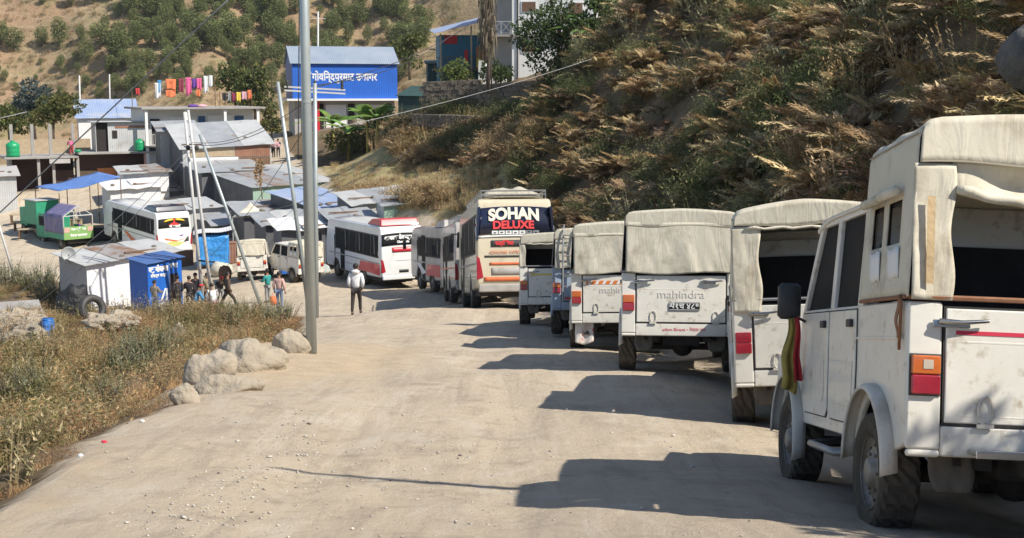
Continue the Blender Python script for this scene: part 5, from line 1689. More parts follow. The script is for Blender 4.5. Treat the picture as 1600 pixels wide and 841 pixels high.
M['boulder'] = mat('pale_boulder', (0.37, 0.315, 0.24), 0.95, (0.29, 0.245, 0.185), 1.6, dirt=(0.24, 0.21, 0.17), dscale=2.2, dlo=0.56, dhi=0.74, bump=0.8, bscale=7)
M['blue_tarp'] = mat('blue_tarpaulin', (0.10, 0.20, 0.50), 0.5, (0.14, 0.25, 0.52), 0.8, bump=0.4, bscale=2)
M['blue_sheet'] = mat('light_blue_tarpaulin', (0.03, 0.22, 0.58), 0.45, (0.05, 0.28, 0.62), 1.0, bump=0.6, bscale=2)
M['steel_pole'] = mat('galvanised_steel_pole', (0.43, 0.47, 0.46), 0.45, (0.34, 0.38, 0.38), 1.5, metal=0.35, dirt=(0.36, 0.33, 0.27), dscale=1.2, dlo=0.55, dhi=0.8)
M['pale_pole'] = mat('pale_steel_pole', (0.55, 0.54, 0.52), 0.5, (0.45, 0.44, 0.42), 2)
M['wire'] = mat('overhead_wire', (0.05, 0.05, 0.055), 0.6)
M['wire_pale'] = mat('aluminium_wire', (0.35, 0.35, 0.34), 0.5)
M['barrel_blue'] = mat('blue_plastic', (0.03, 0.18, 0.55), 0.4, amt=0.2)
M['tank_green'] = mat('green_plastic_tank', (0.015, 0.33, 0.13), 0.4, amt=0.2)
M['black_plastic'] = mat('black_plastic_sheet', (0.02, 0.02, 0.022), 0.6, bump=0.8, bscale=5)
M['cab_green'] = mat('green_painted_cab', (0.03, 0.30, 0.16), 0.5, amt=0.25)
M['sign_green'] = mat('green_sign_paint', (0.22, 0.40, 0.12), 0.6, amt=0.2)
M['sign_pink'] = mat('pink_sign_paint', (0.62, 0.36, 0.30), 0.6, amt=0.2)
M['tarp_indigo'] = mat('indigo_tarpaulin', (0.09, 0.10, 0.22), 0.6, (0.22, 0.18, 0.28), 1.5)
M['dish'] = mat('grey_dish', (0.42, 0.43, 0.42), 0.4, amt=0.2)

def frame(px, pytop, Y, yaw):
    c = P(px, pytop, Y)
    return c, Vector((math.cos(yaw), math.sin(yaw), 0)), Vector((-math.sin(yaw), math.cos(yaw), 0))

def shed(name, label, cat, px, pytop, Y, w, d, yaw_deg, wall='tin_white', left='tin_dark_shaded', roof='tin', rise=0.3, side=0.0, ov=0.25, group=None, door=None, hmax=None, warp=0.04, roofs=1, base=None):
    yaw = R(yaw_deg) + 0.85 * math.atan((800 - px) / FPX) * (1 if px < 600 else 0)
    c, ex, ey = frame(px, pytop, Y, yaw)
    zs = [g((c + ex * a + ey * b).x, (c + ex * a + ey * b).y) for a in (0, w) for b in (0, d)]
    zb = min(zs) - 0.15
    if base is not None: zb = c.z - base
    h = c.z - zb
    t = thing(name, label, cat, (c.x, c.y, zb), (0, 0, yaw), group)
    hb = h + rise; hr = h + side
    th = 0.05
    q = MB(); q.prism([(0, 0), (w, 0), (w, hr), (0, h)], 0, th, 'y'); q.build('front_wall', M[wall], t)
    q = MB(); q.prism([(th + .003, 0), (d, 0), (d, hb), (th + .003, h + rise * th / d)], 0, th, 'x'); q.build('side_wall', M[left], t)  # mostly a darker sheet than the front: shade put into the colour
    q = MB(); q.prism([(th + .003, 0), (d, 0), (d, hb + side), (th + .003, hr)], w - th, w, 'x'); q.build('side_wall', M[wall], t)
    q = MB(); q.prism([(th + .003, 0), (w - th - .003, 0), (w - th - .003, hb + side), (th + .003, hb)], d - th, d, 'y'); q.build('back_wall', M[wall], t)
    n = max(1, roofs)
    for k in range(n):
        a0 = -ov + (w + 2 * ov) * k / n - (0.05 if k else 0); a1 = -ov + (w + 2 * ov) * (k + 1) / n
        q = MB()
        sd_ = rnd(0, 50)
        q.grid(lambda a, b_: (a0 + (a1 - a0) * a, -ov + (d + 2 * ov) * b_, 0.03 + 0.018 * k + h + rise * (-ov + (d + 2 * ov) * b_) / d + side * (a0 + (a1 - a0) * a) / w + warp * mnoise.noise(Vector((a * 2.5 + sd_, b_ * 2, sd_)))), 14, 8)
        q.build('roof', M[roof] if (k % 2 == 0 or roof not in ('tin', 'tin_pale')) else M[('tin_pale', 'tin', 'tin_streak')[int(rnd(0, 3))]], t, solid=0.025)
    if name == 'shed' and base is None:
        for k in range(3):
            x = rnd(0.1, 0.9) * w; y = rnd(0.0, 0.5) * d; zz = h + rise * y / d + side * x / w + 0.1
            if k == 0:
                q = MB(); a_ = rnd(-0.2, 0.2); q.hexa([(x - .9, y, zz - .02), (x + .9, y + a_, zz - .02), (x + .9, y + a_ + .12, zz - .02), (x - .9, y + .12, zz - .02), (x - .9, y, zz + .05), (x + .9, y + a_, zz + .05), (x + .9, y + a_ + .12, zz + .05), (x - .9, y + .12, zz + .05)]); q.build('roof_plank', M['wood_brown'], t)
            else:
                q = MB(); q.ell((x, y, zz), (0.16, 0.12, 0.09), 8, 6); q.build('roof_weight', M['stone'], t)
    if door:
        x0, x1, zt, dm = door
        q = MB(); q.box(x0, x1, -0.03, -0.003, 0.2, min(h - 0.1, 0.15 + zt)); q.build('door', M[dm], t, bevel=0.01)
    return t

# foreground white shed and the blue kiosk
sh = shed('shed', 'white walled tin shed with dish on its roof beside the blue kiosk', 'shed', 135, 413, 60.5, 5.2, 2.5, 34, 'tin_white', 'plaster_grey', 'tin_pale', 0.30, 0.15, 0.3, 'tin sheds of the town', roofs=3, warp=0.06)  # grey left wall carries the shade of that side in its colour
ks = shed('kiosk', 'blue painted metal kiosk with white lettering where people stand', 'kiosk', 230, 413, 58.0, 1.90, 1.5, 36, 'blue_paint', 'blue_paint', 'blue_dark', 0.12, 0.12, 0.14, None, roofs=2, warp=0.01)
hk = P(230, 413, 58).z - ks.location.z
q = MB(); q.box(1.12, 1.18, -0.03, -0.004, 0.15, hk - 0.1); q.build('door_post', M['blue_dark'], ks)
q = MB(); q.box(1.20, 1.66, -0.02, -0.004, 0.2, hk - 0.6); q.build('door', M['dark_room'], ks)
text_obj('lettering', 'मधु मोबाइल', 0.34, M['letter_white'], ks, (0.60, -0.012, hk - 0.30), (R(90), 0, 0), 0.003, sx=0.72, bold=0.022)
text_obj('lettering', 'पसल', 0.30, M['letter_white'], ks, (1.44, -0.012, hk - 0.22), (R(90), 0, 0), 0.003, sx=0.72, bold=0.022)
text_obj('lettering', 'रिचार्ज कार्ड', 0.20, M['letter_white'], ks, (0.58, -0.012, hk - 0.60), (R(90), 0, 0), 0.003, sx=0.85, bold=0.008)
q = MB(); q.prism([(0.62, 0.95), (0.74, 0.95), (0.98, 1.55), (0.90, 1.55)], -0.016, -0.008, 'y').build('painted_emblem', M['letter_white'], ks)
q = MB(); q.prism([(0.94, 0.95), (1.02, 0.95), (1.06, 1.55), (0.99, 1.55)], -0.016, -0.008, 'y').build('painted_emblem', M['letter_white'], ks)
text_obj('lettering', 'एनसेल', 0.32, M['letter_white'], ks, (0.74, -0.012, 0.76), (R(90), 0, 0), 0.003, sx=0.8, bold=0.022)
text_obj('lettering', 'सेवा केन्द्र', 0.20, M['letter_white'], ks, (0.70, -0.012, 0.46), (R(90), 0, 0), 0.003, sx=0.9, bold=0.006)
# sheds in the middle of the town: (corner px, top py, depth ...)
GS = 'tin sheds of the town'
shed('shed', 'low dark walled shed with overlapping grey sheets behind the white jeeps', 'shed', 415, 352, 76, 3.6, 2.5, 18, 'tin_dark_shaded', 'tin_dark_shaded', 'tin', 0.45, 0.1, 0.35, GS, roofs=3, warp=0.10, door=(0.9, 1.8, 1.9, 'dark_room'))
shed('shed', 'wide grey roofed shed with dark side wall behind the double pole', 'shed', 381, 336, 80, 4.2, 3.0, 18, 'tin_dark_shaded', 'tin_dark_shaded', 'tin', 0.5, 0.1, 0.35, GS, roofs=2, warp=0.08)
shed('shed', 'large grey roofed shed with green front wall below the climbing trees', 'shed', 395, 293, 88, 6.6, 8.6, 27, 'tin_green', 'tin_dark_shaded', 'tin', 0.8, 0.10, 0.25, GS, roofs=4)
shed('shed', 'shed with pale blue sheet roof and dark wall beside the tall pole', 'shed', 500, 327, 79, 3.4, 5.4, 38, 'tin_dark_shaded', 'tin_dark_shaded', 'tin_blue', 0.75, 0.15, 0.3, GS, roofs=3)
shed('shed', 'shed with weathered grey roof and pale wall above the red topped bus', 'shed', 553, 320, 76, 4.3, 3.2, 20, 'tin_pale', 'tin_dark_shaded', 'tin_pale', 0.45, 0.25, 0.3, GS, roofs=3, warp=0.07)
shed('shed', 'small pale green shed with open porch right of the weathered grey roof', 'shed', 600, 322, 72.5, 2.6, 2.4, 16, 'tin_green', 'tin_pale', 'tin', 0.3, 0.2, 0.2, GS, door=(1.9, 2.4, 1.6, 'wood_orange'))
shed('shed', 'shed patched with brown rusty sheets and wooden boards on its front', 'shed', 285, 232, 97, 7.0, 5.0, 14, 'tin_pale', 'tin_dark_shaded', 'tin_pale', 1.6, 0.25, 0.3, GS, roofs=3, hmax=3)
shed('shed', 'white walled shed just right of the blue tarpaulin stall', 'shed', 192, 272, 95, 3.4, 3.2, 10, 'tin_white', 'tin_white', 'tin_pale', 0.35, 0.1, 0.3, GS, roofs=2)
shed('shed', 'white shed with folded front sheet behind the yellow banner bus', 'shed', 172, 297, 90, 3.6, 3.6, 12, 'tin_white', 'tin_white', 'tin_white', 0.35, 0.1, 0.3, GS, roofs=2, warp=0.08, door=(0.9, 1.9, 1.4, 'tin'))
shed('shed', 'pale roofed shed directly behind the yellow banner bus and blue sheeted stall', 'shed', 262, 330, 84, 3.6, 3.2, 20, 'tin_pale', 'tin_dark_shaded', 'tin_pale', 0.35, 0.1, 0.3, GS, roofs=2)
shed('shed', 'grey shed cut by the left edge of the photo below the green tank', 'shed', -40, 278, 96, 3.0, 3.0, 6, 'tin_pale', 'tin_dark_shaded', 'plaster_grey', 0.5, 0.1, 0.3, GS)
shed('shed', 'dark walled tin shed wedged between the patched shed and the large grey roof', 'shed', 315, 270, 93, 5.0, 4.0, 20, 'tin_dark_shaded', 'tin_dark_shaded', 'tin', 0.5, 0.1, 0.3, GS, roofs=2)
shed('shed', 'narrow dark shed filling the gap behind the blue sheeted stall', 'shed', 335, 352, 82, 3.0, 3.0, 12, 'tin_dark_shaded', 'tin_dark_shaded', 'tin', 0.4, 0.1, 0.3, GS, roofs=2)
shed('shed', 'low pale roofed shed between the white shed pair and the patched shed', 'shed', 236, 300, 96, 4.0, 3.5, 12, 'tin_dark_shaded', 'tin_dark_shaded', 'tin', 0.4, 0.1, 0.3, GS, roofs=2)
shed('shed', 'low grey shed under the right end of the striped pale blue roof', 'shed', 520, 345, 73, 2.6, 2.4, 18, 'tin_dark_shaded', 'tin_dark_shaded', 'tin', 0.4, 0.1, 0.25, GS, roofs=2)
shed('shed', 'small shed with white sheet awning behind the pickup jeep', 'shed', 440, 360, 72, 2.6, 2.2, 14, 'tin_dark_shaded', 'tin_dark_shaded', 'tin_white', 0.35, 0.1, 0.35, GS, roofs=2, warp=0.1)
shed('shed', 'grey tin roofed shed above the laundry side of the patched shed', 'shed', 250, 205, 101, 3.0, 3.0, 10, 'plaster_grey', 'tin_dark_shaded', 'tin', 0.6, 0.1, 0.3, GS)
# boards nailed on the patched shed
ps = [o for o in COL.objects if o.name.startswith('shed') and 'patched with brown' in str(o.get('label'))][0]
hh = P(285, 232, 97).z - ps.location.z
for (x0, x1, z0, z1, m_) in ((4.1, 6.9, -0.75, 0.12, 'tin_rust'), (4.4, 6.9, -1.65, -0.8, 'wood_brown'), (0.6, 4.05, -0.7, 0.0, 'wood_pale'), (0.4, 4.3, -1.6, -0.75, 'tin_white')):
    q = MB(); q.box(x0, x1, -0.04, -0.004, hh + z0, hh + z1); q.build('board', M[m_], ps, bevel=0.005)

# satellite dish on the white shed
def dish(loc, r, label, name='satellite_dish'):
    t = thing(name, label, 'satellite dish', loc, (0, 0, R(20)))
    q = MB(); q.grid(lambda a, b_: (r * b_ * math.cos(a * 6.2832), -0.30 * r * b_ * b_ * -1 * -1 + 0.0, r * b_ * math.sin(a * 6.2832)), 24, 6, cu=True); q.warp(lambda x, y, z: (x, y + 0.1, z + r + 0.12)); q.build('reflector', M['dish'], t, smooth=True, solid=0.015)
    q = MB(); q.tube([(0, 0.1, -0.05), (0, 0.12, r + 0.1)], 0.03, 6); q.build('mast', M['grey_metal'], t)
    q = MB(); q.tube([(0, -0.05, 0.15), (0, -0.55, r + 0.12)], 0.012, 5).ell((0, -0.55, r + 0.14), (0.05, 0.06, 0.05), 8, 6); q.build('feed_arm', M['grey_metal'], t)
    return t
dish(P(108, 412, 61.2), 0.36, 'round grey satellite dish on the corner of the white shed')
# ---------------- long house with the laundry
def railing(parent, x0, x1, y, z, h=0.9, m_='pale_pole', n=12, cross=False):
    q = MB()
    q.box(x0, x1, y - 0.02, y + 0.02, z + h - 0.04, z + h)
    q.box(x0, x1, y - 0.015, y + 0.015, z + 0.08, z + 0.11)
    for i in range(n + 1):
        x = x0 + (x1 - x0) * i / n
        if cross and i < n:
            x2 = x0 + (x1 - x0) * (i + 1) / n
            q.cyl((x, y, z + 0.1), (x2, y, z + h), 0.015, n=4).cyl((x2, y, z + 0.1), (x, y, z + h), 0.015, n=4)
        q.box(x - 0.018, x + 0.018, y - 0.0149, y + 0.0149, z, z + h - 0.041)
    return q.build('railing', M[m_], parent)

def slab_house(name, label, px, pytop, Y, w, d, yaw_deg, cat='house', **kw):
    yaw_deg += 0.85 * math.degrees(math.atan((800 - px) / FPX)) * (1 if px < 600 else 0)
    c, ex, ey = frame(px, pytop, Y, R(yaw_deg))
    zs = [g((c + ex * a + ey * b).x, (c + ex * a + ey * b).y) for a in (0, w) for b in (0, d)]
    zb = min(zs) - 0.3
    t = thing(name, label, cat, (c.x, c.y, zb), (0, 0, R(yaw_deg)))
    return t, c.z - zb
t, h = slab_house('house', 'long flat roofed white house with laundry lines on its roof', 228, 168, 106, 9.6, 6.5, 14)
q = MB(); q.box(-0.5, 10.1, -0.7, 6.9, h - 0.18, h); q.build('roof_slab', M['concrete'], t, bevel=0.02)
q = MB(); q.box(0.0, 9.5, 1.0, 6.4, 0, h - 0.185); q.build('wall', M['whitewash'], t)
zf = h - 3.2
q = MB(); q.box(-0.3, 9.8, -0.6, 1.0 - 0.003, zf - 0.15, zf); q.build('floor_slab', M['concrete'], t)
for x in (-0.1, 3.3, 6.6, 9.5):
    q = MB(); q.box(x - 0.11, x + 0.11, -0.5, -0.28, 0, h - 0.183); q.build('column', M['whitewash'], t)
for (x0, x1, m_, z0, z1, nm) in ((0.5, 1.3, 'dark_room', 0, 2.2, 'door'), (2.2, 4.4, 'whitewash', 0.2, 2.4, 'panel'), (4.6, 5.2, 'door_blue', 0, 2.4, 'door'), (5.4, 7.6, 'whitewash', 0.1, 2.5, 'panel'), (7.8, 8.6, 'door_blue', 0, 2.4, 'door'), (1.5, 2.0, 'dark_room', 0.9, 1.9, 'window')):
    q = MB(); q.box(x0, x1, 0.90, 0.997, zf + z0, zf + z1); q.build(nm, M[m_], t, bevel=0.01)
railing(t, 0.2, 3.2, -0.4, zf, 0.95, n=16)
q = MB(); q.box(0.0, 9.4, -0.45, 0.0, 0, zf - 0.6); q.build('lower_wall', M['plaster_grey'], t)
HOUSE_W = t; HW_H = h
# laundry on the roof
def garment(x, y, ztop, w, hgt, m_, label, kind='towel'):
    q = MB()
    sd_ = rnd(0, 20)
    if kind == 'shirt':
        pol = lambda a, b_: ((a - 0.5) * w * (1.0 if b_ > 0.3 else 1.5), 0.05 * math.sin(a * 7 + sd_) * b_, -hgt * b_)
    else:
        pol = lambda a, b_: ((a - 0.5) * w * (1 - 0.08 * b_), 0.06 * math.sin(a * 9 + sd_ + b_) * (0.3 + b_), -hgt * b_ * (1 + 0.06 * math.sin(a * 5 + sd_)))
    q.grid(pol, 10, 10)
    o = q.build('garment', m_, None, smooth=True, solid=0.01)
    o.matrix_world = HOUSE_W.matrix_world @ Matrix.Translation((x, y, ztop))
    tag(o, label, 'clothes', 'laundry drying on the house roof')
bpy.context.view_layer.update()
def cm_(n, c): return mat(n, c, 0.9, amt=0.25, scale=4)
CL = {'white': cm_('white_cloth', (0.72, 0.72, 0.70)), 'orange': cm_('orange_cloth', (0.72, 0.20, 0.08)), 'blue': cm_('blue_cloth', (0.06, 0.26, 0.5)), 'pink': cm_('pink_cloth', (0.68, 0.12, 0.28)), 'red': cm_('red_towel', (0.55, 0.05, 0.05)), 'purple': cm_('purple_cloth', (0.14, 0.05, 0.30)),
      'black': cm_('black_cloth', (0.03, 0.03, 0.035)), 'yellow': cm_('yellow_cloth', (0.75, 0.55, 0.08)), 'maroon': cm_('maroon_cloth', (0.25, 0.04, 0.07)), 'green': cm_('green_cloth', (0.12, 0.3, 0.16)), 'lpink': cm_('light_pink_cloth', (0.65, 0.38, 0.42)), 'grey': cm_('grey_cloth', (0.3, 0.3, 0.3)), 'teal': cm_('teal_cloth', (0.03, 0.28, 0.27)), 'brown': cm_('brown_cloth', (0.15, 0.09, 0.06)), 'jean': cm_('blue_denim', (0.16, 0.22, 0.36)), 'khaki': cm_('khaki_cloth', (0.42, 0.34, 0.22))}
LN = [(0.3, 1.9, 0.35, 0.55, 'red', 'small red cloth at the left end of the upper clothesline'), (2.05, 2.35, 0.5, 1.3, 'white', 'white sheet left of the orange cloths on the upper clothesline'), (2.2, 2.6, 0.35, 1.0, 'blue', 'blue cloth hanging between white sheet and orange cloth on upper line'),
      (3.2, 2.7, 0.9, 0.9, 'orange', 'large orange cloth on the upper clothesline'), (3.15, 1.75, 0.9, 0.6, 'orange', 'second orange cloth hung low under the large orange cloth'), (4.1, 2.75, 0.45, 1.2, 'maroon', 'dark striped cloth right of the large orange cloth'), (4.75, 2.85, 0.5, 1.5, 'pink', 'pink garment in the middle of the upper clothesline'),
      (5.25, 2.75, 0.4, 0.8, 'purple', 'dark purple cloth between two pink garments'), (5.7, 2.8, 0.45, 1.0, 'pink', 'pink garment right of the purple cloth'), (5.6, 1.8, 0.4, 0.6, 'orange', 'small orange cloth below the right pink garment'), (6.3, 3.0, 0.4, 1.5, 'white', 'long white garment near the right end of the upper clothesline'), (6.75, 3.05, 0.35, 1.0, 'white', 'white garment at the right end of the upper clothesline'),
      (7.6, 1.5, 0.4, 0.7, 'black', 'black garment at the left end of the lower clothesline'), (8.05, 1.55, 0.3, 0.8, 'grey', 'grey garment second from left on the lower clothesline'), (8.45, 1.5, 0.35, 0.75, 'maroon', 'maroon garment on the lower clothesline'), (8.9, 1.55, 0.4, 0.8, 'yellow', 'yellow garment on the lower clothesline'), (9.4, 1.6, 0.45, 0.7, 'lpink', 'light pink garment on the lower clothesline'), (9.9, 1.75, 0.4, 0.8, 'orange', 'orange garment at the right end of the lower clothesline')]
for (x, z, w_, h_, c_, lb) in LN:
    garment(x, 4.6 if x < 7.2 else 3.4, HW_H + z - 0.3, w_, h_, CL[c_], lb)
def line_wire(name, label, pts, r, m_='wire', cat='wire', group=None, sag=0.0, n=14):
    a, b = Vector(pts[0]), Vector(pts[-1])
    if len(pts) == 2:
        pts = [a.lerp(b, i / n) - Vector((0, 0, sag * 4 * (i / n) * (1 - i / n))) for i in range(n + 1)]
    q = MB(); q.tube(pts, r, 5)
    o = q.build(name, M[m_], None, smooth=True)
    return tag(o, label, cat, group)
for (xa, xb, y_, za, zb, lb) in ((-0.2, 7.1, 4.6, 1.6, 2.8, 'upper clothesline over the flat roof of the long white house'), (7.2, 10.1, 3.4, 1.2, 1.5, 'lower clothesline at the right end of the flat roof')):
    t_ = thing('clothesline', lb, 'clothesline', HOUSE_W.location, (0, 0, HOUSE_W.rotation_euler.z))
    q = MB(); q.tube([(xa, y_, HW_H + za), ((xa + xb) / 2, y_, HW_H + (za + zb) / 2 - 0.05), (xb, y_, HW_H + zb)], 0.012, 4); q.build('line', M['wire'], t_)
    for x_, z_ in ((xa, za), (xb, zb)):
        q = MB(); q.cyl((x_, y_, HW_H - 0.01), (x_, y_, HW_H + z_ + 0.1), 0.035, n=6); q.build('post', M['wood_brown'], t_)
# small heaps of washing lying on the roof edge
for (x, c_, lb) in ((4.0, 'purple', 'purple bundle lying on the roof edge below the laundry'), (4.8, 'lpink', 'pink bundle lying on the roof edge below the laundry')):
    q = MB(); q.ell((0, 0, 0), (0.45, 0.3, 0.16), 12, 8, lambda d: 1 + 0.25 * mnoise.noise(d * 3)); o = q.build('bundle', CL[c_], None, smooth=True)
    o.matrix_world = HOUSE_W.matrix_world @ Matrix.Translation((x, 0.2, HW_H + 0.08)); tag(o, lb, 'bundle')

# ---------------- long shop row with the terrace on the left
t, h = slab_house('shop_row', 'long shop building with dark open fronts and a terrace on top', 14, 246, 101, 12.2, 6.0, 8, cat='building')
SR_, SH_ = t, h
q = MB(); q.box(-0.4, 5.3, -0.5, 6.0, h - 0.16, h).box(5.303, 12.4, -0.5, 6.0, h + 0.10, h + 0.26); q.build('terrace_slab', M['concrete'], t, bevel=0.02)
q = MB(); q.box(0, 5.2, 2.2, 2.4, 0, h - 0.163).box(5.2, 12.0, 1.2, 1.4, 0, h + 0.097); q.build('back_wall', M['brown_wall'], t)
q = MB(); q.box(0, 0.2, 0, 2.2, 0, h - 0.163); q.build('side_wall', M['concrete'], t)
q = MB(); q.box(11.9, 12.1, -0.1, 5.8, 0, h + 0.097); q.build('side_wall', M['concrete'], t)
for x in (2.2, 3.35, 5.25, 11.55):
    q = MB(); q.box(x - 0.11, x + 0.11, -0.25, -0.03, 0, h - 0.165 + (0.26 if x > 5.26 else 0)); q.build('column', M['concrete'], t)
for (x0, x1, z0, z1, m_, nm) in ((5.5, 6.9, 0.2, 2.1, 'wood_pale', 'panel'), (6.95, 8.5, 0.2, 2.3, 'wood_orange', 'door'), (8.55, 9.6, 0.2, 2.35, 'wood_pale', 'panel'), (9.7, 11.3, 0.2, 2.5, 'wood_orange', 'door'), (3.6, 5.0, 0.2, 2.2, 'brown_wall', 'door')):
    q = MB(); q.box(x0, x1, 1.10, 1.197, z0, z1); q.build(nm, M[m_], t, bevel=0.01)
q = MB(); q.box(10.6, 12.0, -0.24, -0.1, 0.9, h + 0.08); q.build('brick_panel', M['sign_pink'], t)
q = MB(); q.box(11.2, 11.7, -0.26, -0.242, 2.0, 2.2); q.build('vent', M['dark_room'], t)
q = MB(); q.box(3.0, 4.6, -0.7, -0.52, h - 0.55, h - 0.2); q.build('sign_board', M['plaster_grey'], t)
# terrace columns left unfinished, the hut on top
q = None
for x in (0.4, 2.0, 3.4, 5.2):
    q = MB(); q.box(x - 0.12, x + 0.12, 1.5, 1.74, h, h + 2.6); q.build('terrace_column', M['concrete'], t)
q = MB(); q.box(-0.4, 0.2 + 6.9, 5.3, 5.4, h + 0.001, h + 1.2); q.build('parapet', M['wood_pale'], t)
def on_shop(x, y, z): return SR_.matrix_world @ Vector((x, y, z))
bpy.context.view_layer.update()
hut = thing('hut', 'small tin hut with dark doorway standing on the shop terrace', 'hut', on_shop(6.9, 0.5, SH_ + 0.26), (0, 0, SR_.rotation_euler.z))
q = MB(); q.box(0, 0.05, 0.3, 2.6, 0, 2.45).box(1.0, 4.6, 0.3, 0.35, 0, 2.4).box(4.55, 4.6, 0.353, 2.6, 0, 2.4).box(0.053, 4.547, 2.55, 2.6, 0, 2.4); q.build('wall', M['tin_pale'], hut)
q = MB(); q.box(0.06, 0.98, 0.5, 0.55, 0, 2.3); q.build('door', M['dark_room'], hut)
q = MB(); q.box(-0.35, 4.8, 0.0, 2.9, 2.455, 2.51); q.build('roof', M['tin_pale'], hut)
q = MB(); q.box(1.6, 4.4, 0.26, 0.297, 1.95, 2.15); q.build('rusty_beam', M['tin_rust'], hut)
q = MB(); q.box(1.35, 1.75, 0.255, 0.297, 1.1, 1.75); q.build('window', M['dark_room'], hut)
def tank(loc, r, hgt, label):
    q = MB(); q.lathe([(0.001, 0), (r, 0), (r * 1.02, hgt * .2), (r * 0.98, hgt * .25), (r * 1.02, hgt * .3), (r * 1.02, hgt * .5), (r * .98, hgt * .55), (r * 1.02, hgt * .6), (r, hgt * .82), (r * .6, hgt * .95), (r * .3, hgt * .97), (r * .3, hgt * 1.03), (0.001, hgt * 1.04)], 'z', n=24)
    t_ = thing('water_tank', label, 'water tank', loc, (0, 0, 0), 'green plastic water tanks')
    q.build('tank', M['tank_green'], t_, smooth=True)
    q = MB(); q.cyl((0, 0, hgt * 1.02), (0, 0, hgt * 1.07), r * 0.32, n=16); q.build('lid', M['tank_green'], t_, bevel=0.01)
tank(on_shop(0.35, 0.3, SH_), 0.52, 1.25, 'green water tank standing at the left end of the terrace')
tank(on_shop(10.35, 0.2, SH_ + 0.26), 0.42, 1.0, 'green water tank right of the tin hut')
# blue roof behind the hut
shed('house', 'house with striped blue and white sheet roof behind the tin hut', 'house', 122, 184, 116, 5.2, 4.5, 4, 'whitewash', 'tin_blue', 'tin_blue', 1.5, 0.0, 0.3, None, roofs=3)
# ---------------- blue hall
t, h = slab_house('hall', 'bright blue hall on a white lower storey with white lettering', 456, 100, 121, 10.9, 6.5, 7, cat='building')
BH = t
zf = h - 3.3
q = MB(); q.box(0, 10.2, 0, 0.08, zf, h).box(10.12, 10.2, 0.083, 6.5, zf, h).box(0.003, 10.117, 6.42, 6.5, zf, h); q.build('wall', M['bright_blue'], t)
q = MB(); q.prism([(0.083, zf), (6.417, zf), (6.417, h), (3.25, h + 1.6), (0.083, h)], 0, 0.08); q.build('end_wall', M['blue_dark'], t)
q = MB(); q.grid(lambda a, b_: (-0.2 + 10.6 * a, -0.25 + 7.0 * b_, h + 0.03 + 1.75 * (1 - abs(2 * b_ - 1))), 20, 10); q.build('roof', M['tin_bluegrey'], t, solid=0.03)
q = MB(); q.box(-0.6, 10.5, -0.6, 6.6, zf - 0.2, zf - 0.003); q.build('floor_slab', M['whitewash'], t)
q = MB(); q.box(0.2, 10.0, 0.6, 6.4, 0, zf - 0.203); q.build('lower_wall', M['plaster_grey'], t)
for (x0, x1, m_) in ((0.9, 2.2, 'whitewash'), (3.2, 5.2, 'whitewash'), (6.2, 8.8, 'whitewash')):
    q = MB(); q.box(x0, x1, 0.5, 0.597, 0.6, zf - 0.6); q.build('panel', M[m_], t)
for (x0, x1) in ((2.35, 3.0), (5.4, 6.0), (9.0, 9.7)):
    q = MB(); q.box(x0, x1, 0.52, 0.597, 0, zf - 0.5); q.build('doorway', M['dark_room'], t)
q = MB(); q.box(2.25, 2.55, 0.0, 0.3, 0, zf - 0.21); q.build('red_pillar', M['red_paint'], t)
q = MB(); q.box(-1.0, 10.6, -2.2, 0.55, -0.35, -0.2 + 0.1); q.build('yard_slab', M['concrete'], t)
text_obj('hall_name', 'श्रीगोविन्दपुरमाट उजागर', 1.0, M['letter_white'], t, (4.5, -0.012, h - 1.25), (R(90), 0, 0), 0.004, sx=0.80, bold=0.03)
# ---------------- white house above the bank, blue tin house beside it
t, h = slab_house('house', 'tall white house with balcony and brown shuttered windows above the bank', 800, -30, 94, 6.2, 6.5, -6)
WHT, WH_ = t, h
H2 = h
q = MB(); q.box(0, 6.2, 0, 6.5, 0, h); q.build('wall', M['whitewash'], t)
zb2 = P(800, 55, 94).z - t.location.z
q = MB(); q.box(-2.3, 6.3, -0.35, 6.5, zb2 - 0.12, zb2 + 0.05); q.build('floor_slab', M['concrete'], t)
q = MB(); q.box(-2.3, -0.003, -0.2, 6.5, h - 0.12, h + 0.05); q.build('floor_slab', M['concrete'], t)
q = MB(); q.box(-2.1, -0.003, 1.6, 6.3, 0, zb2 - 0.123).box(-2.1, -0.003, 1.6, 6.3, zb2 + 0.053, h - 0.123); q.build('recess_wall', M['plaster_grey'], t)
for z_ in (zb2 + 0.05,):
    railing(t, -2.25, -0.05, -0.25, z_, 0.95, n=3, cross=True)
for (x, z0, z1) in ((0.75, zb2 + 1.7, zb2 + 2.4), (0.75, zb2 - 1.25, zb2 - 0.45), (4.2, zb2 + 1.5, zb2 + 2.3), (4.2, zb2 - 1.3, zb2 - 0.5)):
    f = MB(); f.box(x - 0.08, x + 1.08, -0.05, -0.003, z0 - 0.06, z1 + 0.06); fo = f.build('window', M['whitewash'], t)
    f = MB(); f.box(x, x + 1.0, -0.07, -0.052, z0, z1); f.build('shutter', M['wood_brown'], fo)
q = MB(); q.cyl((0.42, -0.06, 0), (0.42, -0.06, h), 0.05, n=6); q.build('drain_pipe', M['dark'], t)
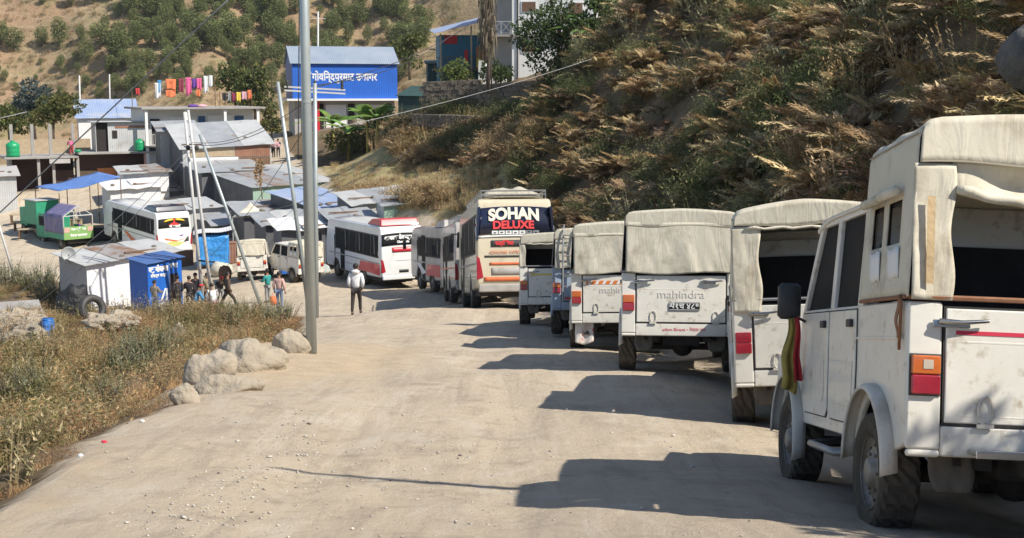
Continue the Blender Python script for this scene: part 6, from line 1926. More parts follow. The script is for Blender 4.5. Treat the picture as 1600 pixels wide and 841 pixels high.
# steps up to the house
q = MB()
for k in range(7): q.box(-0.5 - 0.28 * k, -0.24 - 0.28 * k, -2.6, -1.4, -1.0, 0.5 + 0.22 * k if k < 7 else 0)
q.build('stair', M['whitewash'], t)
t, h = slab_house('house', 'blue tin house on stilts with tilted blue roof and balcony', 688, 60, 99, 4.4, 4.5, 8)
H3 = h
q = MB(); q.box(0, 4.2, 0.9, 4.4, 0, h + 0.3); q.build('wall', M['teal'], t)
q = MB(); q.box(-0.6, 4.4, -0.3, 0.897, h - 2.5, h - 2.35); q.build('balcony_floor', M['wood_brown'], t)
q = MB(); q.grid(lambda a, b_: (-0.5 + 5.4 * a, -0.8 + 5.6 * b_, h + 0.35 + 1.35 * a + 0.5 * b_), 12, 8); q.build('roof', M['tin_blue'], t, solid=0.04)
for x in (0.0, 2.4, 4.3):
    q = MB(); q.box(x - 0.06, x + 0.06, -0.3, -0.18, -0.6, h + 0.35 + 0.25 * x); q.build('post', M['wood_pale'], t)
railing(t, -0.5, 4.3, -0.24, h - 2.35, 0.9, 'wood_brown', n=14)
q = MB(); q.box(0.4, 1.4, 0.82, 0.897, h - 0.4, h + 0.25); q.build('sign', CL['red'], t)
q = MB(); q.box(2.9, 3.9, 0.82, 0.897, h - 2.3, h - 0.6); q.build('doorway', M['wood_orange'], t)
for (x, z, w_, h_, c_, lb) in ((2.0, -0.9, 0.3, 1.1, 'red', 'red cloth hanging on the balcony of the blue tin house'), (3.0, -1.5, 0.4, 0.8, 'yellow', 'yellow cloth hanging on the balcony of the blue tin house')):
    q = MB(); q.grid(lambda a, b_: ((a - .5) * w_, 0.05 * math.sin(a * 8), -h_ * b_), 8, 8); o = q.build('garment', CL[c_], None, smooth=True, solid=0.01)
    bpy.context.view_layer.update()
    o.matrix_world = t.matrix_world @ Matrix.Translation((x, -0.38, h + z)); tag(o, lb, 'clothes')
# dark green lean-to between the hall and the blue tin house, retaining walls
shed('shed', 'dark green lean-to shed between the blue hall and the blue tin house', 'shed', 622, 150, 112, 6.2, 4.0, -14, 'green_net', 'green_net', 'green_net', 0.8, 0.0, 0.2, GS, base=3.5)
shed('shed', 'dark green tin shed with lamp under the blue tin house', 'shed', 668, 100, 103, 4.2, 3.0, 6, 'green_net', 'green_net', 'green_net', 0.3, 0.1, 0.2, GS, base=3.5)
def stone_wall(label, pa, pb, Ya, Yb, hgt, th=0.7, mt='stone', top=None):
    a = P(*pa, Ya); b = P(*pb, Yb)
    L = math.hypot(b.x - a.x, b.y - a.y)
    yaw = math.atan2(b.y - a.y, b.x - a.x)
    t_ = thing('stone_wall', label, 'wall', (a.x, a.y, a.z), (0, 0, yaw))
    q = MB()
    nr, nx = max(3, int(hgt / 0.32)), int(L / 0.5)
    for r_ in range(nr):
        z0 = -hgt + hgt * r_ / nr; z1 = -hgt + hgt * (r_ + 1) / nr
        for i in range(nx):
            x0 = L * (i + 0.5 * (r_ % 2)) / nx; x1 = x0 + L / nx * 0.96
            e_ = (b.z - a.z) * (x0 / L)
            j = rnd(0, 0.12)
            q.hexa([(x0, -j, z0 + e_), (x1, -j * .6, z0 + e_), (x1, th, z0 + e_), (x0, th, z0 + e_), (x0 + .02, -j, z1 - .02 + e_), (x1 - .02, -j, z1 - .02 + e_), (x1, th, z1 + e_), (x0, th, z1 + e_)])
    q.build('masonry', M[mt], t_)
stone_wall('tall dark stone retaining wall under the blue tin house', (655, 128), (745, 124), 92, 91, 2.8)
stone_wall('stone retaining wall shaded by trees below the white house', (745, 132), (905, 120), 90, 84, 3.0)
stone_wall('low rubble wall above the brown scrub slope', (640, 178), (800, 183), 90, 86, 0.9)
# ---------------- blue tarpaulin stall and its goods
def stall_tarp():
    a, b_, c, d_ = P(55, 292, 90), P(92, 299, 87.5), P(188, 276, 87), P(152, 268, 91)
    o0 = (a + b_ + c + d_) / 4
    zb = g(o0.x, o0.y)
    t = thing('stall', 'open stall under a sloping blue tarpaulin in the square', 'stall', (o0.x, o0.y, zb))
    def f(u, v):
        p = a.lerp(b_, v).lerp(d_.lerp(c, v), u) - Vector((o0.x, o0.y, zb))
        p.z -= 0.12 * math.sin(u * math.pi) - 0.04 * math.sin(u * 12)
        return p
    q = MB(); q.grid(f, 16, 6); q.build('tarpaulin', M['blue_tarp'], t, smooth=True, solid=0.02)
    for p in (a, b_, c, d_, (b_ + c) / 2, (a + d_) / 2):
        l = p - Vector((o0.x, o0.y, zb))
        gz = g(p.x, p.y) - zb
        q = MB(); q.cyl((l.x, l.y, gz - 0.05), (l.x, l.y, l.z - 0.14), 0.035, n=6); q.build('pole', M['wood_brown'], t)
    return t
ST = stall_tarp()
def crate(px, py, Y, w, d, h, m_, label, name='crate', cat='crate', yaw=10):
    c = onray(px, Y)
    q = MB(); q.box(-w / 2, w / 2, -d / 2, d / 2, 0, h); q.box(-w / 2 - 0.03, w / 2 + 0.03, -d / 2 - 0.03, d / 2 + 0.03, h, h + 0.05)
    o = q.build(name, M[m_], None, bevel=0.02); o.location = c; o.rotation_euler = (0, 0, R(yaw)); return tag(o, label, cat)
crate(118, 310, 88.5, 1.0, 0.6, 1.0, 'wood_pale', 'pale wooden box under the blue tarpaulin')
crate(108, 310, 89.5, 0.8, 0.5, 1.7, 'plaster_grey', 'grey cupboard under the blue tarpaulin', 'cupboard', 'cupboard')
crate(158, 310, 86.5, 2.2, 1.0, 0.85, 'dark_int', 'dark low counter under the right end of the blue tarpaulin', 'counter', 'counter')
crate(152, 305, 86.6, 1.2, 0.7, 1.0, 'wood_pale', 'pale topped box beside the dark counter of the tarpaulin stall')
# tables and benches in the square
def table(px, Y, yaw, label, w=2.0, d=0.7, h=0.7):
    c = onray(px, Y)
    t = thing('table', label, 'table', c, (0, 0, R(yaw)), 'wooden tables in the square')
    q = MB(); q.box(-w / 2, w / 2, -d / 2, d / 2, h - 0.06, h); q.build('top', M['wood_pale'], t, bevel=0.01)
    for sx in (-1, 1):
        for sy in (-1, 1):
            q = MB(); q.box(sx * (w / 2 - .12) - .05, sx * (w / 2 - .12) + .05, sy * (d / 2 - .08) - .05, sy * (d / 2 - .08) + .05, 0, h - 0.063); q.build('leg', M['wood_brown'], t)
table(38, 93, 14, 'wooden table farthest back of the three in the square')
table(44, 90.5, 14, 'middle one of the three wooden tables in the square')
table(52, 88, 14, 'wooden table nearest the green sided cargo vehicle')
# timber lying in front of the shops
for (px, Y, lb) in ((58, 97, 'stack of planks lying before the dark shop fronts'), (72, 95, 'second stack of planks lying closer to the stall')):
    c = onray(px, Y); q = MB()
    for k in range(4): q.box(-1.1 + 0.05 * k, 1.1, -0.3 + 0.16 * k, -0.17 + 0.16 * k, 0, 0.12 + 0.05 * (k % 2))
    o = q.build('planks', M['wood_brown'], None); o.location = c; o.rotation_euler = (0, 0, 0.2); tag(o, lb, 'planks')

# ---------------- cargo three wheeler with canopy and green board, green cab beside it
def cargo():
    c = onray(101, 84.0)
    yaw = R(44)
    t = thing('cargo_vehicle', 'cargo vehicle with indigo tarpaulin, bow frame and green lettered tailboard', 'truck', c, (0, 0, yaw))
    q = MB(); q.box(-0.0, 2.1, 0.0, 2.9, 0.75, 0.85).box(0, 0.06, 0.0, 2.9, 0.853, 1.5).box(2.04, 2.1, 0, 2.9, 0.853, 1.5); q.build('cargo_bed', M['cab_green'], t)
    q = MB(); q.box(0.0, 2.1, -0.05, -0.003, 0.75, 1.62); tb = q.build('tailboard', M['sign_green'], t, bevel=0.01)
    for x0 in (0.02, 1.68):
        q = MB(); q.box(x0, x0 + 0.38, -0.06, -0.052, 1.25, 1.58); q.build('pink_panel', M['sign_pink'], tb)
    text_obj('lettering', 'जय श्री राम', 0.24, M['letter_white'], tb, (1.03, -0.057, 1.42), (R(90), 0, 0), 0.002, bold=0.01)
    text_obj('lettering', 'नेपाल यातायात', 0.22, M['letter_white'], tb, (1.03, -0.057, 1.02), (R(90), 0, 0), 0.002, bold=0.01)
    q = MB()
    for y in (0.0, 2.9):
        for x in (0.02, 2.08): q.cyl((x, y, 0.9), (x, y, 2.35), 0.035, n=6)
        q.cyl((0.02, y, 2.35), (2.08, y, 2.35), 0.035, n=6).cyl((0.02, y, 2.35), (1.05, y, 3.0), 0.03, n=6).cyl((2.08, y, 2.35), (1.05, y, 3.0), 0.03, n=6).cyl((0.95, y, 2.35), (1.05, y, 3.0), 0.025, n=6).cyl((1.25, y, 2.35), (1.05, y, 3.0), 0.025, n=6)
    q.cyl((1.05, 0, 3.0), (1.05, 2.9, 3.0), 0.03, n=6)
    q.build('bow_frame', M['pale_pole'], t)
    q = MB(); q.grid(lambda a, b_: ((-0.03 + 1.06 * a) if a <= 1 else 0, 0.02 + 2.9 * b_, 2.37 + 0.66 * a), 8, 10); q.grid(lambda a, b_: (-0.04 + 0.02 * math.sin(b_ * 12), 0.02 + 2.9 * b_, 1.15 + 1.22 * a), 6, 14); q.build('tarpaulin', M['tarp_indigo'], t, smooth=True, solid=0.02)
    for (x, y) in ((0.2, 0.8), (1.9, 0.8), (0.3, 4.0), (1.8, 4.0)): make_wheel(t, x, y, 0.38, r=0.38, w=0.22, side=-1 if x < 1 else 1, tread=False, n=20)
    q = MB(); q.box(0.4, 1.7, 0.2, 4.4, 0.45, 0.74); q.build('chassis', M['dark'], t)
    q = MB(); q.prism([(3.2, 0.6), (4.8, 0.6), (4.75, 1.4), (4.4, 2.3), (3.2, 2.3)], 0.15, 1.95); cb = q.build('cab', M['cab_green'], t, bevel=0.05)
    q = MB(); q.box(0.13, 0.147, 3.4, 4.2, 1.45, 2.1); q.build('side_window', M['glass'], cb)
cargo()
c = onray(80, 88.5)
t = thing('cargo_vehicle', 'small green box bodied vehicle standing behind the indigo tarpaulin', 'truck', c, (0, 0, R(44)))
q = MB(); q.box(-1.0, 0.7, 0, 1.9, 0.8, 2.5); q.build('box_body', M['cab_green'], t, bevel=0.04)
q = MB(); q.box(-1.08, 0.78, -0.08, 1.98, 2.503, 2.56); q.build('roof', M['tin_pale'], t)
q = MB(); q.box(-0.9, 0.6, 1.95, 3.1, 0.6, 1.9); q.build('cab', M['cab_green'], t, bevel=0.05)
for (x, y) in ((-0.85, 0.5), (0.55, 0.5), (-0.85, 2.5), (0.55, 2.5)): make_wheel(t, x, y, 0.36, r=0.36, w=0.2, side=-1 if x < 0 else 1, tread=False, n=20)
q = MB(); q.box(-0.6, 0.4, 0.1, 2.9, 0.45, 0.78); q.build('chassis', M['dark'], t)
# blue sheeted stall beside the double pole
c = onray(308, 73.5)
t = thing('stall', 'square stall wrapped in bright blue sheeting behind the double pole', 'stall', c, (0, 0, R(14)))
def bsheet(x0, x1, y0, y1, z0, z1, s):
    q = MB()
    pts = [(x0, y0), (x1, y0), (x1, y1), (x0, y1), (x0, y0)]
    def f(u, v):
        k = u * 4; i = min(3, int(k)); fr = k - i
        x = pts[i][0] + (pts[i + 1][0] - pts[i][0]) * fr; y = pts[i][1] + (pts[i + 1][1] - pts[i][1]) * fr
        n_ = 0.05 * mnoise.noise(Vector((u * 9, v * 2.5, s)))
        return (x + n_, y + n_, z0 + (z1 - z0) * v + 0.03 * math.sin(u * 30) * (1 - v))
    q.grid(f, 48, 8)
    return q
bsheet(0.0, 1.9, 0, 1.7, 0.25, 2.05, 2).build('sheeting', M['blue_sheet'], t, smooth=True, solid=0.02)
q = MB(); q.grid(lambda a, b_: (-0.15 + 2.4 * a, -0.2 + 2.1 * b_, 2.15 + 0.25 * a + 0.05 * math.sin(a * 7)), 10, 8); q.build('roof', M['tin_white'], t, solid=0.02)
for (x, y) in ((0.03, 0.03), (1.87, 0.03), (1.87, 1.67), (0.03, 1.67)):
    q = MB(); q.cyl((x, y, 0), (x, y, 2.18), 0.04, n=6); q.build('post', M['wood_brown'], t)
# odds and ends standing about the square
def bundle(px, Y, r, m_, label, name='bundle', cat='bundle'):
    c = onray(px, Y); sd_ = rnd(0, 40)
    q = MB(); q.ell((0, 0, r[2] * .8), r, 18, 12, lambda d: 1 + 0.22 * mnoise.fractal(d * 1.6 + Vector((sd_, 0, 0)), 1, 2, 3)); o = q.build(name, m_, None, smooth=True); o.location = c; tag(o, label, cat)
bundle(346, 70, (0.7, 0.5, 0.45), M['canvas_gray'], 'grey sheet covered pile between the blue sheeted stall and cream jeep')
bundle(352, 67, (0.35, 0.3, 0.5), M['wood_brown'], 'brown sack standing left of the cream jeep in the square', 'sack', 'sack')
bundle(262, 74, (0.5, 0.4, 0.3), M['letter_white'], 'white plastic bundle behind the yellow banner bus wheel')
bundle(500, 72, (0.6, 0.4, 0.4), M['canvas_blue'], 'blue grey covered pile in front of the low grey shed')
crate(290, 75, 76, 0.9, 0.7, 0.9, 'wood_brown', 'brown wooden crate beside the blue sheeted stall', yaw=20)
crate(452, 75, 70, 1.0, 0.7, 0.9, 'blue_paint', 'blue painted box before the dark walled shed by the jeeps', yaw=25)
crate(365, 75, 75, 0.8, 0.8, 1.2, 'tin_rust', 'rusty brown box behind the cream white jeep in the square', yaw=15)
# white pointed tent
c = onray(393, 81)
t = thing('tent', 'small white pointed tent between the grey roofed sheds', 'tent', c)
zt = P(393, 316, 81).z - c.z
def tentf(u, v):
    a = 2 * math.pi * u + math.pi / 4
    sq = 1.0 / max(abs(math.cos(a)), abs(math.sin(a)))
    r = 1.05 * sq * (1 - v) ** 1.4
    return (r * math.cos(a), r * math.sin(a) * 0.9, zt - 0.9 + 0.9 * v)
q = MB(); q.grid(tentf, 24, 8, cu=True); q.build('tent_roof', M['canvas'], t, smooth=True, solid=0.02)
for (x, y) in ((-1, -.9), (1, -.9), (1, .9), (-1, .9)):
    q = MB(); q.cyl((x, y, -0.1), (x, y, zt - 0.86), 0.03, n=6); q.build('post', M['pale_pole'], t)
# things lying on roofs
def rock_obj(name, label, cat, loc, r, mt, seed=0, group=None, rot=0.0, flat=0.0, n=40, rough_=0.20):
    q = MB()
    def fn(d):
        k = 1 + rough_ * mnoise.fractal(d * 1.1 + Vector((seed, seed * 2, 0)), 1.0, 2.0, 3)
        # facets
        for j in range(7):
            a = Vector((math.sin(seed * 3 + j * 2.4), math.cos(seed + j * 1.9), math.sin(j * 1.3 + seed * .7))).normalized()
            dd = d.dot(a)
            if dd > 0.72: k *= 0.72 / dd * 0.85 + 0.15
        return k + 0.02 * mnoise.fractal(d * 6 + Vector((seed, 0, 0)), 1.0, 2.0, 4)
    q.ell((0, 0, 0), r, n, n // 2, fn)
    o = q.build(name, mt, None, smooth=True)
    o.location = loc; o.rotation_euler = (0, 0, rot)
    return tag(o, label, cat, group)
# dead tree on a post in front of the sheds
c = onray(408, 84)
t = thing('dry_tree', 'dry brown leafed sapling on a post in front of the large grey roof', 'tree', c)
zt = P(405, 250, 84).z - c.z
tpl_obj('crown', crown_tpl([((-0.1, 0, zt - 0.9), (0.28, 0.28, 1.0), 1.0), ((0.05, 0, zt - 0.4), (0.2, 0.2, 0.5), 1.0)], 420, 0.10, RUSTY + STRAW, 0.3), M['foliage'], (1.2, 1.1, 1), t)
q = MB(); q.tube([(0.25, 0, 0), (0.1, 0, zt * .5), (-0.05, 0, zt - 0.2)], [0.05, 0.04, 0.02], 6); q.build('trunk', M['bark'], t)

# ---------------- poles and wires
def pole_obj(label, base, top, r0, r1, m_='steel_pole', arms=(), rings=(), group='utility poles', name='utility_pole'):
    base = Vector(base); top = Vector(top)
    t = thing(name, label, 'pole', base, (0, 0, 0), group)
    l = top - base
    q = MB(); q.tube([l * (-0.3 / l.length), l * 0.5, l], [r0, (r0 + r1) / 2, r1], 16); q.build('shaft', M[m_], t, smooth=True)
    for f in rings:
        q = MB(); q.cyl(l * f, l * (f + 0.004), r0 * 1.06 + (r1 - r0) * f, n=16); q.build('collar', M[m_], t, smooth=False)
    for (f, w_, az, dz) in arms:
        p = l * f; d_ = Vector((math.cos(az), math.sin(az), 0)) * w_
        q = MB(); q.tube([p - d_, p + d_ + Vector((0, 0, dz))], 0.035, 4); a_ = q.build('crossarm', M['pale_pole'], t)
        for s in (-0.9, 0, 0.9):
            q = MB(); q.lathe([(0.001, 0), (0.035, 0), (0.05, 0.04), (0.03, 0.07), (0.045, 0.10), (0.03, 0.15), (0.001, 0.16)], 'z', tuple(p + d_ * s + Vector((0, 0, 0.03))), 8); q.build('insulator', M['rubber'], a_, smooth=True)
    return t
b0 = at(487, 553)
zt_ = 9.5
pole_obj('tall thick steel pole rising from the mound beside the boulders', b0, (b0.x + 0.02, b0.y, b0.z + zt_), 0.090, 0.068, rings=(0.435, 0.68), group='utility poles')
MP = Vector((b0.x, b0.y, b0.z + 9.2))
b1 = at(494, 497)
pole_obj('slim steel pole close behind the tall thick pole', b1, P(492, 130, b1.y), 0.085, 0.06, arms=((0.985, 0.9, 0.25, -0.1), (0.97, 0.9, 0.25, -0.1)))
b2 = P(484, 474, 44); b2.z = g(b2.x, b2.y)
pole_obj('leaning steel pole crossing left of the tall thick pole', b2, P(434, 128, 44), 0.085, 0.06)
b3 = onray(329, 52.5); b3.z = g(b3.x, b3.y)
b3p = P(328, 470, 57); 
def ground_pole(label, pxb, Y, pxt, pyt, r0, r1, **kw):
    c = onray(pxb, Y)
    pole_obj(label, c, P(pxt, pyt, Y), r0, r1, **kw)
    return c
ground_pole('left leg of the double pole in the square', 318, 58.5, 288, 175, 0.085, 0.06, m_='pale_pole')
ground_pole('right leg of the double pole in the square', 333, 58.0, 294, 172, 0.085, 0.06, m_='pale_pole')
t = thing('crossarm', 'steel crossarm with two discs on the double pole', 'crossarm', P(296, 231, 58.2)); q = MB(); q.tube([(-0.25, 0, 0.05), (0.45, 0, -0.05)], 0.035, 6); q.build('bar', M['grey_metal'], t)
for x in (-0.05, 0.35):
    q = MB(); q.ell((x, -0.06, 0), (0.11, 0.07, 0.13), 12, 8); q.build('insulator', M['rubber'], t, smooth=True)
t = thing('crossarm', 'low crossbar joining the two legs of the double pole', 'crossarm', P(322, 409, 58.2)); q = MB(); q.tube([(-0.35, 0, 0.05), (0.4, 0, -0.02)], 0.045, 6); q.build('bar', M['dark'], t)
ground_pole('leaning steel pole right of the double pole', 408, 57.0, 312, 210, 0.085, 0.065)
ground_pole('short leaning pole at the left edge of the dirt square', 23, 70, -8, 330, 0.07, 0.055, m_='pale_pole')
ground_pole('thin white pole above the striped blue roof', 127, 120, 124, 118, 0.09, 0.07, m_='pale_pole')
ground_pole('thin white pole among the pines left of the laundry', 173, 128, 171, 116, 0.08, 0.06, m_='pale_pole')
ground_pole('white pole with crossarm behind the blue hall', 496, 132, 497, 18, 0.12, 0.09, m_='pale_pole', arms=((0.94, 0.8, 0.3, 0.0),))
def wire(label, pa, Ya, pb, Yb, r, sag=0.0, m_='wire'):
    line_wire('wire', label, [P(*pa, Ya), P(*pb, Yb)], r, m_, 'wire', 'overhead wires', sag)
wire('thick pale cable crossing the upper left of the picture', (-60, 388), 30, (372, -14), 24, 0.016, 0.0, 'wire_pale')
wire('cable running from the tall pole up to the right bank', (494, 206), 38, (925, 92), 46, 0.011, 0.15, 'wire_pale')
wire('thin wire from the hall corner down to the right bank', (420, 330), 44, (640, 235), 60, 0.014, 0.3)
wire('thin wire left of the tall pole going steeply upward', (466, 250), 40, (468, -20), 40, 0.02, 0.0)
wire('pair of wires from the double pole to the lower left, upper one', (296, 231), 58.2, (10, 470), 62, 0.014, 0.5, 'wire_pale')
wire('pair of wires from the double pole to the lower left, lower one', (298, 236), 58.2, (50, 480), 62, 0.014, 0.5, 'wire_pale')
wire('wire from the double pole to the leaning pole by the sheds', (296, 225), 58.2, (440, 190), 44, 0.014, 0.35)
wire('wire from the double pole to the slim steel pole', (300, 222), 58.2, (491, 150), 38, 0.012, 0.5)
wire('dark wire hanging over the large grey shed roof', (330, 400), 60, (480, 195), 44, 0.012, 0.3)
wire('wire across the blue hall front', (480, 135), 50, (700, 60), 90, 0.02, 0.6)
wire('second wire across the blue hall front', (480, 140), 50, (760, 20), 90, 0.02, 0.6)
wire('yellowish wire at the left edge before the trees', (-30, 192), 60, (42, 175), 62, 0.02, 0.0, 'wire_pale')

# ---------------- trees round the houses
LG = [(0.07, 0.10, 0.04), (0.10, 0.135, 0.05), (0.055, 0.08, 0.03)]
YG = [(0.16, 0.16, 0.05), (0.12, 0.135, 0.045), (0.20, 0.18, 0.06), (0.08, 0.10, 0.035)]
BG = [(0.10, 0.13, 0.12), (0.13, 0.16, 0.15), (0.08, 0.10, 0.085)]
def blobs_rand(n, R_, H0, H1, r, seed=0):
    out = []
    for i in range(n):
        a = i * 2.4 + seed; q_ = R_ * math.sqrt((i + 0.5) / n)
        z = H0 + (H1 - H0) * rnd(0.2, 1.0) * (1 - 0.35 * (q_ / R_))
        rr = r * rnd(0.7, 1.2)
        out.append(((q_ * math.cos(a), q_ * math.sin(a), z), (rr, rr, rr * 0.8), rnd(0.8, 1.2)))
    return out
def tree_px(label, px, pybase, Y, Hpx, Wpx, cols, n=2600, ls=0.17, lean=(0, 0), base=0.25, name='tree', nb=12, group=None):
    c = P(px, pybase, Y)
    s = Y / FPX
    H = Hpx * s; Rr = Wpx * s / 2
    return make_tree(name, label, c, H, blobs_rand(nb, Rr * 0.75, H * base, H * 0.92, Rr * 0.42, rnd(0, 6)), n, ls, cols, group, trunk_r=max(0.1, H * 0.025), lean=lean)
tree_px('blue grey leafed tree above the left terrace', 55, 215, 118, 95, 75, BG, 2600, 0.2)
tree_px('yellow green leafy tree behind the terrace columns', 85, 232, 109, 95, 75, YG, 2600, 0.18, base=0.35)
tree_px('dark green tree at the left edge behind the green tank', 15, 232, 112, 75, 70, YG + LG, 2400, 0.18, base=0.35)
tree_px('dark tree between the laundry roof and the blue hall', 400, 205, 118, 130, 65, LG + YG, 2800, 0.19, base=0.15)
tree_px('olive tree just behind the right end of the laundry roof', 368, 178, 124, 90, 70, LG + YG, 2400, 0.19, base=0.1)
tree_px('small olive tree left of the blue hall below the pole', 425, 232, 112, 70, 34, YG, 1200, 0.15, base=0.3)
tree_px('broad dark tree in front of the white house', 872, 160, 82, 190, 125, LG, 5200, 0.16, base=0.1, nb=18)
tree_px('bright green tree at the right of the white house', 930, 100, 80, 120, 90, [(0.11, 0.16, 0.05), (0.08, 0.12, 0.04)], 3200, 0.17, base=0.15, nb=12)
tree_px('round olive bush left of the banana plants', 545, 250, 104, 60, 80, YG, 1800, 0.14, base=0.05)
tree_px('small dark tree above the stone wall near the steps', 775, 135, 90, 45, 55, LG, 1300, 0.13, base=0.2)
tree_px('low green bush on the terrace edge under the blue tin house', 715, 130, 93, 38, 60, [(0.16, 0.19, 0.06), (0.10, 0.13, 0.04)], 1300, 0.13, base=0.0)
tree_px('dark leafy bush against the right half of the hall storey', 600, 205, 112, 50, 50, LG, 1200, 0.15, base=0.0)
tree_px('dark olive tree standing right of the blue hall', 640, 120, 150, 90, 60, LG + YG, 1800, 0.22, base=0.1)
# withered palm-like trunk wrapped in dry leaves beside the balcony
c = P(762, 140, 88)
H_ = 170 * 88 / FPX
t = thing('withered_tree', 'withered tree hung with dry vines in front of the balcony', 'tree', c)
q = MB(); q.tube([(0, 0, -0.3), (0.1, 0, H_ * .35), (-0.1, 0, H_ * .7), (0.05, 0, H_)], [0.16, 0.13, 0.10, 0.06], 7); q.tube([(0.3, 0, -0.3), (0.2, 0, H_ * .35), (0.3, 0, H_ * .8)], [0.06, 0.05, 0.03], 5); q.build('trunk', M['bark'], t, smooth=True)
cr_ = TM()
for i in range(900):
    a = rnd(0, 6.28); r = rnd(0.1, 0.65); z = H_ * rnd(0.35, 1.02); l = rnd(0.4, 1.3)
    p = np.array([r * math.cos(a), r * math.sin(a), z]); w = np.array([rnd(-.05, .05), rnd(-.05, .05), 0])
    col = [(0.26, 0.21, 0.15), (0.19, 0.15, 0.11), (0.32, 0.26, 0.18), (0.12, 0.12, 0.07)][i % 4]
    cr_.tri(p - w, p + w, p + np.array([rnd(-.15, .15), rnd(-.15, .15), -l]), col)
tpl_obj('hanging_leaves', cr_.done(), M['foliage'], (1, 1, 1), t)
# banana plants
def banana(px, py, Y, hpx, label, n=8):
    c = onray(px, Y)
    H = hpx * Y / FPX
    t = thing('banana_plant', label, 'banana plant', c, (0, 0, rnd(0, 6)), 'banana plants by the blue hall')
    q = MB(); q.tube([(0, 0, -0.2), (0.05, 0, H * .3), (0, 0.05, H * .6)], [0.16, 0.13, 0.08], 8); q.build('stem', M['flag_yellow'], t, smooth=True)
    m = TM()
    for k in range(n):
        az = k * 2.4 + rnd(-.3, .3); L = H * rnd(0.5, 0.75); li = rnd(0.5, 1.35)
        d = np.array([math.cos(az), math.sin(az), 0]); s_ = np.array([-math.sin(az), math.cos(az), 0]); up = np.array([0, 0, 1.])
        base = np.array([0, 0, H * .55])
        P_ = lambda s: base + d * (L * s * math.cos(li) + .25 * L * s * s) + up * (L * s * math.sin(li) - 0.55 * L * s * s)
        col = [(0.13, 0.22, 0.05), (0.17, 0.26, 0.07), (0.10, 0.17, 0.04)][k % 3]
        N_ = 9
        for i in range(N_):
            s0, s1 = i / N_, (i + 1) / N_
            w0 = 0.14 * L * math.sin(math.pi * min(1, s0 * .9 + .06)) + 0.01; w1 = 0.14 * L * math.sin(math.pi * min(1, s1 * .9 + .06)) + 0.01
            for sg in (-1, 1):
                cc = tuple(x * rnd(0.8, 1.2) for x in col)
                dr = -up * 0.35
                A_, B_ = P_(s0), P_(s1); C_ = B_ + (s_ * sg + dr) * w1; D_ = A_ + (s_ * sg + dr) * w0
                m.tri(A_, B_, C_, cc); m.tri(A_, C_, D_, cc)
    tpl_obj('leaves', m.done(), M['foliage'], (1.25, 1.25, 1.2), t)
banana(575, 240, 101, 95, 'tall banana plant in the middle of the clump beside the blue hall', 9)
banana(590, 240, 100, 80, 'banana plant on the right of the clump with a long bent leaf', 8)
banana(545, 240, 103, 75, 'banana plant left in the clump beside the blue hall', 8)
banana(520, 235, 107, 75, 'banana plant nearest the slim steel pole', 8)
banana(912, 60, 80, 90, 'banana plant on the high bank beside the white house', 9)

# ---------------- boulders, barrel, stones, rubbish by the road
def rock_px(label, px, py, Y, wpx, hpx, seed, dk=0.8, sink=0.35, name='boulder'):
    c = P(px, py, Y)
    s = Y / FPX
    rw, rh = wpx * s / 2, hpx * s
    gz = g(c.x, c.y)
    return rock_obj(name, label, 'boulder', (c.x, c.y, c.z + rh * 0.25), (rw, rw * dk, rh * 0.75), M['boulder'], seed, 'boulders by the road', n=48)
def rock_g(label, px, py, wpx, hpx, seed, dk=0.9, rot=0.0):
    c = at(px, py)
    s = c.y / FPX
    rw, rh = wpx * s / 2, hpx * s
    return rock_obj('boulder', label, 'boulder', (c.x, c.y + rw * dk * 0.5, c.z + rh * 0.18), (rw * 1.1, rw * dk, rh * 0.98), M['boulder'], seed, 'boulders by the road', n=52, rot=rot)
rock_g('big rounded boulder at the left end of the row by the pole', 326, 600, 80, 52, 1.2, 0.9)
rock_g('long split boulder in the middle of the row by the pole', 384, 580, 108, 44, 2.6, 0.8)
rock_g('low flat rock half buried in front of the big rounded boulder', 355, 614, 104, 24, 4.1, 0.6)
rock_g('small cracked rock right in front of the split boulder', 424, 568, 50, 22, 5.3, 0.8)
rock_g('boulder directly left of the foot of the tall pole', 453, 551, 58, 32, 6.9, 0.8)
rock_g('tilted slab of rock lowest on the road edge', 288, 632, 48, 26, 8.2, 0.6)
rock_g('upright grey slab standing among the weeds', 276, 534, 30, 26, 9.4, 0.5)
c = P(1598, 96, 14.5)
rock_obj('boulder', 'dark boulder high on the bank at the right edge', 'boulder', (c.x + 0.15, c.y, c.z), (0.40, 0.5, 0.42), mat('dark_rock', (0.12, 0.115, 0.11), 0.9, (0.07, 0.068, 0.065), 2, bump=0.8, bscale=6), 3.3, None)
# blue barrel
c = at(76, 525); c = Vector((c.x, c.y, c.z))
Yb = c.y; rb = 9.5 * Yb / FPX
t = thing('barrel', 'blue plastic barrel standing among rubble at the left', 'barrel', c)
q = MB(); hb_ = 27 * Yb / FPX; q.lathe([(0.001, 0), (rb * .94, 0), (rb, hb_ * .08), (rb, hb_ * .3), (rb * 1.05, hb_ * .34), (rb, hb_ * .38), (rb, hb_ * .64), (rb * 1.05, hb_ * .68), (rb, hb_ * .72), (rb, hb_ * .93), (rb * .93, hb_), (0.001, hb_)], 'z', n=24); q.build('drum', M['barrel_blue'], t, smooth=True)
q = MB(); q.lathe([(rb * .90, hb_ * .99), (rb * 1.03, hb_), (rb * 1.03, hb_ * 1.03), (rb * .9, hb_ * 1.03)], 'z', n=24); q.build('rim', M['barrel_blue'], t, smooth=True)
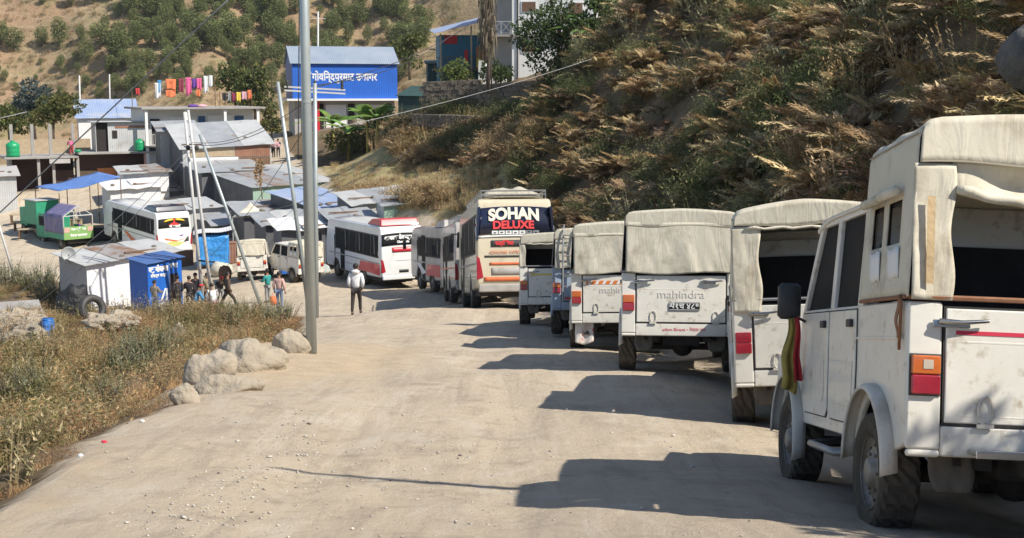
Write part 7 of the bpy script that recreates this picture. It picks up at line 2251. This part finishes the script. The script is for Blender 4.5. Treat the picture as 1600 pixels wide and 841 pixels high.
# rubble wall of loose stones
def stones(label, px0, px1, py0, py1, n, s0, s1, name='rubble'):
    Vs, Fs, k0 = [], [], 0
    q = MB()
    for i in range(n):
        p = at(rnd(px0, px1), rnd(py0, py1))
        s = rnd(s0, s1)
        sd_ = rnd(0, 90)
        q.ell((p.x, p.y, p.z + s * 0.3 + rnd(0, 0.25) * (s1 > 0.1)), (s * rnd(.8, 1.6), s, s * rnd(.5, .8)), 7, 5, lambda d: 1 + 0.35 * mnoise.noise(d * 1.5 + Vector((sd_, 0, 0))))
    o = q.build(name, M['boulder'], None)
    return tag(o, label, 'stones', kind='stuff')
stones('heap of loose stones beside the blue barrel', 0, 68, 498, 545, 330, 0.10, 0.26)
stones('loose stones and rubble below the white shed', 140, 215, 492, 520, 110, 0.08, 0.24)
# gravel spread over the road
def gravel():
    Vs, Ts, Cs = [], [], []
    n = 0
    base = np.array([(1, 0, 0), (-1, 0, 0), (0, 1, 0), (0, -1, 0), (0, 0, .7), (0, 0, -.4)], float)
    tr = np.array([(0, 2, 4), (2, 1, 4), (1, 3, 4), (3, 0, 4), (2, 0, 5), (1, 2, 5), (3, 1, 5), (0, 3, 5)])
    pts = []
    for i in range(3600):
        u = rnd(0, 1)
        if u < 0.42:   # strewn band of stones down the middle left
            f = rnd(0, 1); px = 505 - 230 * f + prng.normal() * (25 + 40 * f); py = 640 + 215 * f + prng.normal() * 14
        elif u < 0.65:
            px = rnd(420, 800) ; py = 690 + abs(prng.normal()) * 60
        else:
            px = rnd(100, 1300); py = 500 + 350 * rnd(0, 1) ** 0.7
        if py > 855 or py < 480: continue
        pts.append((px, py))
    A_ = np.array([ray(*p) for p in pts])
    # intersect with the smooth road quickly
    X = np.zeros(len(pts)); Y = np.full(len(pts), 12.0)
    for _ in range(25):
        X = A_[:, 0] * Y
        z = gbase(X, Y)
        Y = 0.5 * Y + 0.5 * np.clip(z / A_[:, 1], 4, 90)
    X = A_[:, 0] * Y
    Z = G(X, Y)
    inside = np.maximum(sdist(X, Y, LBP), sdist(X, Y, RBP)) < 0.4
    for x, y, z, ok_ in zip(X, Y, Z, inside):
        if not ok_: continue
        s = 0.003 + 0.012 * rnd(0, 1) ** 4 + (0.015 if rnd(0, 1) < 0.03 else 0)
        a = rnd(0, 6.28)
        b_ = base * (np.array([rnd(.7, 1.7), rnd(.6, 1.1), rnd(.5, .9)]) * s) * (1 + prng.normal(size=(6, 3)) * 0.15)
        v = np.stack([b_[:, 0] * math.cos(a) - b_[:, 1] * math.sin(a) + x, b_[:, 0] * math.sin(a) + b_[:, 1] * math.cos(a) + y, b_[:, 2] + z + s * 0.25], 1)
        Vs.append(v); Ts.append(tr + n); n += 6
        k = rnd(0.75, 1.25) if rnd(0, 1) < 0.93 else 0.35
        Cs.append(np.tile(np.array([0.46, 0.42, 0.36]) * k, (6, 1)))
    o = np_mesh('gravel', np.concatenate(Vs), np.concatenate(Ts), M['foliage_stone'], np.concatenate(Cs))
    tag(o, 'loose gravel and chips scattered over the dirt road', 'gravel', kind='stuff')
M['foliage_stone'] = leafmat('stone_chips', 0.95, 0.0)
gravel()
# black plastic heap and tyre at the shed corner
c = at(118, 505)
q = MB(); q.ell((0, 0, 0.5), (0.6, 0.5, 0.85), 20, 14, lambda d: 1 + 0.3 * mnoise.fractal(d * 1.7, 1, 2, 3)); o = q.build('sheet_heap', M['black_plastic'], None, smooth=True); o.location = c; tag(o, 'heap covered with black plastic at the foot of the white shed', 'heap')
c = at(149, 505)
q = MB()
def tor(u, v):
    a, b_ = 2 * math.pi * u, 2 * math.pi * v
    return ((0.33 + 0.11 * math.cos(b_)) * math.cos(a), 0.11 * math.sin(b_), (0.33 + 0.11 * math.cos(b_)) * math.sin(a) + 0.42)
q.grid(tor, 24, 10); o = q.build('old_tyre', M['rubber'], None, smooth=True); o.location = c; o.rotation_euler = (R(-15), 0, R(50)); tag(o, 'old black tyre leaning against the white shed', 'tyre')
# flat slab roof with sacks at the left edge
t = shed('shed', 'low shed with flat stone slab roof at the left edge by the rubble', 'shed', 5, 490, 55, 1.3, 1.6, 6, 'stone', 'stone', 'concrete', 0.15, 0.0, 0.35, GS, base=0.9, warp=0.0)
c = at(700 - 560, 712); 
for (px, py, sc_, lb, m_) in ((125, 715, 0.022, 'crumpled white plastic bag on the road edge', 'letter_white'), (163, 692, 0.018, 'crumpled red wrapper at the road edge', 'red_tape'), (222, 660, 0.02, 'small white litter piece in the weeds by the road', 'letter_white')):
    c = at(px, py)
    rock_obj('litter', lb, 'litter', (c.x, c.y, c.z + sc_ * .5), (sc_ * 1.6, sc_, sc_), M[m_], px * 0.1, None, n=14, rough_=0.6)
# shade tree off the right side of the picture, standing on the bank beside the nearest jeep
def shade_tree():
    c = Vector((9.0, 4.0, g(9.0, 4.0)))
    t = thing('tree', 'leaning bank tree beside the nearest jeep', 'tree', c)
    bl = [(Vector(w_) - c, r_, 1) for w_, r_ in (((6.35, 5.25, 2.05), (0.34, 0.3, 0.22)), ((7.1, 5.0, 2.3), (0.45, 0.4, 0.25)), ((6.75, 4.6, 1.9), (0.35, 0.35, 0.2)), ((7.9, 4.4, 2.8), (0.5, 0.45, 0.3)), ((6.9, 5.9, 2.0), (0.3, 0.3, 0.2)))]
    tpl_obj('crown', crown_tpl(bl, 650, 0.10, LG + YG, 0.2), M['foliage'], (1, 1, 1), t)
    q = MB(); zt = 3.4 - c.z; q.tube([(0, 0, -0.4), (-0.2, 0.1, zt * .4), (-0.7, 0.2, zt * .75), (-1.2, 0.3, zt)], [0.12, 0.10, 0.07, 0.03], 8); tr = q.build('trunk', M['bark'], t, smooth=True)
    q = MB()
    s0 = Vector((-0.45, 0.12, zt * .55))
    for b_ in bl: q.tube([s0, (b_[0] + s0) / 2 + Vector((0, 0, .15)), b_[0]], [0.05, 0.03, 0.012], 5)
    w0, w1 = Vector((7.1, 6.6, 2.9)) - c, Vector((3.75, 7.75, 2.9)) - c
    q.tube([s0, (s0 + w0) / 2 + Vector((0.1, 0, -0.1)), w0, (w0 * .6 + w1 * .4) + Vector((0, 0.12, 0.05)), (w0 * .3 + w1 * .7) + Vector((0, -0.05, 0)), w1], [0.09, 0.09, 0.085, 0.08, 0.065, 0.025], 6)
    q.tube([w1 * .9 + w0 * .1, w1 + Vector((-0.25, 0.05, 0.03)), w1 + Vector((-0.5, 0.0, 0.05))], [0.03, 0.045, 0.01], 5)
    for k_ in range(9):
        pp = w0.lerp(w1, k_ / 9.0); q.tube([pp, pp + Vector((rnd(-.3, -.1), rnd(-.25, .25), rnd(-.1, .2)))], [0.02, 0.006], 4)
    q.build('limb', M['bark'], tr, smooth=True)
shade_tree()
# ------------------------------------------------------------------ people
SKIN = mat('skin', (0.30, 0.17, 0.10), 0.6, amt=0.15)
HAIR = mat('black_hair', (0.015, 0.012, 0.010), 0.6)
M['brown_jacket'] = cm_('brown_jacket', (0.10, 0.07, 0.05))
M['grey_jacket'] = cm_('grey_brown_jacket', (0.22, 0.19, 0.16))
M['dark_clothes'] = cm_('dark_clothes', (0.035, 0.03, 0.035))
M['white_hoodie'] = cm_('white_hoodie', (0.78, 0.78, 0.78))
M['dark_trousers'] = cm_('dark_trousers', (0.035, 0.028, 0.026))
M['shoe'] = cm_('dark_shoe', (0.05, 0.04, 0.04))
M['salmon'] = cm_('salmon_shirt', (0.62, 0.40, 0.34))
M['eye'] = mat('eye', (0.02, 0.015, 0.01), 0.3)

def skin_mesh(name, verts, edges, radii, m, parent, sub_=1):
    me = bpy.data.meshes.new(name)
    me.from_pydata([tuple(v) for v in verts], edges, [])
    me.update()
    o = bpy.data.objects.new(name, me)
    COL.objects.link(o)
    o.parent = parent
    md = o.modifiers.new('skin', 'SKIN')
    md.branch_smoothing = 0.6
    md.use_smooth_shade = True
    lay = me.skin_vertices[0].data
    for i, r in enumerate(radii):
        lay[i].radius = (r, r) if not isinstance(r, tuple) else r
        lay[i].use_root = (i == 0)
    s = o.modifiers.new('sub', 'SUBSURF'); s.levels = sub_; s.render_levels = sub_
    me.materials.append(m)
    return o

def person(label, loc, yaw_deg, top, bottom, H=1.68, pose='stand', hood=False, cap=None, group=None, arms=None, female=False, seat=0.42, lean=0.0, turn=0.0, hat=None):
    t = thing('person', label, 'person', loc, (0, 0, R(yaw_deg)), group)
    k = H
    V = Vector
    pel = V((0, 0, 0.52 * k)); sp = V((0, 0, 0.62 * k)); ch = V((0, 0, 0.74 * k)); nk = V((0, 0, 0.835 * k)); hd = V((0, 0.015 * k, 0.925 * k))
    legs = []
    if pose == 'sit':
        dz = seat + 0.08 - pel.z
        for v in (pel, sp, ch, nk, hd): v.z += dz
        for v, f in ((sp, 0.03), (ch, 0.08), (nk, 0.12), (hd, 0.17)): v.y += f * k * (1 + lean)
    if pose == 'bend':
        for v, f, z in ((sp, 0.05, 0.0), (ch, 0.15, -0.03), (nk, 0.23, -0.07), (hd, 0.30, -0.09)): v.y += f * k; v.z += z * k
    for s in (-1, 1):
        hip = pel + V((s * 0.052 * k, 0, -0.02 * k))
        if pose == 'sit':
            kn = V((s * 0.09 * k, 0.25 * k, pel.z + 0.0 * k)); an = V((s * 0.10 * k, 0.27 * k, 0.05 * k))
        elif pose in ('walk', 'stride'):
            a = 0.10 if pose == 'walk' else 0.20
            kn = V((s * 0.055 * k, (0.5 * a + 0.03) * s * k + 0.02 * k, 0.285 * k)); an = V((s * 0.06 * k, a * s * k - (0.02 * k if s < 0 else 0), 0.05 * k))
        else:
            kn = V((s * 0.062 * k, 0.012 * k, 0.285 * k)); an = V((s * 0.07 * k, 0, 0.045 * k))
        legs.append((hip, kn, an))
    sh = []
    for s in (-1, 1):
        a = arms[0 if s < 0 else 1] if arms else 'down'
        S0 = nk + V((s * 0.108 * k, 0, -0.035 * k))
        if a == 'down': el = S0 + V((s * 0.045 * k, -0.02 * k, -0.17 * k)); wr_ = el + V((s * 0.0 * k, 0.05 * k, -0.145 * k))
        elif a == 'pocket': el = S0 + V((s * 0.035 * k, -0.03 * k, -0.17 * k)); wr_ = el + V((-s * 0.035 * k, 0.09 * k, -0.11 * k))
        elif a == 'front': el = S0 + V((s * 0.04 * k, 0.05 * k, -0.16 * k)); wr_ = el + V((-s * 0.05 * k, 0.14 * k, 0.01 * k))
        elif a == 'up': el = S0 + V((s * 0.06 * k, 0.06 * k, -0.10 * k)); wr_ = el + V((-s * 0.05 * k, 0.05 * k, 0.15 * k))
        else: el = S0 + V((s * 0.05 * k, 0.07 * k, -0.14 * k)); wr_ = V((s * 0.10 * k, 0.22 * k, pel.z + 0.04 * k))
        sh.append((S0, el, wr_))
    # body: one continuous surface with head, arms, hands and five fingers each
    vs = [pel, sp, ch, nk, hd, hd + V((0, 0.004 * k, 0.045 * k))]
    ra = [0.062 * k, 0.058 * k, 0.07 * k, 0.032 * k, 0.050 * k, 0.042 * k]
    es = [(0, 1), (1, 2), (2, 3), (3, 4), (4, 5)]
    for (hip, kn, an), s in zip(legs, (-1, 1)):
        n = len(vs); vs += [hip, kn, an, an + V((0, 0.07 * k, -0.022 * k))]; ra += [0.046 * k, 0.030 * k, 0.02 * k, 0.016 * k]
        es += [(0, n), (n, n + 1), (n + 1, n + 2), (n + 2, n + 3)]
    for (S0, el, wr_), s in zip(sh, (-1, 1)):
        d = (wr_ - el).normalized(); sd_ = d.cross(V((0, 1, 0.2))).normalized()
        palm = wr_ + d * 0.04 * k
        n = len(vs); vs += [S0, el, wr_, palm]; ra += [0.036 * k, 0.025 * k, 0.016 * k, 0.019 * k]
        es += [(2, n), (n, n + 1), (n + 1, n + 2), (n + 2, n + 3)]
        for f, (off, ln) in enumerate(((-0.016, 0.036), (-0.006, 0.042), (0.005, 0.040), (0.015, 0.032))):
            q_ = len(vs); b_ = palm + sd_ * off * k + d * 0.012 * k
            vs += [b_, b_ + d * ln * 0.6 * k, b_ + d * ln * k + V((0, 0.008 * k, 0))]; ra += [0.0055 * k, 0.005 * k, 0.004 * k]
            es += [(n + 3, q_), (q_, q_ + 1), (q_ + 1, q_ + 2)]
        q_ = len(vs); b_ = wr_ + d * 0.015 * k - sd_ * 0.018 * k
        vs += [b_, b_ + d * 0.022 * k - sd_ * 0.012 * k]; ra += [0.006 * k, 0.005 * k]; es += [(n + 2, q_), (q_, q_ + 1)]
    body = skin_mesh('body', vs, es, ra, SKIN, t)
    # face details
    q = MB(); q.prism([(hd.y + 0.045 * k, hd.z - 0.012 * k), (hd.y + 0.066 * k, hd.z - 0.01 * k), (hd.y + 0.047 * k, hd.z + 0.018 * k)], -0.008 * k, 0.008 * k); q.build('nose', SKIN, t, smooth=True)
    for s in (-1, 1):
        q = MB(); q.ell((s * 0.019 * k, hd.y + 0.046 * k, hd.z + 0.012 * k), (0.008 * k, 0.004 * k, 0.004 * k), 8, 6); q.build('eye', M['eye'], t)
        q = MB(); q.ell((s * 0.050 * k, hd.y, hd.z + 0.002 * k), (0.007 * k, 0.012 * k, 0.02 * k), 8, 6); q.build('ear', SKIN, t, smooth=True)
    q = MB(); q.ell((0, hd.y + 0.046 * k, hd.z - 0.028 * k), (0.016 * k, 0.004 * k, 0.004 * k), 8, 6); q.build('mouth', M['maroon_lip'], t)
    # hair
    q = MB()
    def hf(d):
        return 1.0 if d.z > -0.15 or d.y < -0.1 else 0.72
    q.ell((0, hd.y - 0.008 * k, hd.z + 0.022 * k), (0.056 * k, 0.062 * k, 0.056 * k if not female else 0.075 * k), 16, 12, hf)
    q.build('hair', HAIR, t, smooth=True)
    if cap:
        q = MB(); q.ell((0, hd.y - 0.002 * k, hd.z + 0.045 * k), (0.060 * k, 0.066 * k, 0.042 * k), 14, 8); q.prism([(-0.045 * k, 0.0), (0.045 * k, 0.0), (0.03 * k, 0.06 * k), (-0.03 * k, 0.06 * k)], hd.z + 0.035 * k, hd.z + 0.042 * k, 'z')
        q.v[-8:] = [(x, y + hd.y + 0.045 * k, z) for x, y, z in q.v[-8:]]
        q.build('cap', cap, t, smooth=True)
    if hood:
        q = MB(); q.ell((0, nk.y - 0.035 * k, nk.z + 0.005 * k), (0.085 * k, 0.055 * k, 0.045 * k), 14, 8); q.build('hood', top, t, smooth=True)
    # jacket or shirt
    vs = [pel + V((0, 0, -0.03 * k)), sp, ch, nk + V((0, 0, -0.03 * k))]
    ra = [(0.104 * k, 0.085 * k), (0.104 * k, 0.082 * k), (0.112 * k, 0.082 * k), (0.066 * k, 0.055 * k)]
    es = [(0, 1), (1, 2), (2, 3)]
    for (S0, el, wr_) in sh:
        n = len(vs); vs += [S0, el, wr_ - (wr_ - el) * 0.06]; ra += [0.050 * k, 0.040 * k, 0.032 * k]
        es += [(2, n), (n, n + 1), (n + 1, n + 2)]
    skin_mesh('jacket', vs, es, ra, top, t)
    vs = [pel + V((0, 0, -0.015 * k))]; ra = [(0.082 * k, 0.068 * k)]; es = []
    for (hip, kn, an) in legs:
        n = len(vs); vs += [hip + V((0, 0, -0.02 * k)), kn, an + V((0, 0, 0.012 * k))]; ra += [0.056 * k, 0.040 * k, 0.029 * k]
        es += [(0, n), (n, n + 1), (n + 1, n + 2)]
    skin_mesh('trousers', vs, es, ra, bottom, t)
    for (hip, kn, an) in legs:
        q = MB(); q.ell((an.x, an.y + 0.035 * k, an.z - 0.018 * k), (0.026 * k, 0.075 * k, 0.028 * k), 12, 8, lambda d: 1.0 if d.z > 0 else 0.95); q.build('shoe', M['shoe'], t, smooth=True)
    return t
M['maroon_lip'] = mat('lips', (0.22, 0.07, 0.06), 0.5)

def stand(px, py_foot, hpx, label, yaw, top, bottom, H=1.68, drop=0.0, **kw):
    """feet on the ground below the given picture point"""
    c = at(px, py_foot)
    s = FPX / c.y
    return person(label, (c.x, c.y, c.z + 0.003), yaw, top, bottom, H=H if not hpx else min(1.85, max(1.45, hpx / s)), **kw)
PG = 'people round the kiosk'
stand(557, 492, 82, 'person in white hoodie and dark trousers walking away down the middle of the road', -4, M['white_hoodie'], M['dark_trousers'], pose='walk', hood=True, arms=('pocket', 'pocket'))
p1 = stand(437, 483, 60, 'person in salmon shirt and jeans beside the leaning pole', -15, M['salmon'], CL['jean'], arms=('down', 'down'), group='pair by the leaning pole')
p2 = stand(419, 474, 54, 'person in teal top and grey trousers left of the salmon shirted person', 60, CL['teal'], CL['grey'], arms=('front', 'front'), group='pair by the leaning pole', female=True)
cb = p1.location
t = thing('bag', 'orange red bag held by the pair beside the leaning pole', 'bag', (cb.x - 0.25, cb.y - 0.1, cb.z + 0.22))
q = MB(); q.ell((0, 0, 0.15), (0.16, 0.12, 0.22), 14, 10, lambda d: 1 + 0.15 * mnoise.noise(d * 3)); q.build('sack', CL['orange'], t, smooth=True)
q = MB(); q.tube([(-0.06, 0, 0.33), (0, 0, 0.5), (0.06, 0, 0.33)], 0.012, 5); q.build('handle', CL['orange'], t)
# a row of people round the kiosk and on stools; depth set so that they are life size
def put_at(px, Y, label, yaw, top, bottom, **kw):
    c = onray(px, Y)
    return person(label, (c.x, c.y, c.z + 0.003), yaw, top, bottom, group=PG, **kw)
put_at(243, 57.0, 'person in grey brown jacket and jeans facing the kiosk front', -20, M['grey_jacket'], CL['jean'], arms=('front', 'front'))
put_at(279, 57.4, 'person in long dark coat leaning at the kiosk doorway', 40, M['dark_clothes'], M['dark_clothes'], H=1.75, arms=('pocket', 'pocket'))
put_at(297, 57.6, 'person in black with back turned, left of the double pole', 10, M['dark_clothes'], M['dark_clothes'], arms=('front', 'down'))
put_at(307, 58.6, 'person in black with white collar standing behind the red cap', 160, M['dark_clothes'], M['dark_clothes'], H=1.72, arms=('down', 'front'))
put_at(325, 58.9, 'person in khaki standing between the two pole legs', 185, CL['khaki'], CL['brown'], H=1.64, arms=('down', 'down'))
put_at(345, 58.2, 'person in dark clothes with reddish cap bending over the white jacket', -160, M['dark_clothes'], CL['grey'], pose='bend', arms=('front', 'front'), cap=CL['red'])
put_at(357, 56.6, 'person in brown jacket striding away at the right of the group', -60, M['brown_jacket'], M['dark_trousers'], H=1.78, pose='stride', arms=('pocket', 'down'))
for (px, Y, lb, yaw, tp_, bt_, cp_) in ((305, 56.2, 'seated person in blue jacket and red cap', -70, CL['blue'], CL['khaki'], CL['red']), (335, 56.0, 'seated person in white jacket with back to the road', 30, CL['white'], CL['lpink'], None)):
    p = put_at(px, Y, lb, yaw, tp_, bt_, pose='sit', arms=('knee', 'knee'), cap=cp_)
    s_ = thing('stool', 'wooden stool under the ' + ('seated person in blue' if cp_ else 'seated person in white jacket'), 'stool', p.location, (0, 0, R(yaw)))
    q = MB(); q.box(-0.2, 0.2, -0.22, 0.16, 0.33, 0.385); q.build('seat', M['wood_brown'], s_, bevel=0.01)
    for a in (-0.16, 0.16):
        for b_ in (-0.18, 0.12):
            q = MB(); q.box(a - .02, a + .02, b_ - .02, b_ + .02, 0, 0.327); q.build('leg', M['wood_brown'], s_)
# two people under the trees above the grey roof, one on the terrace, two at the stall
for (px, Y, lb, tp_) in ((428, 108, 'person in light pink top left of the pair above the large grey roof', CL['lpink']), (435, 107, 'person in pale pink shirt right of the pair above the large grey roof', CL['lpink'])):
    c = P(px, 246, Y)
    person(lb, (c.x, c.y, max(c.z, g(c.x, c.y))), 150 if px < 430 else 200, tp_, M['dark_clothes'], H=1.6, arms=('front', 'front'), group='pair above the large grey roof')
c = on_shop(4.9, 0.5, SH_ + 0.001)
person('person in red and pink bending over a green basin on the terrace', c, 30, CL['pink'], CL['red'], H=1.55, pose='bend', arms=('front', 'front'), female=True)
c = on_shop(5.35, 0.3, SH_ + 0.262)
q = MB(); q.lathe([(0.001, 0), (0.2, 0), (0.28, 0.22), (0.30, 0.22), (0.21, -0.01), (0.001, -0.01)], 'z', n=18); o = q.build('basin', M['tank_green'], None, smooth=True); o.location = c; tag(o, 'green basin on the terrace before the bending person', 'basin')
c = onray(125, 86.0)
person('person in dark blue under the blue tarpaulin', c, 120, CL['purple'], M['dark_clothes'], H=1.65, arms=('front', 'front'))
# ------------------------------------------------------------------ thin air haze round the whole valley
def haze():
    q = MB(); q.box(-420, 340, -30, 800, -62, 330)
    m = bpy.data.materials.new('valley_haze'); m.use_nodes = True
    nt = m.node_tree; nt.nodes.clear()
    o_ = nt.nodes.new('ShaderNodeOutputMaterial'); v = nt.nodes.new('ShaderNodeVolumePrincipled')
    v.inputs['Color'].default_value = (0.82, 0.87, 0.95, 1); v.inputs['Density'].default_value = 0.00010; v.inputs['Anisotropy'].default_value = 0.2
    nt.links.new(v.outputs[0], o_.inputs['Volume'])
    o = q.build('haze', m, None); tag(o, kind='stuff')
haze()
S.cycles.volume_bounces = 0
